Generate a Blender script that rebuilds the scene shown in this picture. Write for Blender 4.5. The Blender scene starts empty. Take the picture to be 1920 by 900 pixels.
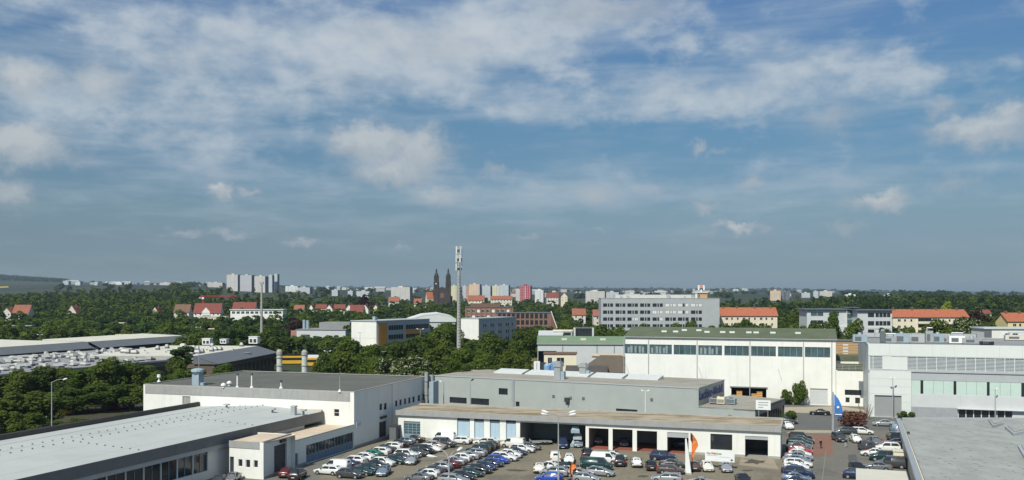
import bpy, bmesh, math, random
import numpy as np
from mathutils import Matrix, Vector

# ------------------------------------------------------------------ camera, sky, sun, exposure
SC = bpy.context.scene
COL = SC.collection
R = math.radians
F, CX, HY, CZ = 1700.0, 960.0, 553.0, 28.5      # focal length in photo pixels, principal column, horizon row, eye height

cam_d = bpy.data.cameras.new("camera")
cam = bpy.data.objects.new("camera", cam_d)
COL.objects.link(cam)
cam.location = (0, 0, CZ)
cam.rotation_euler = (R(90), 0, 0)
cam_d.sensor_width = 36.0
cam_d.lens = F / 1920.0 * 36.0
cam_d.shift_y = (HY - 450.0) / 1920.0
cam_d.clip_start = 0.5
cam_d.clip_end = 40000
SC.camera = cam

SUN_EL, SUN_AZ = 47.0, 28.0      # elevation; the light travels along (sin az, cos az)
SC.view_settings.view_transform = 'Standard'
SC.view_settings.look = 'None'
SC.view_settings.gamma = 1
SC.view_settings.exposure = 0.06
SC.cycles.use_denoising = True
SC.cycles.max_bounces = 5
SC.cycles.diffuse_bounces = 3
SC.cycles.glossy_bounces = 2
SC.cycles.transmission_bounces = 2
SC.cycles.transparent_max_bounces = 6
SC.cycles.volume_bounces = 0
SC.cycles.caustics_reflective = False
SC.cycles.caustics_refractive = False

sun_d = bpy.data.lights.new("sun", 'SUN')
sun_d.energy = 4.5
sun_d.angle = R(0.5)
sun_d.color = (1.0, 0.965, 0.85)
sun = bpy.data.objects.new("sun", sun_d)
COL.objects.link(sun)
ld = Vector((math.sin(R(SUN_AZ)) * math.cos(R(SUN_EL)), math.cos(R(SUN_AZ)) * math.cos(R(SUN_EL)), -math.sin(R(SUN_EL))))
sun.rotation_euler = ld.to_track_quat('-Z', 'Y').to_euler()
sun.location = (-60, -100, 200)


class NT:
    """small node tree helper"""
    def __init__(self, tree):
        self.t = tree
        tree.nodes.clear()

    def n(self, typ, **kw):
        nd = self.t.nodes.new(typ)
        for k, v in kw.items():
            if k == 'inp':
                for i, val in v.items():
                    if hasattr(val, 'is_output'):
                        self.t.links.new(val, nd.inputs[i])
                    else:
                        nd.inputs[i].default_value = val
            else:
                setattr(nd, k, v)
        return nd

    def math(self, op, a, b=None, c=None, clamp=False):
        nd = self.n('ShaderNodeMath', operation=op, use_clamp=clamp)
        for i, val in enumerate((a, b, c)):
            if val is None:
                continue
            if hasattr(val, 'is_output'):
                self.t.links.new(val, nd.inputs[i])
            else:
                nd.inputs[i].default_value = val
        return nd.outputs[0]

    def vm(self, op, a, b=None):
        nd = self.n('ShaderNodeVectorMath', operation=op)
        for i, val in enumerate((a, b)):
            if val is None:
                continue
            if hasattr(val, 'is_output'):
                self.t.links.new(val, nd.inputs[i])
            else:
                nd.inputs[i].default_value = val
        return nd.outputs['Value'] if op in ('LENGTH', 'DOT_PRODUCT') else nd.outputs[0]

    def noise(self, vec, scale, detail=3, rough=0.5, dist=0.0):
        nd = self.n('ShaderNodeTexNoise')
        if vec is not None:
            self.t.links.new(vec, nd.inputs['Vector'])
        nd.inputs['Scale'].default_value = scale
        nd.inputs['Detail'].default_value = detail
        nd.inputs['Roughness'].default_value = rough
        nd.inputs['Distortion'].default_value = dist
        return nd.outputs[0]

    def mr(self, v, a, b, c=0.0, d=1.0, smooth=True):
        nd = self.n('ShaderNodeMapRange', interpolation_type='SMOOTHSTEP' if smooth else 'LINEAR', clamp=True)
        self.t.links.new(v, nd.inputs['Value'])
        for k, val in (('From Min', a), ('From Max', b), ('To Min', c), ('To Max', d)):
            if hasattr(val, 'is_output'):
                self.t.links.new(val, nd.inputs[k])
            else:
                nd.inputs[k].default_value = val
        return nd.outputs[0]

    def mix(self, f, a, b, mode='MIX'):
        nd = self.n('ShaderNodeMix', data_type='RGBA', blend_type=mode)
        for i, val in ((0, f), (6, a), (7, b)):
            if hasattr(val, 'is_output'):
                self.t.links.new(val, nd.inputs[i])
            else:
                nd.inputs[i].default_value = val if i == 0 else (*val[:3], 1.0)
        return nd.outputs[2]

    def ramp(self, f, stops, interp='LINEAR'):
        nd = self.n('ShaderNodeValToRGB')
        self.t.links.new(f, nd.inputs[0])
        e = nd.color_ramp.elements
        nd.color_ramp.interpolation = interp
        while len(e) < len(stops):
            e.new(0.5)
        for el, (p, c) in zip(e, stops):
            el.position = p
            el.color = (*c[:3], 1) if not isinstance(c, (int, float)) else (c, c, c, 1)
        return nd.outputs[0]


# world: Nishita daylight graded by elevation, with two cloud layers that lie in the sky by direction
world = bpy.data.worlds.new("World")
SC.world = world
world.use_nodes = True
w = NT(world.node_tree)
sky = w.n('ShaderNodeTexSky', sky_type='NISHITA', sun_disc=False)
sky.sun_elevation = R(SUN_EL)
sky.sun_rotation = R(SUN_AZ + 180.0)
sky.altitude = 150
sky.air_density = 1.0
sky.dust_density = 1.0
sky.ozone_density = 1.5
tc = w.n('ShaderNodeTexCoord').outputs['Generated']
sep = w.n('ShaderNodeSeparateXYZ', inp={0: tc})
X_, Y_, Z_ = sep.outputs
az = w.math('ARCTAN2', X_, Y_)
el = w.math('ARCSINE', Z_)
elc = w.math('MAXIMUM', el, 0.0)
SKY_STOPS = [(0.0, (.53, .68, .92)), (.0045, (.51, .67, .93)), (.020, (.38, .49, .68)), (.039, (.40, .475, .60)),
             (.057, (.425, .52, .585)), (.087, (.415, .56, .645)), (.13, (.43, .64, .715)), (.198, (.52, .72, .90)), (1.0, (.62, .80, .97))]
tint = w.ramp(w.math('MULTIPLY', elc, 1.0 / 1.5708), SKY_STOPS)
base = w.mix(1.0, sky.outputs[0], tint, 'MULTIPLY')
ae = w.n('ShaderNodeCombineXYZ', inp={0: az, 1: el}).outputs[0]


def ang(px, py):
    tx, ty = (px - CX) / F, (HY - py) / F
    return math.atan(tx), math.atan(ty / math.sqrt(1 + tx * tx))


def blob(vec, px, py, sx, sy, amp, edge0=1.0, edge1=0.0):
    a, e = ang(px, py)
    d = w.vm('SUBTRACT', vec, (a, e, 0))
    d = w.vm('MULTIPLY', d, (F / sx, F / sy, 0))
    return w.mr(w.vm('LENGTH', d), edge1, edge0, amp, 0.0)


def accum(items):
    s = items[0]
    for i in items[1:]:
        s = w.math('ADD', s, i)
    return s


# high layer: a sheet of altocumulus in perspective
zz = w.math('ADD', w.math('MAXIMUM', Z_, 0.0), 0.10)
pl = w.n('ShaderNodeCombineXYZ', inp={0: w.math('DIVIDE', X_, zz), 1: w.math('DIVIDE', Y_, zz)}).outputs[0]
plr = w.vm('MULTIPLY', pl, (1.0, 0.75, 1.0))
n1 = w.noise(plr, 1.9, 5, 0.55, 0.25)
n2 = w.noise(w.vm('MULTIPLY', ae, (1.0, 1.75, 1.0)), 13.5, 8, 0.56, 0.12)
n4 = w.noise(w.vm('ADD', w.vm('MULTIPLY', ae, (1.0, 1.6, 1.0)), (4.2, 1.1, 0)), 30.0, 5, 0.6, 0.3)
n3 = w.noise(w.vm('MULTIPLY', ae, (3.0, 22.0, 1.0)), 2.2, 5, 0.6, 0.3)
cov = accum([
    blob(ae, 780, 60, 640, 170, 0.30), blob(ae, 150, 80, 520, 230, 0.29), blob(ae, 1120, 20, 380, 110, 0.26),
    blob(ae, 600, 140, 480, 150, 0.30), blob(ae, 350, 250, 600, 100, 0.28), blob(ae, 900, 90, 380, 130, 0.24),
    blob(ae, 1250, 185, 620, 70, 0.36), blob(ae, 1050, 215, 300, 45, 0.14), blob(ae, 1600, 165, 460, 90, 0.18),
    blob(ae, 1380, 90, 340, 100, 0.24), blob(ae, 80, 150, 260, 70, 0.14), blob(ae, 1020, 365, 300, 40, 0.22),
    blob(ae, 1560, 330, 520, 90, 0.20), blob(ae, 1250, 372, 360, 40, 0.12), blob(ae, 350, 330, 280, 40, 0.08),
    blob(ae, 900, 350, 700, 90, 0.16), blob(ae, 300, 380, 600, 90, 0.12), blob(ae, 960, 390, 1300, 120, 0.10), blob(ae, 1720, 90, 420, 130, 0.14),
])
high_far = w.mr(el, 0.30, 0.55, 0.0, 0.22)
cov = w.math('ADD', cov, high_far)
veil_n = w.math('ADD', w.math('MULTIPLY', n1, 0.45), w.math('MULTIPLY', n3, 0.55))
dens = w.math('ADD', veil_n, w.math('MULTIPLY', w.math('SUBTRACT', cov, 0.55), 0.5))
m1 = w.math('MULTIPLY', w.mr(dens, 0.20, 0.60, 0.0, 0.62), w.mr(el, 0.015, 0.10, 0.5, 1.0))
lump_d = w.math('ADD', w.math('ADD', w.math('MULTIPLY', n2, 0.8), w.math('MULTIPLY', n4, 0.2)), w.math('MULTIPLY', w.math('SUBTRACT', cov, 0.30), 0.50))
mL = w.math('MULTIPLY', w.mr(lump_d, 0.41, 0.63), w.mr(el, 0.075, 0.17, 0.10, 0.76))
c1 = (4.3, 5.0, 5.7)
cL = w.mix(w.mr(lump_d, 0.50, 0.80), (4.0, 4.8, 5.6), (5.9, 6.3, 6.6))

# low layer: separate cumulus puffs
wob = w.noise(w.vm('MULTIPLY', ae, (1, 1.3, 1)), 34.0, 6, 0.62)
wob2 = w.noise(w.vm('ADD', ae, (3.1, 1.7, 0)), 34.0, 6, 0.62)
off = w.n('ShaderNodeCombineXYZ', inp={0: w.math('MULTIPLY', w.math('SUBTRACT', wob, 0.5), 0.060),
                                       1: w.math('MULTIPLY', w.math('SUBTRACT', wob2, 0.5), 0.045)}).outputs[0]
aw = w.vm('ADD', ae, off)
PUFFS = [(700, 270, 95, 45, 1.0), (790, 290, 80, 60, .85), (740, 325, 110, 36, .75), (800, 252, 40, 32, .55), (820, 365, 75, 22, .6),
         (930, 325, 34, 17, .55), (30, 275, 90, 42, .95), (120, 290, 60, 26, .55), (15, 358, 46, 34, .8), (20, 385, 60, 26, .4),
         (410, 361, 28, 17, .9), (464, 360, 26, 13, .65), (345, 438, 36, 11, .6), (432, 440, 48, 12, .6), (565, 458, 40, 10, .7),
         (756, 457, 17, 8, .6), (40, 147, 64, 34, .75), (185, 155, 80, 36, .55), (1120, 360, 55, 22, .6), (1225, 362, 50, 20, .4),
         (1320, 382, 28, 14, .65), (1415, 349, 38, 22, .65), (1345, 425, 32, 12, .65), (1395, 427, 38, 13, 1.0), (1310, 278, 26, 15, .65),
         (1355, 285, 26, 12, .45), (1560, 220, 75, 36, .5), (1765, 205, 38, 22, .6), (1840, 245, 105, 34, .85), (1900, 215, 60, 30, .8),
         (1785, 250, 50, 24, .6), (1650, 378, 70, 22, .85), (1790, 345, 50, 22, .5), (1580, 428, 45, 12, .5), (1130, 432, 26, 8, .5),
         (995, 447, 24, 8, .5), (820, 90, 130, 44, .45), (720, 60, 110, 44, .4), (1150, 15, 190, 40, .6), (330, 110, 90, 30, .35), (640, 150, 90, 40, .3)]
cum = None
lit = None
for k, (px, py, sx, sy, amp) in enumerate(PUFFS):
    b = blob(aw, px, py, sx * 1.5, sy * 1.5, amp)
    cum = b if cum is None else w.math('MAXIMUM', cum, b)
    if sx >= 60 and sy >= 22 or amp >= .9:
        bl = blob(aw, px - sx * .1, py - sy * .4, sx * 1.2, sy * 1.05, amp)
        lit = bl if lit is None else w.math('MAXIMUM', lit, bl)
m2 = w.mr(cum, 0.06, 0.80, 0.0, 0.82)
c2 = w.mix(w.mr(w.math('MAXIMUM', lit, w.math('MULTIPLY', cum, 0.6)), 0.15, 0.85), (3.6, 4.1, 4.6), (5.6, 5.8, 5.8))
skyc = w.mix(m1, base, c1)
skyc = w.mix(mL, skyc, cL)
# clouds thin out into the lowest haze
skyc = w.mix(w.math('MULTIPLY', m2, w.mr(el, 0.01, 0.07, 0.35, 0.88)), skyc, c2)
SKY_STRENGTH = 0.1
bg = w.n('ShaderNodeBackground', inp={0: skyc, 1: SKY_STRENGTH})
out = w.n('ShaderNodeOutputWorld', inp={0: bg.outputs[0]})

# ------------------------------------------------------------------ helpers
ROOTM = {}                # world matrix of every top-level root, so parts can be given in world coordinates


def gp(px, py):           # the ground point seen at this photo pixel
    d = F * CZ / (py - HY)
    return ((px - CX) / F * d, d)


def zp(px, py, z):        # the point at height z seen at this photo pixel
    d = F * (CZ - z) / (py - HY)
    return ((px - CX) / F * d, d)


class Frame:
    """a local frame on the ground: x along a facade, y into the building, z up"""
    def __init__(self, o, ang, z=0.0):
        self.o, self.a, self.z = (o[0], o[1]), ang, z
        self.c, self.s = math.cos(ang), math.sin(ang)

    def pt(self, x, y=0.0):
        return (self.o[0] + self.c * x - self.s * y, self.o[1] + self.s * x + self.c * y)

    def w(self, p):
        q = self.pt(p[0], p[1])
        return (q[0], q[1], p[2] + self.z)

    def x_at(self, px, y=0.0):            # local x on the line y = const seen in photo column px
        k = (px - CX) / F
        ox, oy = self.pt(0, y)
        return (k * oy - ox) / (self.c - k * self.s)

    def z_at(self, x, py, y=0.0):
        return CZ - (py - HY) * self.pt(x, y)[1] / F - self.z

    def rect(self, px0, py0, px1, py1, y=0.0):
        x0, x1 = self.x_at(px0, y), self.x_at(px1, y)
        xm = (x0 + x1) / 2
        return (x0, x1, self.z_at(xm, py1, y), self.z_at(xm, py0, y))

    def sub(self, x, y, ang, z=0.0):
        return Frame(self.pt(x, y), self.a + ang, self.z + z)


ID = Frame((0, 0), 0.0)


class MB:
    """collects faces (given in a frame) and links them as ONE mesh object"""
    def __init__(self, fr=ID):
        self.fr, self.v, self.f, self.m = fr, [], [], []

    def poly(self, pts, mi=0):
        i = len(self.v)
        self.v += [self.fr.w(p) for p in pts]
        self.f.append(tuple(range(i, i + len(pts))))
        self.m.append(mi)

    def box(self, x0, x1, y0, y1, z0, z1, mi=0, top=None, bottom=True):
        i = len(self.v)
        self.v += [self.fr.w(p) for p in ((x0, y0, z0), (x1, y0, z0), (x1, y1, z0), (x0, y1, z0), (x0, y0, z1), (x1, y0, z1), (x1, y1, z1), (x0, y1, z1))]
        fs = [(0, 1, 5, 4), (1, 2, 6, 5), (2, 3, 7, 6), (3, 0, 4, 7), (4, 5, 6, 7)] + ([(3, 2, 1, 0)] if bottom else [])
        for k, q in enumerate(fs):
            self.f.append(tuple(i + a for a in q))
            self.m.append(top if (top is not None and k == 4) else mi)

    def prism(self, fp, z0, z1, mi=0, top=None, bottom=False):
        n = len(fp)
        i = len(self.v)
        z1s = z1 if isinstance(z1, (list, tuple)) else [z1] * n
        self.v += [self.fr.w((p[0], p[1], z0)) for p in fp] + [self.fr.w((p[0], p[1], z)) for p, z in zip(fp, z1s)]
        for k in range(n):
            self.f.append((i + k, i + (k + 1) % n, i + n + (k + 1) % n, i + n + k))
            self.m.append(mi)
        self.f.append(tuple(i + n + k for k in range(n)))
        self.m.append(mi if top is None else top)
        if bottom:
            self.f.append(tuple(i + k for k in reversed(range(n))))
            self.m.append(mi)

    def cyl(self, p, q, r0, r1=None, n=10, mi=0, caps=True):
        r1 = r0 if r1 is None else r1
        p, q = Vector(p), Vector(q)
        d = (q - p).normalized()
        a = Vector((1, 0, 0)) if abs(d.x) < .8 else Vector((0, 1, 0))
        s = d.cross(a).normalized()
        t = d.cross(s)
        i = len(self.v)
        for c, r in ((p, r0), (q, r1)):
            for k in range(n):
                th = 2 * math.pi * k / n
                self.v.append(self.fr.w(tuple(c + s * (r * math.cos(th)) + t * (r * math.sin(th)))))
        for k in range(n):
            self.f.append((i + k, i + (k + 1) % n, i + n + (k + 1) % n, i + n + k))
            self.m.append(mi)
        if caps:
            self.f.append(tuple(i + n + k for k in range(n)))
            self.f.append(tuple(i + k for k in reversed(range(n))))
            self.m += [mi, mi]

    def path(self, pts, r, n=6, mi=0):
        for a, b in zip(pts, pts[1:]):
            self.cyl(a, b, r, r, n, mi)

    def mesh(self, name, mats, inv=None, smooth=False):
        me = bpy.data.meshes.new(name)
        v = self.v if inv is None else [tuple(inv @ Vector(p)) for p in self.v]
        me.from_pydata(v, [], self.f)
        for m in (mats if isinstance(mats, (list, tuple)) else [mats]):
            me.materials.append(m)
        if isinstance(mats, (list, tuple)) and len(mats) > 1:
            me.polygons.foreach_set('material_index', self.m)
        if smooth:
            me.polygons.foreach_set('use_smooth', [True] * len(self.f))
        bm = bmesh.new()
        bm.from_mesh(me)
        bmesh.ops.recalc_face_normals(bm, faces=bm.faces)
        bm.to_mesh(me)
        bm.free()
        me.update()
        return me

    def build(self, name, mats, parent=None, smooth=False, label=None):
        """parent: a root Empty or a part of one; the geometry stays where it was given in the world"""
        root = parent
        while root is not None and root.parent is not None:
            root = root.parent
        inv = ROOTM[root.name].inverted() if root is not None else None
        o = bpy.data.objects.new(name, self.mesh(name, mats, inv, smooth))
        COL.objects.link(o)
        if parent is not None:
            o.parent = parent
        else:
            ROOTM[o.name] = Matrix.Identity(4)
        if label:
            o['label'] = label
        return o


def tag(o, label, cat, group=None, kind=None):
    o['label'] = label
    o['category'] = cat
    if group:
        o['group'] = group
    if kind:
        o['kind'] = kind
    return o


def thing(name, label, cat, fr, group=None):
    o = bpy.data.objects.new(name, None)
    COL.objects.link(o)
    o.empty_display_size = 0.5
    o.location = (fr.o[0], fr.o[1], fr.z)
    o.rotation_euler = (0, 0, fr.a)
    ROOTM[o.name] = Matrix.Translation((fr.o[0], fr.o[1], fr.z)) @ Matrix.Rotation(fr.a, 4, 'Z')
    return tag(o, label, cat, group)


def structure(o):
    o['kind'] = 'structure'
    return o


def copy_tree(o, parent=None, name=None):
    c = o.copy()
    COL.objects.link(c)
    if parent is not None:
        c.parent = parent
    for ch in list(o.children):
        copy_tree(ch, c)
    return c


# ------------------------------------------------------------------ materials
MAT = {}


def mat(name, col, rough=0.8, var=0.12, scale=0.6, col2=None, f2=(0.5, 0.7), scale2=0.15, bump=0.0, bscale=8.0, metal=0.0, spec=0.3,
        streak=0.0, wave=None, coat=0.0, stretch=None, detail=5):
    """base colour with brightness variation, an optional second colour in patches, optional vertical streaks and corrugation"""
    m = bpy.data.materials.new(name)
    m.use_nodes = True
    t = NT(m.node_tree)
    pos = t.n('ShaderNodeNewGeometry').outputs['Position']
    if stretch:
        pos = t.vm('MULTIPLY', pos, stretch)
    nz = t.noise(pos, scale, detail, 0.6)
    k = t.mr(nz, 0.3, 0.7, 1.0 - var, 1.0 + var, False)
    c = (*col, 1)
    if col2 is not None:
        c = t.mix(t.mr(t.noise(pos, scale2, 5, 0.6, 0.4), f2[0], f2[1]), col, col2)
    kk = t.n('ShaderNodeCombineColor', inp={0: k, 1: k, 2: k}).outputs[0]
    c = t.mix(1.0, c if hasattr(c, 'is_output') else col, kk, 'MULTIPLY')
    if streak:
        st = t.noise(t.vm('MULTIPLY', pos, (1.1, 1.1, 0.07)), 1.0, 4, 0.6)
        c = t.mix(t.mr(st, 0.5, 0.75, 0.0, streak), c, tuple(x * 0.55 for x in col))
    b = t.n('ShaderNodeBsdfPrincipled')
    t.t.links.new(c, b.inputs['Base Color'])
    b.inputs['Roughness'].default_value = rough
    b.inputs['Metallic'].default_value = metal
    b.inputs['Specular IOR Level'].default_value = spec
    b.inputs['Coat Weight'].default_value = coat
    h = None
    if wave:
        wv = t.n('ShaderNodeTexWave', wave_type='BANDS', bands_direction='X', wave_profile='SIN')
        rot = t.n('ShaderNodeVectorRotate', rotation_type='Z_AXIS')
        t.t.links.new(t.n('ShaderNodeNewGeometry').outputs['Position'], rot.inputs['Vector'])
        rot.inputs['Angle'].default_value = wave[0]
        t.t.links.new(rot.outputs[0], wv.inputs['Vector'])
        wv.inputs['Scale'].default_value = wave[1]
        h = wv.outputs['Fac']
    if bump:
        h2 = t.noise(pos, bscale, 4, 0.6)
        h = h2 if h is None else t.math('ADD', t.math('MULTIPLY', h, 1.0), t.math('MULTIPLY', h2, 0.3))
    if h is not None:
        bp = t.n('ShaderNodeBump', inp={0: max(bump, 0.3), 1: 0.05})
        t.t.links.new(h, bp.inputs['Height'])
        t.t.links.new(bp.outputs[0], b.inputs['Normal'])
    t.n('ShaderNodeOutputMaterial', inp={0: b.outputs[0]})
    MAT[name] = m
    return m


def foliage_mat(name, ca, cb, trans=0.25, blossom=None):
    m = bpy.data.materials.new(name)
    m.use_nodes = True
    t = NT(m.node_tree)
    pos = t.n('ShaderNodeNewGeometry').outputs['Position']
    rnd = t.n('ShaderNodeObjectInfo').outputs['Random']
    nz = t.noise(pos, 0.45, 3, 0.6)
    f = t.math('ADD', t.math('MULTIPLY', t.mr(nz, 0.3, 0.7), 0.5), t.math('MULTIPLY', rnd, 0.75), clamp=True)
    c = t.mix(f, ca, cb)
    if blossom:
        bl = t.noise(pos, 1.1, 3, 0.6)
        c = t.mix(t.mr(bl, 0.52, 0.62), c, blossom)
    d = t.n('ShaderNodeBsdfDiffuse')
    t.t.links.new(c, d.inputs[0])
    tr = t.n('ShaderNodeBsdfTranslucent')
    t.t.links.new(t.mix(1.0, c, (1.25, 1.3, 0.6), 'MULTIPLY'), tr.inputs[0])
    ms = t.n('ShaderNodeMixShader', inp={0: trans, 1: d.outputs[0], 2: tr.outputs[0]})
    t.n('ShaderNodeOutputMaterial', inp={0: ms.outputs[0]})
    MAT[name] = m
    return m


A0 = R(-17.8)      # heading of the site grid
WHITE = mat('white_render', (.755, .755, .705), .85, .05, .25, streak=.17, bump=.08)
WHITE2 = mat('white_panel', (.64, .67, .64), .6, .03, .3, streak=.06)
CREAM = mat('cream_render', (.72, .66, .50), .85, .06, .4, streak=.1)
YELLOWW = mat('yellow_render', (.72, .60, .28), .85, .06, .4)
PINKW = mat('pale_render', (.62, .58, .50), .85, .08, .4)
FASCIA = mat('grey_fascia_sheet', (.34, .34, .33), .6, .08, .8, wave=(-A0, 8.0))
FASCIA_D = mat('dark_fascia_sheet', (.17, .175, .175), .6, .08, .6)  # dark tone includes the shade on the workshop's eave side
CONC = mat('concrete', (.36, .35, .32), .9, .12, .7, bump=.1)
GREYM = mat('grey_metal_cladding', (.365, .395, .375), .55, .05, .3, wave=(R(28), 5.0), streak=.1)
GREYD = mat('dark_grey_cladding', (.13, .14, .15), .5, .08, .5)
GREYP = mat('grey_panel', (.40, .42, .43), .5, .05, .4)
GREYL = mat('light_grey_panel', (.54, .56, .56), .5, .04, .4)
GLASSG = mat('pale_green_glass', (.50, .62, .56), .25, .04, .5, spec=.5)
GLASS = mat('dark_glass', (.022, .027, .032), .12, .25, .5, spec=.6)
GLASSB = mat('blue_glass', (.06, .10, .11), .15, .35, .35, spec=.6)
BLIND = mat('white_blind', (.75, .75, .72), .7, .05, .6)
FRAMEB = mat('blue_grey_frame', (.22, .30, .36), .5, .08, .8)
FRAMEW = mat('white_frame', (.7, .7, .68), .5, .05, .8)
FRAMED = mat('dark_frame', (.05, .055, .06), .5, .1, .8)
DOORB = mat('pale_blue_door', (.40, .52, .60), .5, .05, .5)
DOORG = mat('grey_roller_door', (.30, .31, .31), .5, .06, .6)
DOORD = mat('dark_door', (.045, .05, .055), .5, .12, .8)
DOORN = mat('blue_door', (.12, .19, .29), .5, .08, .8)
FELT = mat('grey_roof_felt', (.115, .12, .105), .95, .14, .12, col2=(.145, .14, .115), scale2=.07, bump=.1)
GRAVEL = mat('tan_roof_gravel', (.40, .34, .245), .95, .22, 1.2, col2=(.21, .165, .105), f2=(.44, .62), scale2=.5, bump=.2, stretch=(.28, 1.3, 1), detail=8)
TANR = mat('beige_roof_sheet', (.56, .45, .33), .9, .08, .5, col2=(.62, .54, .42), scale2=.3)
ROOFW = mat('pale_roof_membrane', (.435, .46, .44), .8, .05, .14, col2=(.40, .42, .40), scale2=.06, bump=.05)
ROOFCR = mat('cream_roof_sheet', (.58, .565, .48), .8, .06, .2)
ROOFGR = mat('grey_flat_roof', (.25, .255, .26), .9, .10, .12, col2=(.31, .31, .30), scale2=.05)
ROOFG = mat('dark_green_roof', (.105, .125, .075), .85, .12, .3, col2=(.14, .15, .105), scale2=.1, bump=.1)
ROOFG2 = mat('bright_green_roof', (.17, .24, .15), .8, .08, .3, col2=(.18, .27, .16), scale2=.1)
ROOFF = mat('weathered_felt_roof', (.31, .325, .305), .95, .14, .45, col2=(.19, .195, .19), f2=(.58, .68), scale2=1.7, bump=.25, stretch=(.8, .45, 1), detail=6)
TILEO = mat('orange_roof_tile', (.36, .12, .065), .85, .14, .8, bump=.2)
TILEH = mat('weathered_orange_tile', (.27, .105, .068), .85, .16, .8, bump=.2)
TILER = mat('red_roof_tile', (.20, .062, .05), .85, .14, .8, bump=.2)
TILEB = mat('brown_roof_tile', (.17, .10, .07), .85, .14, .8, bump=.2)
ROOFD = mat('dark_roof', (.075, .07, .065), .9, .12, .5)
BRICK = mat('red_brown_brick', (.25, .145, .105), .9, .12, .8)
SANDST = mat('blackened_sandstone', (.055, .045, .042), .95, .18, .3)
TIMBER = mat('timber_cladding', (.50, .33, .18), .8, .12, .8, stretch=(1, 1, 6))
WOODO = mat('orange_wood', (.55, .30, .10), .8, .12, 1.2)
METAL = mat('galvanised_metal', (.42, .44, .45), .45, .08, 1.0, metal=.4)
METALB = mat('blue_grey_metal', (.30, .38, .42), .5, .08, 1.0)
POLEG = mat('pole_grey', (.34, .36, .36), .6, .08, 1.0)
POLEW = mat('lamp_white', (.72, .73, .70), .5, .05, 1.0)
BLACKM = mat('black_metal', (.02, .02, .022), .5, .1, 1.0)
REDP = mat('red_paint', (.42, .03, .03), .5, .1, 1.0)
REDFAC = mat('red_facade', (.36, .05, .06), .7, .08, .4)
ORANGEP = mat('orange_panel', (.52, .25, .05), .6, .08, .5)
ORANGEF = mat('orange_fabric', (.70, .20, .05), .8, .10, 1.5)
BLUEF = mat('blue_fabric', (.05, .18, .50), .8, .10, 1.5)
BLUEL = mat('blue_letter', (.02, .04, .22), .5, .1, 1.0)
YELLOWP = mat('yellow_paint', (.65, .38, .03), .5, .08, 1.0)
REDL = mat('red_letter', (.55, .05, .03), .6, .05, 1.0)
GREYLET = mat('grey_letter', (.25, .27, .27), .6, .05, 1.0)
BARK = mat('bark', (.09, .07, .05), .95, .2, 2.0)
WHITEP = mat('white_paint', (.78, .78, .76), .5, .03, 1.0)
SIGNW = mat('white_sign_face', (.74, .76, .74), .4, .02, .5)
FOL = foliage_mat('leaf_green', (.062, .096, .026), (.122, .164, .038), .42)
FOLL = foliage_mat('leaf_bright_green', (.078, .122, .028), (.125, .175, .040), .42)
FOLD = foliage_mat('leaf_dark_green', (.036, .066, .026), (.064, .108, .036), .38)
FOLR = foliage_mat('leaf_dark_red', (.035, .02, .02), (.05, .028, .024), .15)
FOLRED = foliage_mat('leaf_red', (.10, .05, .04), (.19, .085, .06), .2)
FOLY = foliage_mat('leaf_yellow_green', (.20, .24, .03), (.28, .32, .05), .25)
FOLB = foliage_mat('leaf_blossom', (.045, .08, .02), (.07, .11, .03), .2, (.40, .38, .27))

# ------------------------------------------------------------------ ground: one sheet, flat on the site, rising to wooded slopes and far hills
T_PX = [-3000, -600, 0, 120, 250, 450, 600, 850, 1100, 1350, 1450, 1600, 1920, 2500, 4900]
T_D = [450, 900, 1600, 3000, 5000, 9000, 12000, 14000]
T_H = [
    [0] * 15,
    [8, 8, 9, 9, 10, 11, 8, 5, 5, 5, 7, 10, 12, 12, 12],
    [24, 24, 24, 28, 33, 33, 23, 14, 13, 14, 16, 18, 19, 19, 19],
    [45, 45, 46, 58, 62, 52, 42, 36, 30, 29, 30, 30, 26, 26, 26],
    [125, 125, 127, 104, 84, 76, 62, 52, 44, 47, 46, 40, 29, 29, 29],
    [150, 150, 150, 140, 120, 112, 107, 106, 99, 92, 94, 72, 40, 40, 40],
    [140, 140, 140, 130, 120, 120, 115, 112, 105, 95, 95, 70, 40, 40, 40],
    [80] * 15,
]
_TH = np.array(T_H, float)


def ground_h(x, y):
    if y <= 450:
        return 0.0
    px = CX + F * x / y
    col = np.array([np.interp(px, T_PX, _TH[i]) for i in range(len(T_D))])
    h = float(np.interp(y, T_D, col))
    if y > 600:
        h += min(1.0, (y - 600) / 2500.0) * 3.0 * math.sin(x * .0031 + 1.3) * math.sin(y * .0017 + x * .0009)
    return h


ys = [-400, -150, 0, 100, 200, 300, 400, 450, 520, 600, 700, 800, 900, 1050, 1200, 1400, 1600, 1900, 2300, 2700, 3100, 3600, 4200, 5000, 5800, 6800,
      7800, 9000, 10000, 11000, 12000, 13000, 14000]
pxs = [-3000, -2000, -1200] + list(range(-700, 2700, 40)) + [2900, 3600, 4900]
gv, gf = [], []
for yy in ys:
    for p in pxs:
        xx = (p - CX) / F * max(yy, 450)
        gv.append((xx, yy, ground_h(xx, yy)))
nc = len(pxs)
for i in range(len(ys) - 1):
    for j in range(nc - 1):
        a = i * nc + j
        gf.append((a, a + 1, a + nc + 1, a + nc))
GROUNDM = mat('ground_cover', (.032, .046, .020), .95, .25, .05, col2=(.055, .058, .030), f2=(.45, .6), scale2=.012)
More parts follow.
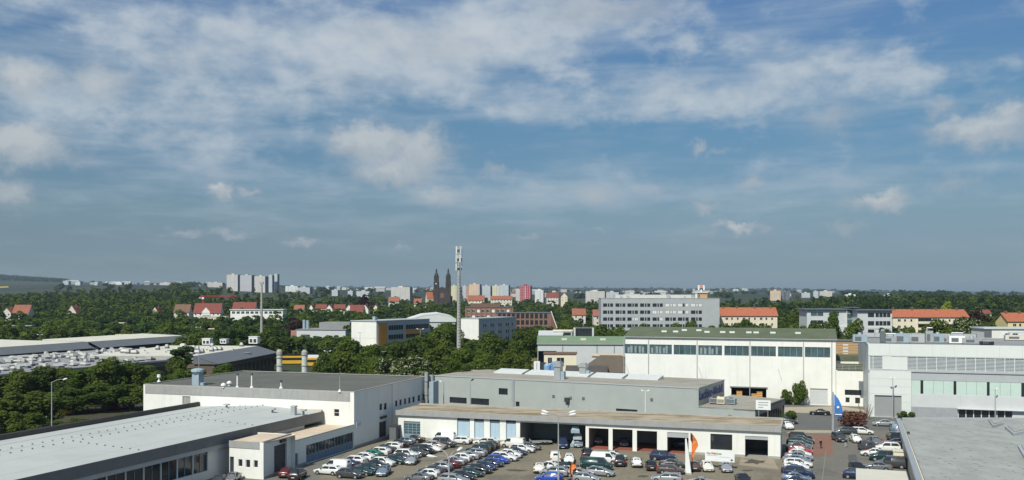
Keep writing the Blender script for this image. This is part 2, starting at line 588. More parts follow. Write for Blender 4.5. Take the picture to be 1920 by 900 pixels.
# far fields and scattered settlement colour on the ground sheet
_t = GROUNDM.node_tree
_b = [n for n in _t.nodes if n.type == 'BSDF_PRINCIPLED'][0]
_src = _b.inputs['Base Color'].links[0].from_socket
_N = NT.__new__(NT)
_N.t = _t
_pos = _N.n('ShaderNodeNewGeometry').outputs['Position']
_v = _N.n('ShaderNodeTexVoronoi')
_t.links.new(_N.vm('MULTIPLY', _pos, (.0035, .0014, 0)), _v.inputs['Vector'])
_v.inputs['Scale'].default_value = 1.0
_fields = _N.mix(.2, _N.ramp(_N.n('ShaderNodeSeparateColor', inp={0: _v.outputs['Color']}).outputs[0],
                 [(0, (.012, .020, .012)), (.35, (.020, .032, .016)), (.6, (.015, .024, .014)), (.8, (.045, .052, .025)), (1, (.012, .02, .013))]), _src)
_sy = _N.n('ShaderNodeSeparateXYZ', inp={0: _pos}).outputs[1]
_c = _N.mix(_N.mr(_sy, 1800, 2600), _src, _fields)
_t.links.new(_c, _b.inputs['Base Color'])
gm = bpy.data.meshes.new('ground')
gm.from_pydata(gv, [], gf)
gm.materials.append(GROUNDM)
gm.polygons.foreach_set('use_smooth', [True] * len(gf))
ground = bpy.data.objects.new('ground', gm)
COL.objects.link(ground)
structure(ground)


def sheet(name, pts, z, m):
    mb = MB()
    mb.poly([(p[0], p[1], z) for p in pts])
    return structure(mb.build(name, m))


def slab(name, pts, z0, z1, m):
    mb = MB()
    mb.prism(pts, z0, z1)
    return structure(mb.build(name, m))


# ------------------------------------------------------------------ haze: one closed box of even air round the camera and the scene
hz = bpy.data.materials.new('haze_air')
hz.use_nodes = True
ht = NT(hz.node_tree)
pv = ht.n('ShaderNodeVolumePrincipled')
pv.inputs['Color'].default_value = (.70, .86, 1.0, 1)
pv.inputs['Density'].default_value = 7.5e-5
pv.inputs['Anisotropy'].default_value = 0.25
ho = ht.n('ShaderNodeOutputMaterial')
hz.node_tree.links.new(pv.outputs[0], ho.inputs['Volume'])
hb = MB()
hb.box(-33000, 33000, -450, 14100, -1.2, 175)
haze = hb.build('haze', hz)
haze['kind'] = 'stuff'

# ------------------------------------------------------------------ building helpers
def facade(mb, fr, L, H, ops=(), reveal=.22, mi=0, mir=None, z0=-.3):
    """a wall face with real openings (x0, x1, z0, z1) and their reveals"""
    keep = mb.fr
    mb.fr = fr
    mir = mi if mir is None else mir
    ops = [(max(0, a), min(L, b), max(z0, c), min(H, d)) for a, b, c, d in ops]
    xs = sorted({0.0, L, *[o[0] for o in ops], *[o[1] for o in ops]})
    zs = sorted({z0, H, *[o[2] for o in ops], *[o[3] for o in ops]})
    for i in range(len(xs) - 1):
        for j in range(len(zs) - 1):
            xm, zm = (xs[i] + xs[i + 1]) / 2, (zs[j] + zs[j + 1]) / 2
            if any(o[0] < xm < o[1] and o[2] < zm < o[3] for o in ops):
                continue
            mb.poly([(xs[i], 0, zs[j]), (xs[i + 1], 0, zs[j]), (xs[i + 1], 0, zs[j + 1]), (xs[i], 0, zs[j + 1])], mi)
    for a, b, c, d in ops:
        mb.poly([(a, 0, c), (a, reveal, c), (a, reveal, d), (a, 0, d)], mir)
        mb.poly([(b, 0, c), (b, 0, d), (b, reveal, d), (b, reveal, c)], mir)
        mb.poly([(a, 0, d), (a, reveal, d), (b, reveal, d), (b, 0, d)], mir)
        mb.poly([(a, 0, c), (b, 0, c), (b, reveal, c), (a, reveal, c)], mir)
    mb.fr = keep


def raw_build(mb, name, mats, parent):
    """like build but keeps the winding as given (open facades)"""
    return mb.build(name, mats, parent)


def sides(fr, L, D):
    return fr, fr.sub(L, 0, R(90)), fr.sub(L, D, R(180)), fr.sub(0, D, R(-90))


def shell(fr, L, D, H, parent, m, front=(), right=(), left=(), z0=-.3, name='wall', reveal=.22):
    a, b, c, d = sides(fr, L, D)
    mb = MB(fr)
    facade(mb, a, L, H, front, reveal, z0=z0)
    facade(mb, b, D, H, right, reveal, z0=z0)
    facade(mb, c, L, H, (), z0=z0)
    facade(mb, d, D, H, left, reveal, z0=z0)
    return mb.build(name, m, parent)


def flat_roof(fr, L, D, H, parent, m, over=0.0, th=.25, name='roof', em=None):
    mb = MB(fr)
    mb.box(-over, L + over, -over, D + over, H, H + th, 1 if em else 0, 0)
    return mb.build(name, [m, em] if em else m, parent)


def parapet(fr, L, D, H, parent, m, t=.25, h=.35, name='parapet'):
    mb = MB(fr)
    mb.box(-.03, L + .03, -.03, t, H, H + h)
    mb.box(-.03, L + .03, D - t, D + .03, H, H + h)
    mb.box(-.03, t, t + .003, D - t - .003, H, H + h - .003)
    mb.box(L - t, L + .03, t + .003, D - t - .003, H, H + h - .003)
    return mb.build(name, m, parent)


def gable_roof(fr, L, D, H, rh, parent, m, over=.4, wm=None, name='roof', hip=0.0, th=.18):
    """ridge along local x"""
    mb = MB(fr)
    a, b = -over, L + over
    zr, ze = H + rh, H - over * rh / (D / 2)
    yc = D / 2
    hx = hip
    for dz in (0.0, th):
        mb.poly([(a, -over, ze + dz), (b, -over, ze + dz), (b - hx, yc, zr + dz), (a + hx, yc, zr + dz)])
        mb.poly([(b, D + over, ze + dz), (a, D + over, ze + dz), (a + hx, yc, zr + dz), (b - hx, yc, zr + dz)])
        if hip:
            mb.poly([(a, D + over, ze + dz), (a, -over, ze + dz), (a + hx, yc, zr + dz)])
            mb.poly([(b, -over, ze + dz), (b, D + over, ze + dz), (b - hx, yc, zr + dz)])
    mb.poly([(a, -over, ze), (b, -over, ze), (b, -over, ze + th), (a, -over, ze + th)])
    mb.poly([(b, D + over, ze), (a, D + over, ze), (a, D + over, ze + th), (b, D + over, ze + th)])
    if not hip:
        for x in (a, b):
            mb.poly([(x, -over, ze), (x, yc, zr), (x, yc, zr + th), (x, -over, ze + th)])
            mb.poly([(x, yc, zr), (x, D + over, ze), (x, D + over, ze + th), (x, yc, zr + th)])
    o = mb.build(name, m, parent)
    if wm is not None and not hip:
        g = MB(fr)
        for x in (0, L):
            g.poly([(x, 0, H), (x, D, H), (x, yc, zr - .02)])
        g.build('gable', wm, parent)
    return o


def window(parent, fr, r, depth=.18, nx=1, nz=1, fm=None, gm=None, fw=.07, name='window', label=None):
    x0, x1, z0, z1 = r
    fm, gm = fm or FRAMEW, gm or GLASS
    mb = MB(fr)
    y0, y1 = depth - .09, depth
    mb.box(x0, x1, y0, y1, z0, z0 + fw)
    mb.box(x0, x1, y0, y1, z1 - fw, z1)
    mb.box(x0, x0 + fw, y0 + .002, y1, z0 + fw, z1 - fw)
    mb.box(x1 - fw, x1, y0 + .002, y1, z0 + fw, z1 - fw)
    for k in range(1, nx):
        x = x0 + (x1 - x0) * k / nx
        mb.box(x - fw * .45, x + fw * .45, y0 + .01, y1, z0 + fw, z1 - fw)
    for k in range(1, nz):
        z = z0 + (z1 - z0) * k / nz
        mb.box(x0 + fw, x1 - fw, y0 + .02, y1, z - fw * .45, z + fw * .45)
    o = mb.build(name, fm, parent, label=label)
    p = MB(fr)
    p.box(x0 + .01, x1 - .01, depth, depth + .03, z0 + .01, z1 - .01)
    p.build('pane', gm, o)
    return o


_WM = {}


def win_small(parent, fr, x, z, wd, h, gm=None, fm=None, name='window', proud=.05):
    """a window of a far building: frame, sill and recessed pane in one shared mesh"""
    gm, fm = gm or GLASS, fm or FRAMEW
    key = (round(wd, 2), round(h, 2), gm.name, fm.name)
    if key not in _WM:
        mb = MB()
        f = .09
        mb.box(0, wd, -proud, .0, 0, f, 0)
        mb.box(0, wd, -proud, .0, h - f, h, 0)
        mb.box(0, f, -proud, .0, f, h - f, 0)
        mb.box(wd - f, wd, -proud, .0, f, h - f, 0)
        mb.box(f, wd - f, -proud * .4, .0, f, h - f, 1)
        if wd > 1.3:
            mb.box(wd / 2 - .04, wd / 2 + .04, -proud * .9, .0, f, h - f, 0)
        _WM[key] = mb.mesh(name, [fm, gm])
    o = bpy.data.objects.new(name, _WM[key])
    COL.objects.link(o)
    o.parent = parent
    q = fr.w((x, 0, z))
    o.matrix_local = ROOTM[parent.name].inverted() @ Matrix.Translation(q) @ Matrix.Rotation(fr.a, 4, 'Z')
    return o


def roller_door(parent, fr, r, depth=.25, m=None, n=8, name='roller_door', label=None):
    x0, x1, z0, z1 = r
    mb = MB(fr)
    for k in range(n):
        a, b = z0 + (z1 - z0) * k / n, z0 + (z1 - z0) * (k + 1) / n
        mb.box(x0, x1, depth + (.02 if k % 2 else 0), depth + .08, a, b - .02)
    return mb.build(name, m or DOORG, parent, label=label)


def base_z(fr, L):
    return min(ground_h(*fr.pt(0)), ground_h(*fr.pt(L))) - .5


# ------------------------------------------------------------------ the site: sheets of paving on the flat ground
gu, gv_ = (math.cos(A0), math.sin(A0)), (-math.sin(A0), math.cos(A0))
LOTM = mat('lot_asphalt', (.205, .18, .13), .92, .14, 1.4, col2=(.145, .13, .10), f2=(.48, .66), scale2=.11, bump=.1)
ROADM = mat('road_asphalt', (.125, .125, .120), .92, .10, .9, col2=(.145, .145, .135), scale2=.08)
AISLEM = mat('aisle_asphalt', (.16, .153, .13), .92, .12, 1.0, col2=(.125, .12, .105), scale2=.10)
REDPAV = mat('red_block_paving', (.235, .12, .085), .9, .14, 1.6, col2=(.19, .12, .09), scale2=.25)
KERBM = mat('pale_paving', (.36, .32, .24), .9, .10, .8)
DARKPATCH = mat('tarred_patch', (.10, .10, .095), .9, .1, 1.0)
sheet('asphalt_yard', [(-130, 70), (-20, 70), (60, 70), (150, 70), (150, 300), (-130, 300)], .004, AISLEM)
sheet('parking_lot', [gp(330, 1150), gp(1700, 1250), gp(1470, 868), gp(1462, 852), gp(740, 820), gp(662, 838)], .010, LOTM)
AISLE_FR = Frame(gp(1462, 930), A0)
sheet('road', [gp(1300, 779.5), gp(1462, 773), gp(1700, 781), gp(1990, 792), gp(1990, 812), gp(1690, 807), gp(1492, 806.5), gp(1430, 800)], .010, ROADM)
sheet('pavement', [gp(1300, 766), gp(1575, 762), gp(1700, 779), gp(1990, 790), gp(1990, 791.8), gp(1700, 780.8), gp(1462, 772.8), gp(1300, 779)], .014, KERBM)
slab('kerb', [gp(1475, 812), gp(1562, 812), gp(1562, 808), gp(1492, 807)], -.1, .12, KERBM)
sheet('red_paving', [gp(1486, 862), gp(1562, 852), gp(1560, 816), gp(1502, 815)], .014, REDPAV)
sheet('brick_paving', [gp(1634, 853), gp(1700, 853), gp(1690, 818), gp(1640, 824)], .014, REDPAV)
sheet('patched_asphalt', [gp(1592, 885), gp(1612, 880), gp(1605, 852), gp(1590, 853)], .014, DARKPATCH)
for k, (px, py, w_, h_) in enumerate(((1415, 866, 22, 5), (1150, 846, 14, 2), (905, 872, 10, 3), (968, 882, 26, 2.2), (1400, 882, 16, 2), (1205, 893, 14, 3), (770, 850, 12, 2.5), (1225, 852, 16, 2))):
    pts = []
    rs_ = random.Random(40 + k)
    for q in range(14):
        th = q * 2 * math.pi / 14
        s_ = rs_.uniform(.55, 1.1)
        pts.append(gp(px + w_ * s_ * math.cos(th), py - h_ * s_ * math.sin(th)))
    sheet('oil_stain', pts, .0185 + k * .0003, mat('oil_stain', (.085, .075, .06), .8, .2, 1.5) if k == 0 else MAT['oil_stain'])
sheet('earth_verge', [(-190, 150), gp(300, 835), (-74, 186), (-68, 216), (-100, 262), (-190, 262)], .022, mat('shade_toned_earth', (.055, .05, .032), .95, .2, .5))  # dark soil; the shade under the trees is put into its colour
pts_ = [(-75, 3150), (16, 3150), (14, 3420), (-75, 3420)]
mb = MB()
for j in range(6):
    a_, b_ = -75 + 91 * j / 6, -75 + 91 * (j + 1) / 6
    qs = []
    for (p_, d_) in ((a_, 3150), (b_, 3150), (b_, 3320), (a_, 3320)):
        x_ = (p_ - CX) / F * d_
        qs.append((x_, d_, ground_h(x_, d_) + 2.5))
    mb.poly(qs)
structure(mb.build('rape_field', mat('rape_yellow', (.42, .36, .03), .9, .1, .01)))
sheet('wash_apron', [gp(1385, 872), gp(1460, 880), gp(1450, 861), gp(1390, 857)], .014, mat('worn_concrete', (.31, .26, .19), .9, .15, .9, col2=(.2, .17, .13), scale2=.3))
# parking bay lines between the rows
_lm = mat('worn_line_paint', (.23, .22, .19), .8, .2, 3.0)
for (a, b) in (((1542, 900), (1548, 848)),):
    p, q = Vector(gp(*a)), Vector(gp(*b))
    d = (q - p).normalized()
    nrm = Vector((-d.y, d.x)) * .06
    mb = MB()
    mb.poly([(*(p + nrm), .018), (*(q + nrm), .018), (*(q - nrm), .018), (*(p - nrm), .018)])
    structure(mb.build('lane_line', _lm))

# ------------------------------------------------------------------ white hall with grey felt roof (behind the parking rows)
CA = (-29.3, 168.2)
LA, DA, HA = 47.2, 34.0, 10.45
fa = Frame((CA[0] - LA * gu[0], CA[1] - LA * gu[1]), A0)
hall = thing('industrial_hall', 'white rendered hall with grey felt roof and corrugated grey fascia strip', 'building', fa)
fr_r = fa.sub(LA, 0, R(90))
wf = [fa.rect(626, 767, 636, 781), fa.rect(342, 743, 357, 758)]
wr = [fr_r.rect(711.5, 757, 716.5, 769), fr_r.rect(720, 756, 725, 768)]
for px, pt in ((743, 751), (751, 749), (759.5, 747), (767.5, 745.5), (775.5, 743.5), (785.5, 741), (793.5, 739)):
    wr.append(fr_r.rect(px - 2, pt, px + 2, pt + 11))
door_r = fr_r.rect(711, 790, 725, 829)
door_r = (door_r[0], door_r[1], 0.0, door_r[3])
shell(fa, LA, DA, HA, hall, WHITE, wf, wr + [door_r])
for i, r in enumerate(wf):
    window(hall, fa, r, nx=1, nz=2 if i == 0 else 1, fm=FRAMEW if i == 0 else FASCIA, gm=GLASS if i == 0 else FASCIA)
for r in wr:
    window(hall, fr_r, r, nx=1, nz=1, fm=FRAMED)
roller_door(hall, fr_r, door_r, m=DOORD, n=9)
flat_roof(fa, LA - .5, DA - .5, HA - .25, hall, FELT, over=-.25, th=.2)
parapet(fa, LA, DA, HA, hall, CONC, t=.3, h=.12)
mb = MB(fa)
x = .45
while x < LA - .9:
    x2 = min(x + 1.2, LA - .8)
    mb.box(x, x2 - .02, -.07, -.004, HA - 1.75, HA - .05)
    x += 1.2
mb.build('fascia', FASCIA, hall)
mb = MB(fr_r)
mb.box(0.02, DA, -.05, -.004, -.2, .45)
mb.build('plinth', CONC, hall)
mb = MB(fr_r)
jx = fr_r.x_at(735)
mb.box(jx - .08, jx + .08, -.06, -.002, .5, HA)
mb.build('downpipe', GREYP, hall)
mb = MB(fr_r)
lx = fr_r.rect(712, 780, 722, 784)
mb.box(lx[0], lx[1], -.45, -.05, lx[2], lx[3])
mb.build('door_lamp', DOORD, hall)
r = fr_r.rect(667, 790, 676, 800)
mb = MB(fr_r)
mb.box(r[0], r[1], -.16, -.03, r[2], r[3], 0)
mb.box(r[0] + .15, r[1] - .15, -.18, -.16, r[2] + .2, r[3] - .2, 1)
tag(mb.build('wall_sign', [SIGNW, DOORB]), 'small square pale blue and white sign on the shaded wall of the white hall', 'sign')

# things standing on that roof
RZ = HA - .05


def rp(px, py):
    return zp(px, py, RZ)


c = rp(371, 722)
fr = Frame(c, A0, RZ)
t = thing('exhaust_stack', 'blue grey square exhaust stack with a wide rounded hood on the felt roof', 'vent', fr)
mb = MB(fr); mb.box(-.8, .8, -.8, .8, 0, 2.2); mb.build('shaft', METALB, t)
mb = MB(fr)
mb.cyl((0, 0, 2.15), (0, 0, 2.75), .9, 1.35, 14); mb.cyl((0, 0, 2.75), (0, 0, 3.15), 1.35, 1.3, 14); mb.cyl((0, 0, 3.15), (0, 0, 3.35), 1.3, .7, 14)
mb.build('hood', METALB, t, smooth=False)
mb = MB(fr); mb.box(.8, 1.7, -.5, .6, 0, .55); mb.build('duct', METALB, t)
for px, py, tp, lab in ((445, 727, 700, 'slim white vent pipe with black cap on the felt roof, nearer the hooded stack'),
                        (472, 727, 700, 'slim white vent pipe with black cap on the felt roof, farther from the hooded stack'),
                        (527, 728, 713, 'short white and black vent pipe in the middle of the felt roof'),
                        (298, 716, 702, 'round headed pale vent pipe at the far edge of the felt roof')):
    c = rp(px, py)
    h = (py - tp) * c[1] / F
    fr = Frame(c, A0, RZ)
    t = thing('vent_pipe', lab, 'vent pipe', fr)
    mb = MB(fr); mb.cyl((0, 0, 0), (0, 0, h - .3), .16, .13, 8); mb.build('pipe', POLEW, t)
    mb = MB(fr); mb.cyl((0, 0, h - .3), (0, 0, h), .3, .22, 8) if px != 298 else mb.cyl((0, 0, h - .6), (0, 0, h), .42, .34, 10)
    mb.build('cap', POLEW if px == 298 else DOORD, t)
    mb = MB(fr); mb.cyl((0, 0, 0), (0, 0, .35), .4, .2, 8); mb.build('foot', POLEW, t)
for px, py, lab in ((419, 727, 'squat white roof cowl on the felt roof, lower of the pair beside the hooded stack'),
                    (430, 723, 'squat white roof cowl on the felt roof, upper of the pair beside the hooded stack')):
    fr = Frame(rp(px, py), A0, RZ)
    t = thing('roof_cowl', lab, 'vent', fr)
    mb = MB(fr); mb.cyl((0, 0, 0), (0, 0, .5), .3, .3, 8); mb.build('collar', POLEW, t)
    mb = MB(fr); mb.cyl((0, 0, .45), (0, 0, .75), .55, .45, 10); mb.cyl((0, 0, .75), (0, 0, .95), .45, .1, 10); mb.build('cap', POLEW, t)
c = rp(637, 735)
fr = Frame(c, A0, RZ)
t = thing('antenna_pole', 'thin grey aerial pole on a white foot at the roof corner of the white hall', 'antenna', fr)
mb = MB(fr); mb.cyl((0, 0, 0), (0, 0, 2.9), .07, .04, 6); mb.build('pole', POLEG, t)
mb = MB(fr); mb.cyl((0, 0, 0), (0, 0, .5), .35, .15, 8); mb.build('foot', POLEW, t)
# twin flues at the far corner of that wall
c = fr_r.pt(DA - 2.2, -.9)
fr = Frame(c, A0)
t = thing('twin_flue', 'pair of tall grey metal flues at the far corner of the white hall', 'chimney', fr)
for k, (dx, dy, rr, h) in enumerate(((0, 0, .42, 11.6), (.55, 1.6, .5, 10.9))):
    mb = MB(fr); mb.cyl((dx, dy, 0), (dx, dy, h), rr, rr, 12); mb.build('flue', METAL, t, smooth=False)
    for z in (3.5, 6.5, 9.5):
        mb = MB(fr)
        mb.cyl((dx, dy, z), (dx, dy, z + .15), rr + .06, rr + .06, 12)
        mb.build('clamp', GREYD, t)
mb = MB(fr); mb.box(.9, 1.9, -.6, 2.4, 0, 9.6); mb.build('duct_casing', METALB, t)

# ------------------------------------------------------------------ long workshop with pale roof (lower left corner of the view)
p0, p1 = (-35.4, 170.0), (-58.7, 106.8)
angL = math.atan2(p1[1] - p0[1], p1[0] - p0[0])
LL = 118.0
fl = Frame((p0[0] + LL * math.cos(angL), p0[1] + LL * math.sin(angL)), angL + math.pi)    # x runs away from the camera along the eave
WL = 27.6
ws = thing('long_workshop', 'long low workshop with pale membrane roof and dark eaves fascia', 'building', fl)
ez, rz_ = 6.65, 7.3
mb = MB(fl)
YR = 13.5
NB = 12
mb.poly([(0, -.0, ez), (LL, 0, ez), (LL, YR, rz_), (0, YR, rz_)])
mb.poly([(0, YR, rz_), (LL, YR, rz_), (LL, WL, ez - .05), (0, WL, ez - .05)])
mb.build('roof', ROOFW, ws)
for k in range(4):       # raised welded seams of the roof sheets
    y = 3.2 + k * 6.3
    z = ez + (rz_ - ez) * (y / YR) if y < YR else rz_ - (rz_ - ez) * (y - YR) / (WL - YR)
    mb = MB(fl); mb.box(0, LL - .02, y, y + .05, z - .02, z + .012); mb.build('roof_seam', ROOFW, ws)
bolt = MB(fl)
rows = [(YR - .4, 1), (YR + 3.5, 1)]
for y, _ in rows:
    z = rz_ - (0 if y < YR else (rz_ - ez) * (y - YR) / (WL - YR))
    xx = 2.0
    while xx < LL:
        bolt.cyl((xx, y, z - .02), (xx, y, z + .16), .14, .10, 6)
        xx += 1.75
for x in (LL - 46, LL - 72, LL - 20):
    for k in range(8):
        y = 1.2 + k * 1.5
        bolt.cyl((x, y, ez + (rz_ - ez) * y / YR - .02), (x, y, ez + (rz_ - ez) * y / YR + .16), .14, .10, 6)
o = bolt.build('roof_anchor', FASCIA_D, ws)
o['kind'] = 'stuff'
mb = MB(fl)      # eave fascia panels, the shade of this side put into their dark grey
x = 0.0
while x < LL - .01:
    mb.box(x, min(x + 6.0, LL) - .03, -.12, .0, ez - 1.55, ez + .06)
    x += 6.0
mb.build('eave_fascia', FASCIA_D, ws)
mb = MB(fl); mb.box(LL - 26.9, LL, .05, .48, ez - 1.75, ez - 1.5); mb.build('soffit', GREYD, ws)
mb = MB(fl); mb.box(0, LL, WL - .25, WL, ez - 1.2, ez + .75); mb.box(0, LL, WL, WL + .3, ez - .05, ez + .8); mb.build('rear_upstand', ROOFD, ws)
mb = MB(fl); mb.box(0, LL - 27, -.04, .48, ez - 2.2, ez - 1.58); mb.build('window_head', GREYP, ws)
WX = LL - 26.5
wops = []
x = 1.0
while x + 3.3 < WX - 3.0:
    wops.append((x, x + 3.25, 1.35, 4.4))
    x += 3.4
mb = MB(fl)
ff = fl.sub(0, .5, 0)
facade(mb, ff, LL - 5.5, ez - .2, wops + [], .2)
mb.build('wall', WHITE, ws)
mb = MB(fl)
facade(mb, fl.sub(0, WL, R(-90)), WL, ez - .1, ())
facade(mb, fl.sub(LL, WL, R(180)), LL, ez - .1, ())
mb.build('wall', WHITE, ws)
for i, r_ in enumerate(wops):
    if fl.pt((r_[0] + r_[1]) / 2)[1] < 92:
        continue
    window(ws, ff, r_, nx=2, nz=1, fm=FRAMEB, gm=GLASS, fw=.09)
# short end with roofer's upstand and cowls against the white hall
mb = MB(fl); mb.box(LL - .35, LL + .02, .2, WL - .3, ez - .3, ez + .35); mb.build('end_kerb', TANR, ws)
for px, py, lab in ((425, 765, 'grey roof cowl by the ridge end of the pale workshop roof'),
                    (502, 762, 'small tilted cowl at the peak of the pale workshop roof'),
                    (511, 774, 'small bent pipe on the pale workshop roof below the peak cowl'),
                    (551, 776, 'box shaped roof exhaust at the end of the pale workshop roof'),
                    (569, 776, 'low grey roof cowl nearest the workshop eaves corner')):
    fr = Frame(zp(px, py, 6.95), A0, 6.72)
    t = thing('roof_exhaust', lab, 'vent', fr)
    hh = 1.5 if px == 551 else .8
    mb = MB(fr)
    if px == 551:
        mb.box(-.4, .4, -.4, .4, 0, hh)
    else:
        mb.cyl((0, 0, 0), (0, 0, hh), .2, .2, 8)
    mb.build('shaft', GREYD if px != 551 else METAL, t)
    mb = MB(fr); mb.box(-.5, .5, -.45, .45, hh, hh + .22); mb.build('cap', GREYP, t)

# ------------------------------------------------------------------ entrance block and garage wing on the workshop's yard side
e0, e1, e2 = zp(430, 826, 5.7), zp(494, 830, 5.7), zp(546, 814, 5.7)
ae_ = math.atan2(e1[1] - e0[1], e1[0] - e0[0])
fe = Frame(e0, ae_)
LE = math.hypot(e1[0] - e0[0], e1[1] - e0[1])
fer = Frame(e1, math.atan2(e2[1] - e1[1], e2[0] - e1[0]))
DE = math.hypot(e2[0] - e1[0], e2[1] - e1[1])
ent = thing('entrance_block', 'small white entrance block with three little windows and a tall dark doorway', 'building', fe)
ops = [fe.rect(446.5, 861, 454.5, 875), fe.rect(460.5, 862, 469, 877), fe.rect(475.5, 863, 483.5, 877), (fe.x_at(431), fe.x_at(438.5), 0, 3.2)]
gd = fer.rect(514, 833, 538, 880)
gd = (gd[0], gd[1], 0.25, gd[3])
mb = MB(fe)
facade(mb, fe, LE, 5.7, ops)
facade(mb, fer, DE, 5.7, [gd], .35)
facade(mb, fe.sub(LE, DE, R(180)), LE + 2, 5.7)
mb.build('wall', WHITE, ent)
for r_ in ops[:3]:
    window(ent, fe, r_, nx=1, nz=1, fm=FRAMEW)
roller_door(ent, fe, ops[3], m=DOORD, n=3, name='door')
roller_door(ent, fer, gd, depth=.3, m=DOORD, n=10)
mb = MB(fe); mb.box(0.1, LE - .05, .1, DE + .2, 5.45, 5.6); mb.build('roof', TANR, ent)
mb = MB(fe); mb.box(0, LE - .7, -.09, -.004, 4.65, 5.72); mb.build('fascia', FASCIA, ent)
mb = MB(fer); mb.box(0, DE, -.03, .28, 5.7, 5.85); mb.build('coping', CONC, ent)
mb = MB(fer); r_ = fer.rect(524, 824, 533, 829); mb.box(r_[0], r_[1], -.45, -.03, r_[2], r_[3]); mb.build('door_lamp', DOORD, ent)
mb = MB(fer); mb.box(0, DE, -.06, -.003, -.1, .4); mb.build('plinth', CONC, ent)

k0, k1 = zp(546, 832, 4.36), (CA[0] + .05, CA[1] - .05)
k0 = (e2[0], e2[1] + .05)
fk = Frame(k0, math.atan2(k1[1] - k0[1], k1[0] - k0[0]))
LK = math.hypot(k1[0] - k0[0], k1[1] - k0[1])
wing = thing('garage_wing', 'low white wing with beige roof and a long glazed garage front', 'building', fk)
ops = [fk.rect(549.5, 853, 559, 885), fk.rect(574, 842, 663.2, 842)]
ops[0] = (ops[0][0], ops[0][1], 0, 2.3)
gx0, gx1 = fk.x_at(574), fk.x_at(663.2)
ops[1] = (gx0, gx1, 0.05, 3.15)
mb = MB(fk)
facade(mb, fk, LK, 4.36, ops, .3)
mb.build('wall', WHITE, wing)
roller_door(wing, fk, ops[0], m=DOORN, n=2, name='door')
n = 5
for k in range(n):
    a, b = gx0 + (gx1 - gx0) * k / n, gx0 + (gx1 - gx0) * (k + 1) / n
    window(wing, fk, (a + .04, b - .04, 1.35, 3.1), depth=.28, nx=3, nz=1, fm=FRAMEB, gm=GLASS, fw=.08)
    mb = MB(fk)
    for q in range(3):
        mb.box(a + .05 + (b - a) / 3 * q, a - .02 + (b - a) / 3 * (q + 1), .22, .3, .06, 1.34)
    mb.build('door_panel', DOORN, wing)
mb = MB(fk); mb.poly([(0, .15, 4.25), (LK, .15, 4.25), (LK, 6.6, 4.25), (0, 9.5, 4.25)]); mb.build('roof', TANR, wing)
mb = MB(fk); mb.box(-.02, LK, -.03, .25, 4.36, 4.5); mb.build('coping', CONC, wing)
mb = MB(fk); mb.box(0, gx0 - .1, -.06, -.003, -.1, .4); mb.build('plinth', CONC, wing)

# ------------------------------------------------------------------ garage row (long white front with bays)
AB = R(-18.16)
fb = Frame((-22.6, 180.0), AB)
LB, DB, HB = 72.8, 11.0, 4.75
row = thing('garage_row', 'long low white garage row with open bays under a gravelled flat roof', 'building', fb)


def bx(a, b, z0, z1):
    return (fb.x_at(a), fb.x_at(b), z0, z1)


def bz(px, py):
    return fb.z_at(fb.x_at(px), py)


d1 = bx(757, 788, 0.05, bz(772, 790))
blues = [bx(857, 881, .9, bz(869, 783)), bx(889, 907.5, .9, bz(898, 784)), bx(918.5, 937, .9, bz(928, 785)), bx(948.5, 967.5, .9, bz(958, 787))]
port = bx(975, 1098, 0.0, 4.35)
bays = [bx(1104, 1141, .02, bz(1122, 803)), bx(1148.5, 1186, .02, bz(1167, 805)), bx(1194, 1232, .02, bz(1213, 808)),
        bx(1251, 1291, .02, bz(1271, 811)), bx(1397, 1440, .02, bz(1418, 818))]
wb = bx(1332, 1373, bz(1352, 843.5), bz(1352, 814))
mb = MB(fb)
facade(mb, fb, LB, HB, [d1] + blues + [port, wb] + bays, .3)
fbr = fb.sub(LB, 0, R(90))
facade(mb, fbr, DB, HB)
facade(mb, fb.sub(LB, DB, R(180)), LB, HB)
facade(mb, fb.sub(0, DB, R(-90)), DB, HB)
mb.build('wall', WHITE, row)
mb = MB(fb); mb.box(-.3, LB + .15, .1, DB + .2, HB + .55, HB + .8); mb.build('roof', GRAVEL, row)
mb = MB(fb)
x = -.35
while x < LB:
    mb.box(x, min(x + 4.0, LB + .2) - .02, -.5, .098, HB - .05, HB + .92)
    x += 4.0
mb.build('roof_fascia', FASCIA, row)
mb = MB(fb); mb.box(-.3, LB + .15, DB + .0, DB + .35, HB + .3, HB + 1.0); mb.box(LB - .02, LB + .25, .1, DB + .3, HB + .1, HB + .9); mb.build('roof_edge', CONC, row)
mb = MB(fb)
for a, b in ((0, d1[0]), (d1[1], port[0]), (bays[2][1], bays[3][0]), (bays[3][1], bays[4][0]), (bays[4][1], LB)):
    mb.box(a, b, -.05, -.003, -.1, .45)
mb.build('plinth', CONC, row)
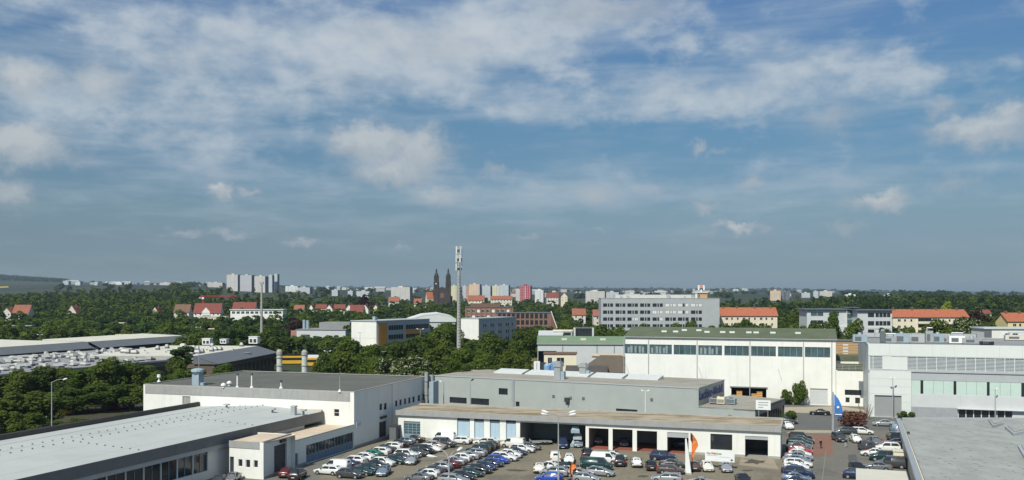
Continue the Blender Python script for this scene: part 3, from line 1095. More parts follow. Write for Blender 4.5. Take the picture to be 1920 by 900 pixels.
# sectional door with panes
x0, x1, z0, z1 = d1
dd = MB(fb); dd.box(x0, x1, .2, .28, z0, z0 + 1.0); dd.box(x0, x1, .2, .28, z1 - .45, z1)
for k in range(5):
    xx = x0 + (x1 - x0) * k / 4
    dd.box(xx - .05, xx + .05, .19, .28, z0 + 1.0, z1 - .45)
for k in range(1, 4):
    zz_ = z0 + 1.0 + (z1 - 1.45 - z0) * k / 4
    dd.box(x0, x1, .195, .28, zz_ - .05, zz_ + .05)
dr = dd.build('sectional_door', FRAMEB, row)
pp = MB(fb); pp.box(x0, x1, .24, .27, z0 + 1, z1 - .45); pp.build('pane', GLASSB, dr)
for r_ in blues:
    mb = MB(fb)
    mb.box(r_[0] + .1, r_[1] - .1, .22, .3, r_[2], r_[3] - .55)
    mb.box((r_[0] + r_[1]) / 2 - .03, (r_[0] + r_[1]) / 2 + .03, .19, .22, r_[2], r_[3] - .6)
    db = mb.build('panel_door', DOORB, row)
    mb = MB(fb); mb.box(r_[0], r_[1], .1, .3, r_[3] - .5, r_[3]); mb.build('lintel', FRAMED, row)
    mb = MB(fb); mb.box(r_[0], r_[0] + .1, .1, .3, r_[2], r_[3] - .5); mb.box(r_[1] - .1, r_[1], .1, .3, r_[2], r_[3] - .5); mb.build('jamb', FRAMEB, row)
mb = MB(fb); mb.box(blues[0][0] - .4, port[0] - .2, -1.1, -.002, .0, .82); mb.build('loading_step', CONC, row)
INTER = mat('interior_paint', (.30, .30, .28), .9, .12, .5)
FLOORR = mat('red_floor', (.26, .09, .06), .8, .15, .8)
# carport and bay interiors
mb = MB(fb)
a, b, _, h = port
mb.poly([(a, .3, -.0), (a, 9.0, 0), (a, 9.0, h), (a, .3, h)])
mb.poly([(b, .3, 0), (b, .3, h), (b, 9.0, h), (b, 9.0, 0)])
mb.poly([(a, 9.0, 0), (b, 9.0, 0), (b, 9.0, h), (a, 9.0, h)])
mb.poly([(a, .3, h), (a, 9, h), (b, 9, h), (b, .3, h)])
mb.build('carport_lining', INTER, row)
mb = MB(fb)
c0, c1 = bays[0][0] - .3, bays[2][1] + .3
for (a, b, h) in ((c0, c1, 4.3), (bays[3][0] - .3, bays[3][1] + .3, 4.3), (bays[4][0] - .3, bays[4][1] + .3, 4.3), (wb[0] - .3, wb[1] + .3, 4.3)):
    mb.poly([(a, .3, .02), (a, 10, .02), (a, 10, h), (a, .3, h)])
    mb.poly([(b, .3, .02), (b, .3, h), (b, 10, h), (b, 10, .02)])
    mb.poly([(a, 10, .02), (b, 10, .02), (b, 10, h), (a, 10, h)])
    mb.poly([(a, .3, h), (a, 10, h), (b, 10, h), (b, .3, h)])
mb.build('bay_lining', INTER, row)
for (a, b) in ((c0, c1), (bays[3][0] - .3, bays[3][1] + .3), (bays[4][0] - .3, bays[4][1] + .3)):
    mb = MB(fb)
    mb.poly([(a, 0, .03), (b, 0, .03), (b, 10, .03), (a, 10, .03)])
    mb.build('bay_floor', FLOORR if a < bays[4][0] - 1 else INTER, row)
window(row, fb, wb, depth=.2, nx=1, nz=1, fm=FRAMED, gm=GLASS, fw=.1)
for r_, frac in ((bays[3], .24), (bays[4], .16)):
    roller_door(row, fb, (r_[0], r_[1], r_[3] - (r_[3] - r_[2]) * frac, r_[3]), depth=.1, m=GREYP, n=3, name='raised_door')

# ------------------------------------------------------------------ grey clad hall behind the garage row, with its low annex
G0, G1 = (-19.4, 228.0), (40.5, 196.8)
ag = math.atan2(G1[1] - G0[1], G1[0] - G0[0])
fg = Frame(G0, ag)
LG = math.hypot(G1[0] - G0[0], G1[1] - G0[1])
HG, DG = 8.25, 22.0
gh = thing('grey_hall', 'grey metal clad hall with weathered flat roof behind the garage row', 'building', fg)
gw = [fg.rect(843, 745, 875, 756), fg.rect(883, 747, 917, 759), fg.rect(935, 728, 952, 740), fg.rect(1155, 767, 1195, 772), fg.rect(967, 753, 974, 762)]
gw[3] = (gw[3][0], gw[3][1], gw[3][2] - .6, gw[3][3])
fgr = fg.sub(LG, 0, R(90))
shell(fg, LG, DG, HG, gh, GREYM, gw)
for i, r_ in enumerate(gw):
    window(gh, fg, r_, nx=(4, 4, 3, 3, 1)[i], fm=FRAMED, gm=GLASS, depth=.15)
mb = MB(fg); mb.box(-.1, LG + .1, -.12, .1, HG - .12, HG + .12); mb.box(LG - .1, LG + .12, .1, DG, HG - .12, HG + .12); mb.build('roof_edge', GREYP, gh)
ROOFWT = mat('weathered_beige_roof', (.33, .31, .26), .95, .10, .9, col2=(.25, .23, .19), f2=(.45, .7), scale2=.14, stretch=(1, 1.8, 1), bump=.15)
mb = MB(fg); mb.box(.1, LG - .1, .1, DG, HG - .1, HG + .06); mb.build('roof', ROOFWT, gh)
mb = MB(fg); dx = fg.x_at(962.5); mb.box(dx - .3, dx + .3, -.3, -.002, 0, HG); mb.build('downpipe', METAL, gh)
SKYL = mat('rooflight_sheet', (.60, .62, .60), .4, .08, .8)
sx = 10.0
while sx < LG - 14:
    mb = MB(fg)
    y = 12.5
    mb.prism([(sx, y), (sx + 8.2, y), (sx + 8.2, y + 4.2), (sx, y + 4.2)], HG + .05, [HG + .3, HG + .3, HG + 1.0, HG + 1.0])
    mb.build('rooflight', SKYL, gh)
    sx += 9.0
mb = MB(fg)
for px, py in ((1070, 746), (1094, 747), (1038, 743), (1222, 749)):
    x = fg.x_at(px); z = fg.z_at(x, py)
    mb.box(x - .3, x + .3, -.15, -.002, z - .3, z + .3)
mb.build('wall_vent', GREYD, gh)
x = fg.x_at(1064); z = fg.z_at(x, 751)
mb = MB(fg); mb.box(x - .5, x + .6, -.7, -.002, z - .3, z + .7); mb.cyl((x + .2, -.4, z - 1.0), (x + .2, -.4, z - .3), .15, .15, 6); mb.build('wall_fan', DOORD, gh)
# blue lettering on the shaded end wall (stands proud of the cladding)
def text_mesh(body, size, m, ext=.02):
    c_ = bpy.data.curves.new('letters', 'FONT')
    c_.body, c_.size, c_.extrude, c_.align_x = body, size, ext, 'LEFT'
    c_.resolution_u = 2
    c_.offset = size * .03
    t_ = bpy.data.objects.new('letters', c_)
    COL.objects.link(t_)
    bpy.context.view_layer.update()
    me = bpy.data.meshes.new_from_object(t_.evaluated_get(bpy.context.evaluated_depsgraph_get()))
    bpy.data.objects.remove(t_)
    me.materials.clear()
    me.materials.append(m)
    return me


def put_text(name, body, size, m, fr_, x, y, z, parent=None, width=None):
    me = text_mesh(body, size, m)
    xs_ = [v.co.x for v in me.vertices]
    wd = max(xs_) - min(xs_)
    s = (width / wd) if width else 1.0
    for v in me.vertices:
        v.co.x = (v.co.x - min(xs_)) * s
    o_ = bpy.data.objects.new(name, me)
    COL.objects.link(o_)
    M_ = Matrix.Translation(fr_.w((x, y, z))) @ Matrix.Rotation(fr_.a, 4, 'Z') @ Matrix.Rotation(R(90), 4, 'X')
    if parent is not None:
        root = parent
        while root.parent is not None:
            root = root.parent
        o_.parent = parent
        o_.matrix_local = ROOTM[root.name].inverted() @ M_
    else:
        o_.matrix_world = M_
        ROOTM[o_.name] = M_
    return o_


put_text('lettering', 'Lackier-Mobil', 2.6, BLUEL, fgr, .5, -.1, HG - 2.6, gh, width=DG - 2.5)

# annex
X1, X2 = zp(1416, 769, 4.3), zp(1471, 749, 4.3)
an_pts = [G1, X1, X2, (53.5, 219.5), (51.2, 216.0)]
fan = Frame(G1, math.atan2(X1[1] - G1[1], X1[0] - G1[0]))
LAN = math.hypot(X1[0] - G1[0], X1[1] - G1[1])
ann = thing('grey_annex', 'low grey annex with glazed dark end beside the grey clad hall', 'building', fan)
mb = MB(fan); facade(mb, fan, LAN, 4.3, [(6.5, 7.3, 2.2, 2.9)]); mb.build('wall', GREYM, ann)
fx = Frame(X1, math.atan2(X2[1] - X1[1], X2[0] - X1[0]))
LX = math.hypot(X2[0] - X1[0], X2[1] - X1[1])
mb = MB(fx); mb.box(0, LX, 0, .2, 3.0, 4.3); mb.box(0, LX, .05, .2, -.2, .3); mb.build('dark_fascia', GREYD, ann)
for k in range(8):
    a = LX * k / 8
    window(ann, fx, (a + .03, a + LX / 8 - .03, .3, 3.0), depth=.2, nx=2, fm=FRAMED, gm=GLASS)
mb = MB(); mb.prism(an_pts, 4.0, 4.36); mb.build('roof', ROOFWT, ann)
mb = MB(fx); mb.box(0, LX, -.02, .25, 4.36, 4.62); mb.build('roof_edge', CONC, ann)
mb = MB(); mb.prism([X2, (X2[0] - 1, X2[1] + .3), (52.5, 219.5), (53.5, 219.5)], -.2, 4.0); mb.build('rear_wall', GREYM, ann)

# rooftop units on the annex
for px, py, wd, dp, h, m, lab in ((1340, 757, 1.9, 1.5, 1.1, METAL, 'silver roof unit on the annex roof, closest to the blue lettering'),
                                  (1353, 758, 1.7, 1.4, 1.5, CREAM, 'cream box shaped roof unit on the annex roof between two others'),
                                  (1371, 758, 2.0, 1.5, 1.1, METALB, 'pale blue air conditioner on the annex roof')):
    c = zp(px, py, 4.4)
    fr = Frame(c, fan.a, 4.36)
    t = thing('roof_unit', lab, 'roof unit', fr)
    mb = MB(fr); mb.box(-wd / 2, wd / 2, -dp / 2, dp / 2, .25, h + .25); mb.build('casing', m, t)
    mb = MB(fr); mb.cyl((0, 0, h + .25), (0, 0, h + .38), .5, .45, 10); mb.build('fan', FRAMED, t)
    mb = MB(fr)
    for q in range(4):
        mb.box(-wd / 2 + .1, wd / 2 - .1, -dp / 2 - .03, -dp / 2, .45 + q * .2, .55 + q * .2)
    mb.build('grille', FRAMED, t)
    mb = MB(fr); mb.box(-wd / 2, -wd / 2 + .2, -dp / 2, dp / 2, 0, .25); mb.box(wd / 2 - .2, wd / 2, -dp / 2, dp / 2, 0, .25); mb.build('skid', GREYD, t)

# tall metal vents on the grey hall roof
for px, py, h, lab in ((1047, 711, 4.3, 'tall galvanised vent tower on the grey hall roof beside the blue tanks'),
                       (1094, 705, 3.2, 'shorter galvanised vent tower on the grey hall roof before the brown hipped roof')):
    c = zp(px, py, HG + .05)
    fr = Frame(c, ag, HG + .05)
    t = thing('vent_tower', lab, 'vent', fr)
    mb = MB(fr); mb.box(-.8, .8, -.8, .8, 0, h * .7); mb.build('shaft', METAL, t)
    mb = MB(fr); mb.box(-1.0, 1.0, -1.0, 1.0, h * .7, h * .92); mb.box(-.7, .7, -.7, .7, h * .92, h); mb.build('head', METAL, t)
    mb = MB(fr); mb.box(.8, 1.7, -.5, .5, 0, h * .45); mb.build('duct', METALB, t)

# ------------------------------------------------------------------ white hall with green roof and window band
LWH, DWH, HWH = 54.6, 24.0, 17.0
fw_ = Frame((83.2 - LWH * gu[0], 233.0 - LWH * gu[1]), A0)
wh = thing('window_band_hall', 'tall white hall with dark green roof and one long window band', 'building', fw_)
edges = [(1171, 1214.5), (1217.5, 1260), (1263, 1305.5), (1309, 1354), (1358, 1404.5), (1408, 1455), (1458.5, 1505), (1509, 1557)]
wops = [(fw_.x_at(a), fw_.x_at(b), 12.35, 15.0) for a, b in edges]
gdw = (fw_.x_at(1519), fw_.x_at(1552), .02, 4.3)
dock = (fw_.x_at(1371), fw_.x_at(1437), 1.1, 4.0)
mb = MB(fw_)
facade(mb, fw_, LWH, HWH, wops + [gdw, dock], .3)
facade(mb, fw_.sub(LWH, 0, R(90)), DWH, HWH)
facade(mb, fw_.sub(LWH, DWH, R(180)), LWH, HWH)
facade(mb, fw_.sub(0, DWH, R(-90)), DWH, HWH)
mb.build('wall', WHITE, wh)
for i, r_ in enumerate(wops):
    window(wh, fw_, r_, nx=4, nz=1, fm=FRAMEB, gm=GLASSB, fw=.1, depth=.2)
    if i in (0, 1, 3):
        mb = MB(fw_)
        rr = random.Random(i)
        for q in range(5):
            xx = r_[0] + .4 + (r_[1] - r_[0] - 1.2) * q / 5 + rr.uniform(0, .5)
            mb.box(xx, xx + .55, .16, .195, r_[2] + .3, r_[3] - rr.uniform(.3, 1.0))
        mb.build('curtain', MAT.get('dim_curtain') or mat('dim_curtain', (.24, .29, .29), .8, .1, .8), wh)
roller_door(wh, fw_, gdw, m=GREYL, n=12)
mb = MB(fw_)
for px in (1216, 1307, 1406, 1506.5, 1559.5, 1170):
    x = fw_.x_at(px); mb = MB(fw_)
    mb.cyl((x, -.14, 0), (x, -.14, HWH), .11, .11, 6)
    mb.build('downpipe', METALB if px in (1559.5, 1170) else GREYP, wh)
gable_roof(fw_, LWH, DWH, HWH + .05, 2.1, wh, ROOFG, over=.35, wm=WHITE, th=.25)
mb = MB(fw_); mb.box(-.3, LWH + .3, -.55, -.36, HWH - .12, HWH + .1); mb.build('gutter', METAL, wh)
mb = MB(fw_)
a, b, z0, z1 = dock
mb.poly([(a, .3, z0), (a, 6, z0), (a, 6, z1), (a, .3, z1)]); mb.poly([(b, .3, z0), (b, .3, z1), (b, 6, z1), (b, 6, z0)])
mb.poly([(a, 6, z0), (b, 6, z0), (b, 6, z1), (a, 6, z1)]); mb.poly([(a, .3, z0), (b, .3, z0), (b, 6, z0), (a, 6, z0)]); mb.poly([(a, .3, z1), (a, 6, z1), (b, 6, z1), (b, .3, z1)])
mb.build('dock_lining', DOORD, wh)
mb = MB(fw_); mb.box(a - .3, b + .3, -.3, -.002, z1 - .05, z1 + .25); mb.build('dock_canopy', FASCIA_D, wh)
for px, hh, lab in ((1386, 1.9, 'tall orange wooden crate standing in the loading dock'), (1414, 1.3, 'wide orange wooden crate stack in the loading dock, lower one'),
                    (1424, 1.9, 'orange wooden crate stack in the loading dock next to the dock end')):
    x = fw_.x_at(px)
    fr = Frame(fw_.pt(x, .95), A0, 1.1)
    t = thing('wooden_crate', lab, 'crate', fr)
    wd = .75
    mb = MB(fr); mb.box(-wd + .06, wd - .06, -.54, .54, .12, hh - .04); mb.build('body', WOODO, t)
    for k in range(4):
        mb = MB(fr); z = .14 + (hh - .3) * k / 3
        mb.box(-wd, wd, -.62, -.56, z, z + .14); mb.build('slat', WOODO, t)
    mb = MB(fr); mb.box(-wd, wd, -.6, .6, 0, .1); mb.build('base', WOODO, t)
# small roof lights and vents on the green roof
for px in (1240, 1262, 1277, 1305, 1322, 1352, 1370, 1402, 1416, 1448, 1496):
    x = fw_.x_at(px)
    mb = MB(fw_)
    y = 7.5 if px % 2 else 5.5
    z = HWH + .3 + 2.1 * y / 12
    mb.box(x - .7, x + .7, y - .4, y + .4, z - .1, z + .35)
    mb.build('roof_vent', POLEW, wh)
# lean pipes on the front
for (a, b, c_, d_) in ((1173, 683, 1181, 705), (1310, 688, 1317, 710), (1459, 692, 1466, 713)):
    x0, x1 = fw_.x_at(a), fw_.x_at(c_)
    mb = MB(fw_); mb.path([(x0, -.1, fw_.z_at(x0, b)), (x1, -.1, fw_.z_at(x1, d_))], .06); mb.build('stay_pipe', GREYP, wh)

# ------------------------------------------------------------------ white link with terrace between the two big halls
fli = fw_.sub(LWH + .02, .6, 0)
LLI = 9.6
link = thing('link_block', 'plain white link block with railed terrace between the two big white halls', 'building', fli)
r1 = fli.rect(1584, 731, 1615, 741); r2 = fli.rect(1585, 745, 1593.5, 755); r3 = fli.rect(1603, 745.5, 1613, 757)
r4 = fli.rect(1570, 682, 1621, 696)
shell(fli, LLI, 14, 9.2, link, WHITE, [r1, r2, r3, r4])
window(link, fli, r1, nx=4, fm=FRAMED); window(link, fli, r2); window(link, fli, r3)
mb = MB(fli); mb.box(r4[0], r4[1], .28, .32, r4[2], r4[3]); mb.box(r4[0] + 2.2, r4[1], .2, .28, r4[2], r4[2] + 1.1); mb.build('recess_back', ROOFG, link)
mb = MB(fli); mb.box(.1, LLI - .1, .3, 13.7, 9.0, 9.22); mb.build('roof', ROOFG, link)
mb = MB(fli)
for z in (9.6, 10.0, 10.4):
    mb.path([(.1, .15, z), (LLI - .1, .15, z)], .04, 5)
for k in range(7):
    mb.path([(.1 + (LLI - .2) * k / 6, .15, 9.2), (.1 + (LLI - .2) * k / 6, .15, 10.42)], .04, 5)
mb.build('railing', GREYP, link)

# ------------------------------------------------------------------ modern white and grey hall with louvre band
fm_ = Frame((83.7, 213.0), A0)
LM, DM, HM = 74.0, 42.0, 17.0
mod = thing('modern_hall', 'modern hall with white parapet, louvre band and pale green glazing strip', 'building', fm_)
xg = fm_.x_at(1708)
z_l1, z_l0 = 14.2, 11.15
slots = [fm_.rect(a, b, c_, d_) for a, b, c_, d_ in ((1726, 715, 1731, 735), (1788, 716, 1793, 738), (1850.5, 718, 1855.5, 741), (1915, 720, 1921, 743))]
gl0, gl1 = 5.65, 8.75
dk = (fm_.x_at(1797), fm_.x_at(1899), .35, 2.5)
mb = MB(fm_)
facade(mb, fm_, LM, HM, [(xg, LM - .5, gl0, gl1), (fm_.x_at(1631), fm_.x_at(1655), z_l0, z_l1), (fm_.x_at(1671), LM - .4, z_l0, z_l1), dk], .3)
facade(mb, fm_.sub(LM, 0, R(90)), DM, HM); facade(mb, fm_.sub(LM, DM, R(180)), LM, HM); facade(mb, fm_.sub(0, DM, R(-90)), DM, HM)
mb.build('wall', GREYL, mod)
x = 0.0
while x < LM - .05:        # parapet cladding panels
    mb = MB(fm_); mb.box(x + .015, min(x + 4.6, LM) - .015, -.1, -.004, z_l1 + .1, HM + .02); mb.build('parapet_panel', WHITE2, mod)
    x += 4.6
a, b = fm_.x_at(1655), fm_.x_at(1671)
mb = MB(fm_); mb.box(a, b, -.08, -.004, z_l0, z_l1); mb.build('white_panel', WHITE2, mod)
# louvre panels, each a frame with blades
lx = [fm_.x_at(1631), fm_.x_at(1637), fm_.x_at(1655)]
segs = [(lx[0], lx[1]), (lx[1], lx[2])]
pxl = [1671, 1685, 1701] + [1701 + 18.3 * k for k in range(1, 16)]
segs += [(fm_.x_at(pxl[i]), fm_.x_at(pxl[i + 1])) for i in range(len(pxl) - 1) if fm_.x_at(pxl[i + 1]) < LM]
LOUV = mat('louvre_blade', (.38, .41, .43), .5, .06, .8)
for i, (a, b) in enumerate(segs):
    mb = MB(fm_)
    t_ = .07
    mb.box(a, a + t_, -.05, .2, z_l0, z_l1); mb.box(b - t_, b, -.05, .2, z_l0, z_l1); mb.box(a + t_, b - t_, -.05, .2, z_l1 - t_, z_l1); mb.box(a + t_, b - t_, -.05, .2, z_l0, z_l0 + t_)
    lo = mb.build('louvre_panel', WHITE2, mod)
    mb = MB(fm_)
    nb = 9
    if 2 <= i <= 3:
        mb.box(a + t_, b - t_, .02, .1, z_l0 + t_, z_l1 - t_)
        mb.build('infill', WHITE2, lo)
    else:
        for k in range(nb):
            z = z_l0 + .15 + (z_l1 - z_l0 - .3) * k / nb
            mb.poly([(a + t_, .02, z), (b - t_, .02, z), (b - t_, .2, z + .22), (a + t_, .2, z + .22)])
        mb.box((a + b) / 2 - .04, (a + b) / 2 + .04, -.02, .16, z_l0, z_l1)
        mb.build('blade', LOUV, lo)
mb = MB(fm_); mb.box(fm_.x_at(1631), LM - .4, .29, .35, z_l0, z_l1); mb.build('louvre_back', GREYD, mod)
mb = MB(fm_); mb.box(0, LM, -.3, -.003, z_l0 - .5, z_l0 - .1); mb.build('ledge', GREYP, mod)
x = xg
while x < LM - .05:        # grey spandrel panels above the glazing, pale ones beneath
    x2 = min(x + 5.2, LM)
    mb = MB(fm_); mb.box(x + .012, x2 - .012, -.06, -.004, gl1 + .05, z_l0 - .55); mb.build('spandrel_panel', GREYP, mod)
    mb = MB(fm_); mb.box(x + .012, x2 - .012, -.06, -.004, 2.6, gl0 - .05); mb.build('spandrel_panel', GREYL, mod)
    x = x2
# glazing strip with dark openable slots
cur = xg
for k, r_ in enumerate(slots + [(LM - .5, LM - .5, 0, 0)]):
    if r_[0] > cur + .2:
        n = max(1, int(round((r_[0] - cur) / 2.4)))
        for q in range(n):
            a, b = cur + (r_[0] - cur) * q / n, cur + (r_[0] - cur) * (q + 1) / n
            mb = MB(fm_); mb.box(a + .02, b - .02, .0, .06, gl0, gl1); mb.build('glass_panel', GLASSG, mod)
    if r_[1] > r_[0]:
        window(mod, fm_, (r_[0], r_[1], gl0, gl1), depth=.25, fm=FRAMED, gm=GLASS, fw=.06)
    cur = r_[1]
n = 7
for k in range(n):
    a, b = dk[0] + (dk[1] - dk[0]) * k / n, dk[0] + (dk[1] - dk[0]) * (k + 1) / n
    window(mod, fm_, (a, b, dk[2], dk[3]), depth=.25, nx=1, fm=FRAMEW, gm=GLASS, fw=.09, name='shop_window')
mb = MB(fm_); mb.box(xg, dk[0] - .1, -.03, -.003, -.1, 2.5); mb.build('base_cladding', METAL, mod)
mb = MB(fm_); mb.box(dk[0] - .3, LM, -.9, -.002, 2.5, 2.62); mb.build('canopy', GREYL, mod)
# garage block on its corner
fgb = fm_.sub(fm_.x_at(1630), -.55, 0)
xa, xb = 0.0, fm_.x_at(1708) - fm_.x_at(1630)
gd2 = (fm_.x_at(1639.5) - fm_.x_at(1630), fm_.x_at(1690) - fm_.x_at(1630), .02, 5.1)
mb = MB(fgb)
facade(mb, fgb, xb, 10.75, [gd2], .4)
facade(mb, fgb.sub(xb, 0, R(90)), .53, 10.75); facade(mb, fgb.sub(0, .53, R(-90)), .53, 10.75)
mb.poly([(0, 0, 10.75), (xb, 0, 10.75), (xb, .53, 10.75), (0, .53, 10.75)])
mb.build('corner_bay', WHITE2, mod)
roller_door(mod, fgb, gd2, m=DOORG, n=14, depth=.35)
for z in (1.8, 3.6, 5.4, 7.2, 9.0):
    mb = MB(fgb)
    for (a, b) in (((0, gd2[0] - .02), (gd2[1] + .02, xb)) if z < 5.2 else ((0, xb),)):
        mb.box(a, b, -.02, -.002, z, z + .03)
    mb.build('panel_joint', GREYP, mod)
mb = MB(fm_); mb.box(.3, LM - .3, .3, DM - .3, HM - .35, HM - .1); mb.build('roof', ROOFGR, mod)
mb = MB(fm_); mb.box(-.05, LM, .02, .3, HM - .3, HM + .06); mb.box(-.05, .3, .3, DM, HM - .3, HM + .05); mb.build('parapet', WHITE2, mod)

# ------------------------------------------------------------------ grey flat roofed building at the lower right corner
rq = [zp(1688, 785, 5.0), zp(1730, 900, 5.0)]
dxy = (rq[1][0] - rq[0][0], rq[1][1] - rq[0][1])
near = (rq[0][0] + dxy[0] * 1.9, rq[0][1] + dxy[1] * 1.9)
fR = Frame(near, math.atan2(-dxy[1], -dxy[0]))
LR = math.hypot(dxy[0], dxy[1]) * 1.9
rb = thing('felt_roof_building', 'low building with large weathered grey felt roof and metal edge strip', 'building', fR)
wall_pts = [rq[0], near, (150, near[1]), (150, 173.5)]
mb = MB(); mb.prism(wall_pts, -.3, 4.6); mb.build('wall', CREAM, rb)
mb = MB(); mb.prism([(rq[0][0] + .3, rq[0][1] + .1), (near[0] + .3, near[1] - .3), (150.2, near[1] - .3), (150.2, 173.6)], 4.62, 4.85); mb.build('roof', ROOFF, rb)
mb = MB(fR); mb.box(-.3, LR + .1, -.02, .75, 4.55, 5.05); mb.build('edge_strip', METAL, rb)
mb = MB(); mb.box(rq[0][0] + .9, 150, 173.2, 173.75, 4.6, 5.0); mb.build('rear_kerb', GREYP, rb)
for k in range(5):        # lapped edges of the felt sheets
    y = -(6 + k * 9.0)
    mb = MB(fR); mb.box(.5, LR - .3, y - .04, y + .04, 4.84, 4.856); mb.build('felt_seam', ROOFF, rb)
for (pp, lab) in (([(1853, 790), (1875, 788), (1882, 797), (1862, 803)], 'upper'), ([(1884, 804), (1918, 800), (1930, 812), (1900, 818)], 'middle'), ([(1908, 840), (1960, 834), (1975, 856), (1922, 864)], 'lower')):
    mb = MB()
    pts = [zp(a, b, 4.85) for a, b in pp]
    mb.prism(pts, 4.8, 5.35)
    o = mb.build('roof_curb', GREYP, rb)
    cx_, cy_ = sum(p[0] for p in pts) / 4, sum(p[1] for p in pts) / 4
    mb = MB(); mb.prism([(cx_ + (p[0] - cx_) * .8, cy_ + (p[1] - cy_) * .8) for p in pts], 5.34, 5.5); mb.build('roof_hatch', ROOFF, rb)
mb = MB(); q = zp(1700, 812, 5.05); mb.cyl((q[0] + .3, q[1], 5.0), (q[0] + .3, q[1], 5.3), .25, .25, 8); mb.build('edge_outlet', FRAMED, rb)

# low cream annexes beside it
fr = Frame((52.2, 119.5), fR.a)
cb = thing('cream_shed', 'low cream shed with flat pale roof at the bottom edge beside the grey roof', 'shed', fr)
mb = MB(fr); mb.box(0, 11.4, -.2, 6.3, -.3, 3.0); mb.build('wall', CREAM, cb)
mb = MB(fr); mb.box(-.12, 11.52, -.3, 6.42, 3.0, 3.18); mb.build('roof', ROOFCR, cb)
mb = MB(fr); mb.box(3, 4, 6.3, 6.36, .1, 2.2); mb.build('door', GREYP, cb)
q = gp(1692, 871)
fr = Frame((q[0] - .6, q[1]), fR.a)
cb = thing('cream_cabinet', 'cream box cabinet standing against the wall below the grey felt roof', 'cabinet', fr)
mb = MB(fr); mb.box(-1.2, 1.2, -.9, .9, 0, 2.3); mb.build('body', CREAM, cb)
mb = MB(fr); mb.box(-1.3, 1.3, -1.0, 1.0, 2.3, 2.42); mb.build('lid', ROOFCR, cb)

# roof plant of the modern hall
for i, (px, py, wd, dp, h, m, lab) in enumerate((
        (1612, 640, 3.2, 2.2, 2.0, METALB, 'grey roof plant box at the link end of the modern hall roof'),
        (1655, 641, 1.2, 1.2, 3.0, GREYD, 'dark upright exhaust box on the modern hall roof'),
        (1668, 641, 3.0, 2.0, 1.6, METAL, 'silver air handler beside the dark exhaust box on the modern roof'),
        (1690, 641, 3.6, 2.0, 2.3, METALB, 'long blue grey air handling unit on the modern hall roof'),
        (1718, 641, 3.4, 2.2, 2.1, GREYP, 'grey air handling unit in the middle of the modern roof plant'),
        (1742, 641, 1.6, 1.6, 3.0, METAL, 'silver roof unit with tall cap on the modern roof'),
        (1758, 641, 2.6, 2.0, 2.2, METALB, 'blue grey roof unit next to the silver tall cap unit'),
        (1772, 641, 1.8, 1.6, 1.6, METAL, 'small silver roof unit before the white container'),
        (1793, 642, 3.4, 2.2, 1.9, WHITEP, 'white container unit on the modern hall roof'),
        (1822, 643, 4.0, 2.2, 1.5, METAL, 'low silver roof unit with curved cowl on the modern roof'),
        (1850, 645, 2.8, 1.6, .9, BLACKM, 'flat black roof unit on the modern roof'),
        (1905, 636, 5.2, 2.2, 1.4, ROOFCR, 'low pale duct casing far along the modern hall roof'))):
    fr = Frame(zp(px, py + 2.6, 16.9), A0, HM - .1)
    t = thing('roof_plant', lab, 'roof unit', fr)
    mb = MB(fr); mb.box(-wd / 2, wd / 2, -dp / 2, dp / 2, .2, h); mb.build('casing', m, t)
    mb = MB(fr); mb.box(-wd / 2 + .1, wd / 2 - .1, -dp / 2 + .1, dp / 2 - .1, 0, .2); mb.build('frame', GREYD, t)
    mb = MB(fr)
    if i % 3 == 0:
        mb.cyl((0, 0, h), (0, 0, h + .5), .5, .4, 10)
    elif i % 3 == 1:
        mb.box(-wd * .3, wd * .3, -dp * .3, dp * .3, h, h + .35)
    else:
        mb.path([(-wd * .3, 0, h), (-wd * .3, 0, h + .7), (wd * .45, 0, h + .7)], .16, 8)
    mb.build('cowl', METAL, t)
    mb = MB(fr); mb.box(-wd * .35, wd * .1, -dp / 2 - .03, -dp / 2, .5, h * .75); mb.build('grille', GREYD, t)
fr = Frame(zp(1700, 634, 16.9), A0, HM - .1)
t = thing('roof_screen', 'long grey louvred screen behind the plant on the modern hall roof', 'screen', fr)
for k in range(9):
    mb = MB(fr); mb.box(-11 + k * 3.1, -8.0 + k * 3.1, 0, .1, .2, 1.3); mb.build('panel', GREYP, t)
mb = MB(fr); mb.box(-11, 17, .1, .2, 0, 1.35); mb.build('rail', GREYD, t)

# ------------------------------------------------------------------ the large hall complex on the left
fF = Frame((-131 - .36 * 60, 232 - .933 * 60), R(66.0))       # x runs away along its right eave
cxh = thing('long_flat_hall', 'very long flat roofed industrial hall covered with white rooflight domes', 'building', fF)
LF = 152.0
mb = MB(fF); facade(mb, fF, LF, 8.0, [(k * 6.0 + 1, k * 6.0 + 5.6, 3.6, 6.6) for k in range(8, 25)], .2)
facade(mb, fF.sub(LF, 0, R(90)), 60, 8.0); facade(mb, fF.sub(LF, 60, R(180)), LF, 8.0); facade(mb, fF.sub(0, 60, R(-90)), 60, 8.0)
mb.build('wall', mat('shade_toned_wall', (.12, .115, .11), .9, .1, .5), cxh)  # the shade on the visible side is put into this dark colour
for k in range(8, 25):
    window(cxh, fF, (k * 6.0 + 1, k * 6.0 + 5.6, 3.6, 6.6), nx=4, fm=FRAMED)
mb = MB(fF); mb.box(-.3, LF + .3, -.3, 60, 8.0, 8.5, 0, 1); mb.build('roof', [GREYP, ROOFGR], cxh)
rr = random.Random(5)
DOME = mat('rooflight_dome', (.44, .44, .41), .45, .12, .6)
_dm = {}


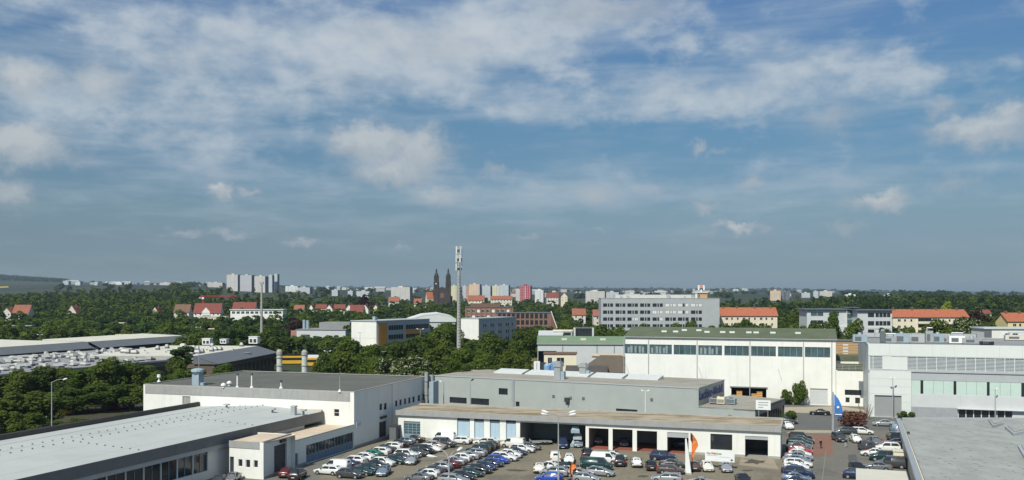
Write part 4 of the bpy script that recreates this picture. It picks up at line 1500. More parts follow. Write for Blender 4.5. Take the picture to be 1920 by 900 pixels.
def dome(wd, dp, h, kind):
    key = (wd, dp, h, kind)
    if key not in _dm:
        mb = MB()
        mb.box(-wd / 2, wd / 2, -dp / 2, dp / 2, 0, h * .45, 0)
        if kind:
            mb.prism([(-wd / 2, -dp / 2), (wd / 2, -dp / 2), (wd / 2, dp / 2), (-wd / 2, dp / 2)], h * .45, [h * .45, h * .45, h, h], 1)
        else:
            i = len(mb.v)
            mb.v += [(-wd / 2, -dp / 2, h * .45), (wd / 2, -dp / 2, h * .45), (wd / 2, dp / 2, h * .45), (-wd / 2, dp / 2, h * .45),
                     (-wd * .3, -dp * .3, h), (wd * .3, -dp * .3, h), (wd * .3, dp * .3, h), (-wd * .3, dp * .3, h)]
            for q in ((0, 1, 5, 4), (1, 2, 6, 5), (2, 3, 7, 6), (3, 0, 4, 7), (4, 5, 6, 7)):
                mb.f.append(tuple(i + a for a in q)); mb.m.append(1)
        _dm[key] = mb.mesh('rooflight', [GREYD, DOME])
    return _dm[key]


for i in range(22):
    for j in range(9):
        if rr.random() < .06:
            continue
        x, y = 52 + i * 4.5 + rr.uniform(-1.2, 1.2), 4 + j * 5.6 + rr.uniform(-1.2, 1.2)
        sz = rr.choice([(2.6, 1.8, .9), (1.6, 1.6, 1.0), (3.4, 1.6, .8), (1.2, 1.2, 1.5), (2.0, 2.0, 1.2)])
        o = bpy.data.objects.new('rooflight', dome(*sz, rr.random() < .4))
        COL.objects.link(o)
        o.parent = cxh
        o.matrix_local = Matrix.Translation((x, y, 8.48)) @ Matrix.Rotation(rr.choice([0, R(90)]), 4, 'Z')

# long sheds with pale roofs behind it
for (x0, y0, L, D, h, rh, lab, wm) in ((-180.0, 290.0, 61.5, 50.0, 10.4, .4, 'long shed with cream roof and dark side wall behind the domed flat roof, nearer one', ROOFD),
                                       (-160.6, 351.5, 58.0, 27.0, 10.3, .6, 'long shed with cream roof and dark side wall behind the domed flat roof, farther one', ROOFD)):
    fr = Frame((x0, y0), R(72.2))
    t = thing('cream_roof_shed', lab, 'building', fr)
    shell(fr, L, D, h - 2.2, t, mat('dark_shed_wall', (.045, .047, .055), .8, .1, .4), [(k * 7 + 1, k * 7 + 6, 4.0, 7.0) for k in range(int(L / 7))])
    for k in range(int(L / 7)):
        window(t, fr, (k * 7 + 1, k * 7 + 6, 4.0, 7.0), nx=3, fm=FRAMED)
    mb = MB(fr)
    mb.poly([(0, -1.2, h - 2.3), (L, -1.2, h - 2.3), (L, 4.5, h), (0, 4.5, h)])
    mb.build('dark_slope', GREYD, t)
    mb = MB(fr)
    n = 3
    for k in range(n):
        a, b = L * k / n, L * (k + 1) / n - .6
        mb.prism([(a, 4.5), (b, 4.5), (b, D), (a, D)], h - .6, [h + .02, h + .02, h + rh, h + rh])
    mb.build('roof', ROOFCR, t)
    mb = MB(fr); mb.box(0, L, 4.4, 4.6, h - 2, h - .02); mb.poly([(0, 4.5, h - 2.3), (0, D, h - 2.3), (0, D, h), (0, 4.5, h)]); mb.build('upper_wall', GREYD, t)
# right hand part with dark sloping roof and cream flat roof
fr = Frame((-88.8 - 3.2, 280.0), R(86.0))
t = thing('dark_eaves_hall', 'hall with cream flat roof and dark sloping eaves over dark glazing', 'building', fr)
L, D = 56.0, 40.0
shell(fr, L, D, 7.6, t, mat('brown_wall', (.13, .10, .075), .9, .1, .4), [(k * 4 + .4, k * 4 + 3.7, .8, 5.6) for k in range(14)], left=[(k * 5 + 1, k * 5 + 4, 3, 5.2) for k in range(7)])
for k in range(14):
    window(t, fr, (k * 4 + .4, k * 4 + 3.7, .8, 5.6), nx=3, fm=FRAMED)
lf = fr.sub(0, D, R(-90))
for k in range(7):
    window(t, lf, (k * 5 + 1, k * 5 + 4, 3, 5.2), nx=2, fm=FRAMEW)
mb = MB(fr); mb.poly([(-.5, -1.4, 7.2), (L + .5, -1.4, 7.2), (L + .5, 6.5, 9.6), (-.5, 6.5, 9.6)]); mb.poly([(-.5, -1.4, 7.0), (L + .5, -1.4, 7.0), (L + .5, -1.4, 7.2), (-.5, -1.4, 7.2)]); mb.build('dark_slope', GREYD, t)
mb = MB(fr); mb.box(-.4, L + .4, 6.5, D + .4, 7.6, 9.6, 0, 1); mb.build('roof', [CONC, ROOFCR], t)
mb = MB(fr); mb.poly([(-.5, -1.4, 7.1), (-.5, 6.5, 7.1), (-.5, 6.5, 9.55)]); mb.poly([(L + .5, -1.4, 7.1), (L + .5, 6.5, 7.1), (L + .5, 6.5, 9.55)]); mb.build('gable', GREYD, t)
for px, py, wd, h, lab in ((389, 646, 3.2, 2.2, 'white box house with dark openings on the cream flat roof'), (421, 644, 2.6, 1.6, 'small white box on the cream flat roof'),
                           (477, 644, 3.6, 2.6, 'white box at the foot of the tall lighting mast')):
    f2 = Frame(zp(px, py, 9.6), R(-10), 9.6)
    b = thing('roof_box', lab, 'roof unit', f2)
    mb = MB(f2); mb.box(-wd / 2, wd / 2, -1.2, 1.2, 0, h); mb.build('casing', WHITEP, b)
    mb = MB(f2)
    mb.box(-wd * .38, -wd * .08, -1.24, -1.2, .4, h * .7); mb.box(wd * .05, wd * .38, -1.24, -1.2, .4, h * .7); mb.build('opening', FRAMED, b)
    mb = MB(f2); mb.box(-wd / 2 - .15, wd / 2 + .15, -1.35, 1.35, h, h + .2); mb.build('lid', WHITEP, b)
rr = random.Random(8)
for k in range(22):
    x, y = rr.uniform(2, 52), rr.uniform(9, 36)
    o = bpy.data.objects.new('rooflight', dome(*rr.choice([(2.0, 2.0, 1.2), (1.2, 1.2, 1.5)]), False))
    COL.objects.link(o); o.parent = t
    o.matrix_local = Matrix.Translation((x, y, 9.58))
# pale low building at the extreme left edge
fr = Frame((-131.5, 214.0), R(60))
t = thing('pale_store', 'pale low store with white roof edge at the far left of the hall complex', 'building', fr)
shell(fr, 9, 12, 7.4, t, GREYP, [(2, 4, 1, 4)])
roller_door(t, fr, (2, 4, 1, 4))
flat_roof(fr, 9, 12, 7.4, t, ROOFCR, over=.3)

# two concrete ventilation stacks behind the white hall
for px, tp, lab in ((524, 655, 'weathered pale ventilation stack behind the felt roof, nearer the dark hall'), (571, 656, 'weathered pale ventilation stack behind the felt roof, nearer the trees')):
    d = 224.0
    x = (px - CX) / F * d
    fr = Frame((x, d), A0)
    h = CZ - (tp - HY) * d / F
    t = thing('ventilation_stack', lab, 'chimney', fr)
    mb = MB(fr); mb.cyl((0, 0, 0), (0, 0, h - 1.5), .78, .66, 14); mb.build('shaft', mat('pale_concrete', (.50, .52, .46), .9, .14, 1.2), t)
    mb = MB(fr); mb.cyl((0, 0, h - 1.3), (0, 0, h - .5), .76, .74, 14); mb.cyl((0, 0, h - .5), (0, 0, h), .72, .4, 14); mb.build('cap', CONC, t)
    mb = MB(fr)
    for z in range(3, int(h) - 1, 2):
        mb.cyl((0, 0, z), (0, 0, z + .15), .84, .84, 14)
    mb.build('band', CONC, t)
    mb = MB(fr); mb.box(.75, 1.35, -.5, .5, 0, h * .62); mb.build('duct', METAL, t)

# yellow trams, white lorry in the depot beyond
for px, py, lab, ln in ((545, 683, 'yellow and white tram parked behind the two ventilation stacks', 11.0), (582, 687, 'yellow tram parked by the trees beyond the ventilation stacks', 5.0)):
    q = gp(px, py)
    fr = Frame(q, R(8))
    t = thing('tram', lab, 'tram', fr)
    mb = MB(fr); mb.box(-ln / 2, ln / 2, -1.2, 1.2, .35, 1.7); mb.build('body', YELLOWP, t)
    mb = MB(fr); mb.box(-ln / 2 + .1, ln / 2 - .1, -1.17, 1.17, 1.7, 2.75); mb.build('window_band', GLASS, t)
    mb = MB(fr); mb.box(-ln / 2, ln / 2, -1.2, 1.2, 2.75, 3.35); mb.build('roof', YELLOWP, t)
    mb = MB(fr)
    for x in (-ln / 2 + 1, ln / 2 - 1):
        mb.box(x - .7, x + .7, -1.0, 1.0, .0, .35)
    mb.build('bogie', BLACKM, t)
fr = Frame(gp(590, 684), R(4))
t = thing('box_lorry', 'white box lorry behind the ventilation stack next to the trees', 'lorry', fr)
mb = MB(fr); mb.box(-2.6, 3.4, -1.2, 1.2, .9, 4.0); mb.build('box', WHITEP, t)
mb = MB(fr); mb.prism([(-4.4, -1.1), (-2.7, -1.1), (-2.7, 1.1), (-4.4, 1.1)], .6, [2.2, 3.0, 3.0, 2.2]); mb.build('cab', WHITEP, t)
for x in (-3.6, 1.0, 2.4):
    for y in (-1.2, .95):
        mb = MB(fr); mb.cyl((x, y, .5), (x, y + .25, .5), .5, .5, 10); mb.build('wheel', BLACKM, t)

# ------------------------------------------------------------------ masts
fr = Frame(((860.5 - CX) / F * 300, 300), 0)
t = thing('telecom_mast', 'tall slender grey mobile phone mast with white antenna panels at the top', 'mast', fr)
mb = MB(fr); mb.cyl((0, 0, 0), (0, 0, 36.5), .85, .5, 14); mb.cyl((0, 0, 36.5), (0, 0, 44.2), .35, .25, 10); mb.build('shaft', CONC, t, smooth=False)
for z in (37.5, 40.6, 43.6):
    mb = MB(fr); mb.cyl((0, 0, z - .1), (0, 0, z + .1), 1.0, 1.0, 12); mb.build('platform', POLEG, t)
for z0, z1 in ((36.6, 38.9), (39.3, 41.8), (42.0, 44.6)):
    for k in range(4 if z0 > 37 else 3):
        th = k * math.pi / 2 + .4 + (z0 > 40) * .3
        x, y = .95 * math.cos(th), .95 * math.sin(th)
        mb = MB(Frame(fr.pt(x, y), th)); mb.box(-.12, .16, -.24, .24, z0, z1); mb.build('antenna_panel', POLEW, t)
mb = MB(fr); mb.cyl((.2, 0, 44.2), (.2, 0, 45.2), .05, .03, 5); mb.build('aerial', POLEG, t)
mb = MB(fr)
for z in range(2, 36, 1):
    mb.box(-.25, .25, -.95, -.8, z, z + .06)
mb.build('ladder', POLEG, t)
fr = Frame(((490.5 - CX) / F * 395, 395), 0)
t = thing('lighting_mast', 'tall grey tapered mast rising beside the cream flat roof', 'mast', fr)
mb = MB(fr); mb.cyl((0, 0, 0), (0, 0, 34.0), .72, .38, 12); mb.build('shaft', CONC, t)
mb = MB(fr); mb.box(-.8, .8, -.5, .5, 33.2, 34.2); mb.build('head', POLEG, t)
mb = MB(fr); mb.box(-1.2, 1.2, -1.2, 1.2, 0, 9.5); mb.build('base_cabin', GREYP, t)


# ------------------------------------------------------------------ lamp posts, flags, signs on the site
def lamp_post(fr, h, label, heads, m=POLEG, group=None, hm=POLEW, arm=1.6):
    t = thing('lamp_post', label, 'lamp post', fr, group)
    mb = MB(fr); mb.cyl((0, 0, 0), (0, 0, h), .13, .075, 8); mb.build('pole', m, t)
    mb = MB(fr); mb.cyl((0, 0, 0), (0, 0, .5), .2, .16, 8); mb.build('base', m, t)
    for (a, ln, wd, rise) in heads:
        ex, ey = arm * math.cos(a), arm * math.sin(a)
        mb = MB(fr)
        mb.path([(0, 0, h - .1), (ex * .5, ey * .5, h + rise * .8), (ex, ey, h + rise)], .05, 6)
        mb.build('arm', m, t)
        f2 = Frame(fr.pt(ex, ey), fr.a + a)
        mb = MB(f2)
        z = h + rise
        i = len(mb.v)
        n = 10
        for zz_, s in ((z - .12, .8), (z + .02, 1.0), (z + .16, .55)):
            for q in range(n):
                th = 2 * math.pi * q / n
                mb.v.append(f2.w((ln / 2 + ln / 2 * s * math.cos(th), wd / 2 * s * math.sin(th), zz_ + (.1 * math.cos(th)))))
        for lv in range(2):
            for q in range(n):
                mb.f.append((i + lv * n + q, i + lv * n + (q + 1) % n, i + (lv + 1) * n + (q + 1) % n, i + (lv + 1) * n + q)); mb.m.append(0)
        mb.f.append(tuple(i + 2 * n + q for q in range(n))); mb.m.append(0)
        mb.f.append(tuple(i + q for q in reversed(range(n)))); mb.m.append(0)
        mb.build('lamp_head', hm, t)
    return t


def at(px, d):
    return ((px - CX) / F * d, d)


lamp_post(Frame(at(1047, 136), 0), 10.6, 'tall yard lamp post with four white heads before the open carport',
          [(R(150), 1.3, .5, .25), (R(200), 1.3, .5, .1), (R(20), 1.3, .5, .25), (R(-25), 1.3, .5, .1)])
lamp_post(Frame(at(842, 100), 0), 10.6, 'yard lamp post with white heads rising among the middle parking rows',
          [(R(140), 1.3, .6, .7), (R(200), 1.3, .6, .2), (R(55), 1.2, .4, .6)], arm=1.3)
lamp_post(Frame(at(97, 176), 0), 11.6, 'curved grey street lamp beside the dark trees behind the long workshop', [(R(15), .9, .35, .5)], arm=1.9)
lamp_post(Frame(at(881.5, 197), 0), 9.8, 'slim dark lamp post with black head before the grey clad hall', [(R(40), .8, .4, .2)], m=POLEG, hm=BLACKM, arm=.2)
lamp_post(Frame(at(832, 203), 0), 9.0, 'thin pale lamp post at the corner of the grey clad hall', [(R(180), .7, .35, .1)], m=METAL, arm=.3)
lamp_post(Frame(at(1210, 186), 0), 8.8, 'pale twin headed lamp post before the grey clad hall', [(R(0), .6, .3, .05), (R(180), .6, .3, .05)], m=POLEW, arm=.3)
lamp_post(Frame(at(1674, 209), 0), 9.2, 'slim lamp post in front of the grey roller gate of the modern hall', [(R(0), .6, .35, .05), (R(180), .6, .35, .05)], arm=.2)
lamp_post(Frame(at(1866, 203), 0), 7.4, 'slim lamp post in front of the dark shop windows of the modern hall', [(R(20), .6, .3, .05)], m=METAL, arm=.2)
lamp_post(Frame(at(373, 245), 0), 14.0, 'thin grey pole behind the hooded exhaust stack', [(R(0), .6, .3, .05)], m=METAL, arm=.2)
for px, d, h, lab in ((75, 420, 10, 'thin street lamp in the far greenery, at the left edge before the cream sheds'), (140, 480, 11, 'thin street lamp among the trees beyond the cream sheds'),
                      (291, 470, 11, 'thin street lamp beyond the end of the cream sheds'), (372, 460, 12, 'thin street lamp beyond the cream flat roof'),
                      (468, 440, 9, 'thin street lamp just beside the tall lighting mast'), (614, 330, 8, 'thin street lamp at the edge of the tram depot'),
                      (675, 350, 14, 'thin street lamp before the white and orange office block'), (788, 330, 16, 'thin street lamp before the orange panels of the office block')):
    lamp_post(Frame(at(px, d), 0), h, lab, [(R(0), .8, .4, .1), (R(180), .8, .4, .1)], m=METAL, arm=.6)

# blue beach flag
fr = Frame(gp(1562, 816), A0)
t = thing('beach_flag', 'tall grey pole with a blue beach flag at the red paved yard entrance', 'flag', fr)
mb = MB(fr); mb.cyl((0, 0, 0), (0, 0, 8.8), .34, .12, 12); mb.build('pole', METAL, t)
mb = MB(fr)
pts = [(.32, 3.9), (1.75, 3.7), (1.8, 5.2), (1.55, 6.3), (1.0, 7.5), (.3, 8.3), (.2, 8.4), (.25, 6)]
for y in (-.02, .02):
    mb.poly([(x, y + .12 * math.sin(z * 1.7 + x), z) for x, z in pts])
mb.build('flag_cloth', BLUEF, t)
mb = MB(fr); mb.box(.4, 1.7, -.16, -.12, 4.15, 4.35); mb.build('flag_stripe', WHITEP, t)
mb = MB(fr); mb.cyl((.95, -.2, 5.75), (.95, -.16, 5.75), .25, .25, 12); mb.build('flag_emblem', WHITEP, t)
mb = MB(fr); mb.cyl((0, 0, 0), (0, 0, .3), .6, .5, 10); mb.build('base', CONC, t)
# orange beach flag and white pylon
fr = Frame(gp(1291, 890), A0)
t = thing('pylon_sign', 'white tapering advertising pylon beside the orange beach flag', 'sign', fr)
mb = MB(fr); mb.prism([(-.55, -.18), (.55, -.18), (.55, .18), (-.55, .18)], 0, .3); mb.build('base', CONC, t)
mb = MB(fr)
i = len(mb.v)
for z, a, b in ((.3, -.48, .44), (3.2, -.5, .05), (5.7, -.52, -.3)):
    mb.v += [fr.w((a, -.12, z)), fr.w((b, -.12, z)), fr.w((b, .12, z)), fr.w((a, .12, z))]
for lv in (0, 4):
    for q in range(4):
        mb.f.append((i + lv + q, i + lv + (q + 1) % 4, i + lv + 4 + (q + 1) % 4, i + lv + 4 + q)); mb.m.append(0)
mb.f.append((i + 8, i + 9, i + 10, i + 11)); mb.m.append(0)
mb.build('blade', SIGNW, t)


def beach_flag(fr, label, h, top_black=True):
    t = thing('beach_flag', label, 'flag', fr)
    mb = MB(fr); mb.path([(0, 0, 0), (.05, 0, h * .6), (-.1, 0, h)], .035, 6); mb.build('pole', METAL, t)
    prof = [(.0, .25, .32), (.0, .38, .30), (.0, .52, .55), (.0, .66, 1.0), (.0, .78, .85), (-.03, .9, .45), (-.1, 1.0, .06)]
    mb = MB(fr)
    for (a0, z0, w0), (a1, z1, w1) in zip(prof, prof[1:]):
        for y in (0, .04):
            mb.poly([(a0 * h * .2, y + .18 * math.sin(z0 * 9), z0 * h), (a0 * h * .2 + w0, y + .25 * math.sin(z0 * 9 + 1.5), z0 * h),
                     (a1 * h * .2 + w1, y + .25 * math.sin(z1 * 9 + 1.5), z1 * h), (a1 * h * .2, y + .18 * math.sin(z1 * 9), z1 * h)])
    mb.build('flag_cloth', ORANGEF, t)
    mb = MB(fr)
    mb.poly([(-.18, -.08, h * .80), (.12, -.12, h * .74), (.1, -.1, h * .92), (-.2, -.05, h * .99)])
    mb.poly([(-.18, .10, h * .80), (.12, .12, h * .74), (.1, .1, h * .92), (-.2, .05, h * .99)])
    mb.build('flag_tip', BLACKM, t)
    mb = MB(fr); mb.box(-.5, .5, -.06, .06, 0, .12); mb.box(-.06, .06, -.5, .5, .0, .115); mb.build('foot', BLACKM, t)


beach_flag(Frame(gp(1297, 884), A0), 'orange beach flag with black tip beside the white pylon', 6.3)
beach_flag(Frame(gp(1068, 899), A0), 'short orange flag with dark tip standing between the parked cars', 2.9)

# white banner sign with red word and black star, on legs
fr = Frame(gp(1322, 877), R(-19.5))
wdS = 4.75
t = thing('banner_sign', 'white advertising board with red lettering and a black star before the garage row', 'sign', fr)
mb = MB(fr); mb.box(0, wdS, 0, .09, 1.15, 2.85); mb.build('board', SIGNW, t)
for x in (.5, wdS - .5):
    mb = MB(fr); mb.box(x - .05, x + .05, .09, .17, 0, 2.6); mb.build('leg', METAL, t)
put_text('lettering', 'Das', .50, GREYLET, fr, .28, -.02, 2.3, t, width=.62)
put_text('lettering', 'Welt', .50, REDL, fr, .95, -.02, 2.3, t, width=.82)
put_text('lettering', 'Auto.', .50, GREYLET, fr, 1.80, -.02, 2.3, t, width=.95)
mb = MB(fr); mb.box(.3, 2.0, -.02, -.004, 2.08, 2.12); mb.box(2.3, 4.0, -.02, -.004, 1.9, 1.94); mb.build('rule_line', GREYLET, t)
mb = MB(fr)
sx_, sz_ = wdS - .45, 1.5
st = []
for k in range(8):
    r_ = .3 if k % 2 == 0 else .11
    st.append((sx_ + r_ * math.sin(k * math.pi / 4), -.012, sz_ + r_ * math.cos(k * math.pi / 4)))
mb.poly(st); mb.poly([(a, -.002, c_) for a, b_, c_ in st])
mb.build('star_mark', BLACKM, t)
# white information board on posts at the annex
d = 187.0
fr = Frame(at(1417, d), A0)
zb, zt = CZ - (768 - HY) * d / F, CZ - (750 - HY) * d / F
t = thing('notice_board', 'white notice board with three grey lines on posts before the grey annex', 'sign', fr)
mb = MB(fr); mb.box(0, 2.95, 0, .12, zb, zt); mb.build('board', SIGNW, t)
for x in (.6, 2.4):
    mb = MB(fr); mb.cyl((x, .2, 0), (x, .2, zt - .2), .07, .07, 6); mb.build('post', METAL, t)
for k, (a, b) in enumerate(((.5, 2.5), (.5, 2.4), (.5, 1.5))):
    mb = MB(fr); z = zt - .45 - k * .5
    mb.box(a, b, -.02, -.003, z - .09, z + .06); mb.build('text_line', GREYLET, t)

# yellow container and bins by the sectional door, stored junk in the carport
fr = Frame(gp(793, 822), A0)
t = thing('yellow_container', 'yellow wheeled container with dark side beside the grey sectional door', 'container', fr)
mb = MB(fr); mb.prism([(-.9, -.7), (.9, -.7), (.9, .7), (-.9, .7)], .3, [1.7, 1.7, 2.1, 2.1]); mb.build('body', YELLOWP, t)
mb = MB(fr); mb.box(.92, 1.9, -.6, .7, .1, 1.9); mb.build('dark_bin', DOORD, t)
mb = MB(fr); mb.prism([(-.95, -.75), (.95, -.75), (.95, .75), (-.95, .75)], 1.65, [1.8, 1.8, 2.25, 2.25]); mb.build('lid', YELLOWP, t)
for x in (-.7, .7):
    mb = MB(fr); mb.cyl((x, -.72, .15), (x, -.6, .15), .15, .15, 8); mb.build('wheel', BLACKM, t)
fr = Frame(gp(742, 823), R(72))
t = thing('dark_shelter', 'dark shelter cabinet in the corner between white hall and garage row', 'cabinet', fr)
mb = MB(fr); mb.box(-1.4, 1.4, -.7, .7, 0, 2.6); mb.build('body', GREYD, t)
mb = MB(fr); mb.box(-1.5, 1.5, -.85, .8, 2.6, 2.75); mb.build('lid', FRAMED, t)
mb = MB(fr); mb.box(-.5, .5, -.75, -.7, .2, 2.1); mb.build('door', DOORD, t)
# scrap car bodies piled in the carport
for k, (dx, dz, m, lab) in enumerate(((0, 0, METALB, 'stripped blue grey car shell at the bottom of the pile in the carport'), (.4, 1.35, GREYP, 'stripped grey car shell in the middle of the carport pile'),
                                      (-.3, 2.65, METALB, 'stripped blue grey car shell topping the pile in the carport'))):
    fr = Frame(fb.pt(port[1] - 2.2 + dx * .6, 2.2 + dx), AB + R(90 + 6 * k), dz)
    t = thing('car_shell', lab, 'car shell', fr)
    mb = MB(fr); mb.prism([(-1.9, -.8), (1.9, -.8), (1.9, .8), (-1.9, .8)], .12, .72); mb.build('body', m, t)
    mb = MB(fr)
    i = len(mb.v)
    mb.v += [fr.w(p) for p in ((-1.5, -.7, .72), (.9, -.7, .72), (.9, .7, .72), (-1.5, .7, .72), (-1.1, -.55, 1.25), (.3, -.55, 1.25), (.3, .55, 1.25), (-1.1, .55, 1.25))]
    for q in ((0, 1, 5, 4), (1, 2, 6, 5), (2, 3, 7, 6), (3, 0, 4, 7), (4, 5, 6, 7)):
        mb.f.append(tuple(i + a for a in q)); mb.m.append(0)
    mb.build('cabin', m, t)
    mb = MB(fr)
    for y in (-.66, .63):
        mb.box(-1.0, .3, y, y + .03, .82, 1.12)
    mb.build('window_opening', FRAMED, t)
fr = Frame(fb.pt(port[0] + 3.6, 2.0), AB + R(25))
t = thing('car_trailer', 'low grey flat trailer parked at the carport entrance', 'trailer', fr)
mb = MB(fr); mb.box(-2.2, 2.0, -.9, .9, .5, .65); mb.build('bed', METAL, t)
mb = MB(fr); mb.box(-2.2, -2.1, -.9, .9, .65, 1.0); mb.build('front_board', METAL, t)
mb = MB(fr); mb.path([(-2.2, 0, .55), (-3.4, 0, .5)], .06); mb.build('drawbar', GREYD, t)
for x in (.2, 1.0):
    for y in (-1.0, .8):
        mb = MB(fr); mb.cyl((x, y, .32), (x, y + .2, .32), .32, .32, 12); mb.build('wheel', BLACKM, t)

# ------------------------------------------------------------------ buildings in the middle distance
def X(px, d):
    return (px - CX) / F * d


def Zy(py, d):
    return CZ - (py - HY) * d / F


# grey office block with window groups and sign tower
d = 455.0
fo = Frame((X(1127, d), d), R(-1.0))
LO, HO = 59.2, Zy(560, d)
off = thing('office_block', 'large grey office block with rows of dark windows and white blinds', 'building', fo)
shell(fo, LO, 16, HO, off, GREYP)
flat_roof(fo, LO, 16, HO, off, CONC, over=.1, th=.3)
grp = [(203, 278), (296, 370), (385, 463), (480, 556), (573, 650), (668, 748), (762, 843), (860, 942)]
rr = random.Random(3)
for r_, py in enumerate((572, 585.2, 598.2, 611)):
    z = Zy(py, d) - .85
    for g, (a, b) in enumerate(grp):
        pa = 1080 + a / 4
        blind = (r_ == 1 and g in (4, 5, 6)) or (r_ == 0 and g in (6, 7)) or (r_ == 2 and g in (2, 4)) or rr.random() < .08
        for (u, v) in ((0, .40), (.47, .62), (.70, 1.0)):
            w_ = (b - a) / 4 * (v - u) * d / F
            gm_ = BLIND if blind and rr.random() < .85 else GLASS
            win_small(off, fo, (pa - CX) / F * d - fo.o[0] + (b - a) / 4 * u * d / F, z, round(w_, 1), 1.7, gm_, FRAMED)
mb = MB(fo); mb.box(7.5, 46, 4, 14, HO + .3, HO + 2.0); mb.build('penthouse', GREYL, off)
mb = MB(fo)
rr = random.Random(4)
for k in range(9):
    x = 2 + rr.uniform(0, 50); mb.box(x, x + rr.uniform(.4, 1.6), 2, 3.2, HO + .3, HO + rr.uniform(.9, 2.6))
mb.build('roof_box', GREYP, off)
tw0, tw1 = X(1305, d) - fo.o[0], X(1327, d) - fo.o[0]
mb = MB(fo); mb.box(tw0, tw1, 2, 8, HO + .3, HO + 2.9); mb.build('stair_tower', TIMBER, off)
mb = MB(fo); mb.box(tw0 - .2, tw0 + .9, 1.8, 8, HO + .3, HO + 2.9); mb.build('tower_corner', WHITE2, off)
mb = MB(fo); mb.box(tw0 - .6, tw1 + .4, 1.5, 8.4, HO + 2.9, HO + 3.5); mb.build('tower_cap', WHITE2, off)
fs = fo.sub(X(1316.3, d) - fo.o[0], 3, 0, HO + 3.5)
sg = thing('rooftop_sign', 'small white rooftop sign with red field and dark half disc above the office block', 'sign', fs)
mb = MB(fs); mb.cyl((0, 0, 0), (0, 0, 1.3), .3, .3, 10); mb.build('post', WHITEP, sg)
mb = MB(fs); mb.box(-1.7, -.95, -.15, .15, .9, 3.3); mb.box(.95, 1.7, -.15, .15, .9, 3.3); mb.box(-.95, .95, -.12, .12, 1.75, 3.3); mb.build('board', WHITEP, sg)
mb = MB(fs); mb.box(-.9, .9, -.16, -.12, 1.9, 3.25); mb.build('red_field', mat('faded_red', (.62, .28, .24), .6, .05, 1), sg)
mb = MB(fs); mb.poly([(.75 * math.cos(k * math.pi / 8), -.17, 1.1 + .8 * math.sin(k * math.pi / 8)) for k in range(9)]); mb.box(-.75, .75, -.15, .1, .95, 1.12); mb.build('half_disc', BLACKM, sg)

# white and orange office block
fq = Frame((-57.0, 381.0), R(60.5))
LQ, WQ, HQ = 39.0, 13.4, 17.3
ob = thing('orange_panel_block', 'white ended office block with orange facade panels and ribbon windows', 'building', fq)
fl_ = fq.sub(0, WQ, R(-90))
shell(fq, LQ, WQ, HQ, ob, WHITE)
flat_roof(fq, LQ, WQ, HQ, ob, GREYP, over=.3, th=.35)
mb = MB(fq)
mb.box(.5, LQ, -.12, -.004, .2, HQ - .3); mb.build('grey_cladding', GREYP, ob)
for a, b, z0, z1 in ((1.5, 7.5, 1, HQ - .7), (20.5, 33, 11.2, 13.1)):
    mb = MB(fq); mb.box(a, b, -.2, -.125, z0, z1); mb.build('orange_panel', ORANGEP, ob)
for z in (4.2, 7.6, 9.3, 13.3):
    pass
for z in (2.2, 5.8, 9.4, 13.4):
    for k in range(6):
        win_small(ob, fq.sub(0, -.125, 0), 8.3 + k * 1.75, z, 1.5, 2.0, GLASS, FRAMED)
    for k in range(10):
        win_small(ob, fq.sub(0, -.125, 0), 20.8 + k * 1.75, z, 1.5, 2.0, GLASS, FRAMED)
mb = MB(fl_)
for z in (10.2, 5.0):
    mb.box(0, WQ, -.03, -.002, z, z + .06)
mb.build('render_joint', CONC, ob)
mb = MB(fq); mb.box(3, 4.4, 3, 4.4, HQ + .3, HQ + 2.0); mb.build('roof_vent', METALB, ob)
fr = Frame((X(668, 372), 372), R(5))
t = thing('white_annex', 'low white annex with yellow roof edge at the foot of the orange panelled block', 'building', fr)
shell(fr, 18, 8, 4.6, t, WHITE, [(3, 6, 1, 3), (9, 12, 1, 3)])
window(t, fr, (3, 6, 1, 3), nx=2); window(t, fr, (9, 12, 1, 3), nx=2)
mb = MB(fr); mb.box(-.3, 18.3, -.3, 8.3, 4.6, 5.2); mb.build('roof_edge', YELLOWW, t)

# white hall with curved roof behind it
d = 505.0
fr = Frame((X(756, d), d), R(8))
t = thing('white_roof_hall', 'broad hall with bright white shallow roof behind the orange panelled block', 'building', fr)
L, D = 29.0, 30.0
shell(fr, L, D, 13.5, t, GREYL)
mb = MB(fr)
pr = [(-.5, 13.6), (4, 15.4), (11, 17.6), (20, 18.4), (26, 17.2), (L + .5, 15.0)]
for (a, za), (b, zb) in zip(pr, pr[1:]):
    mb.poly([(a, -.6, za), (b, -.6, zb), (b, D, zb), (a, D, za)])
    mb.poly([(a, -.6, za - .8), (b, -.6, zb - .8), (b, -.6, zb), (a, -.6, za)])
    mb.poly([(a, -.5, 13.4), (b, -.5, 13.4), (b, -.5, zb - .8), (a, -.5, za - .8)])
mb.build('roof', WHITE2, t)

# plain white and grey block behind the mast
fr = Frame((-16.0, 434.0), R(60.5))
t = thing('plain_white_block', 'plain white ended block with small windows behind the phone mast', 'building', fr)
L, D, H = 36.5, 10.4, 17.0
shell(fr, L, D, H, t, WHITE)
mb = MB(fr); mb.box(.1, L, -.1, -.004, .2, H - .2); mb.build('grey_cladding', GREYP, t)
flat_roof(fr, L, D, H, t, GREYP, over=.15, th=.3)
f2 = fr.sub(0, -.105, 0)
for z in (2.5, 6.0, 9.5, 13.0):
    for x in (4, 6, 11, 13, 18.5, 20.5, 26, 28, 32):
        win_small(t, f2, x, z, 1.0, 1.5, GLASS, FRAMED)
fr = Frame((X(863, 452), 452), R(3))
b = thing('white_side_building', 'narrow white building peeping out beside the phone mast', 'building', fr)
shell(fr, 5, 12, 15.0, b, WHITE); flat_roof(fr, 5, 12, 15.0, b, GREYP, over=.1)
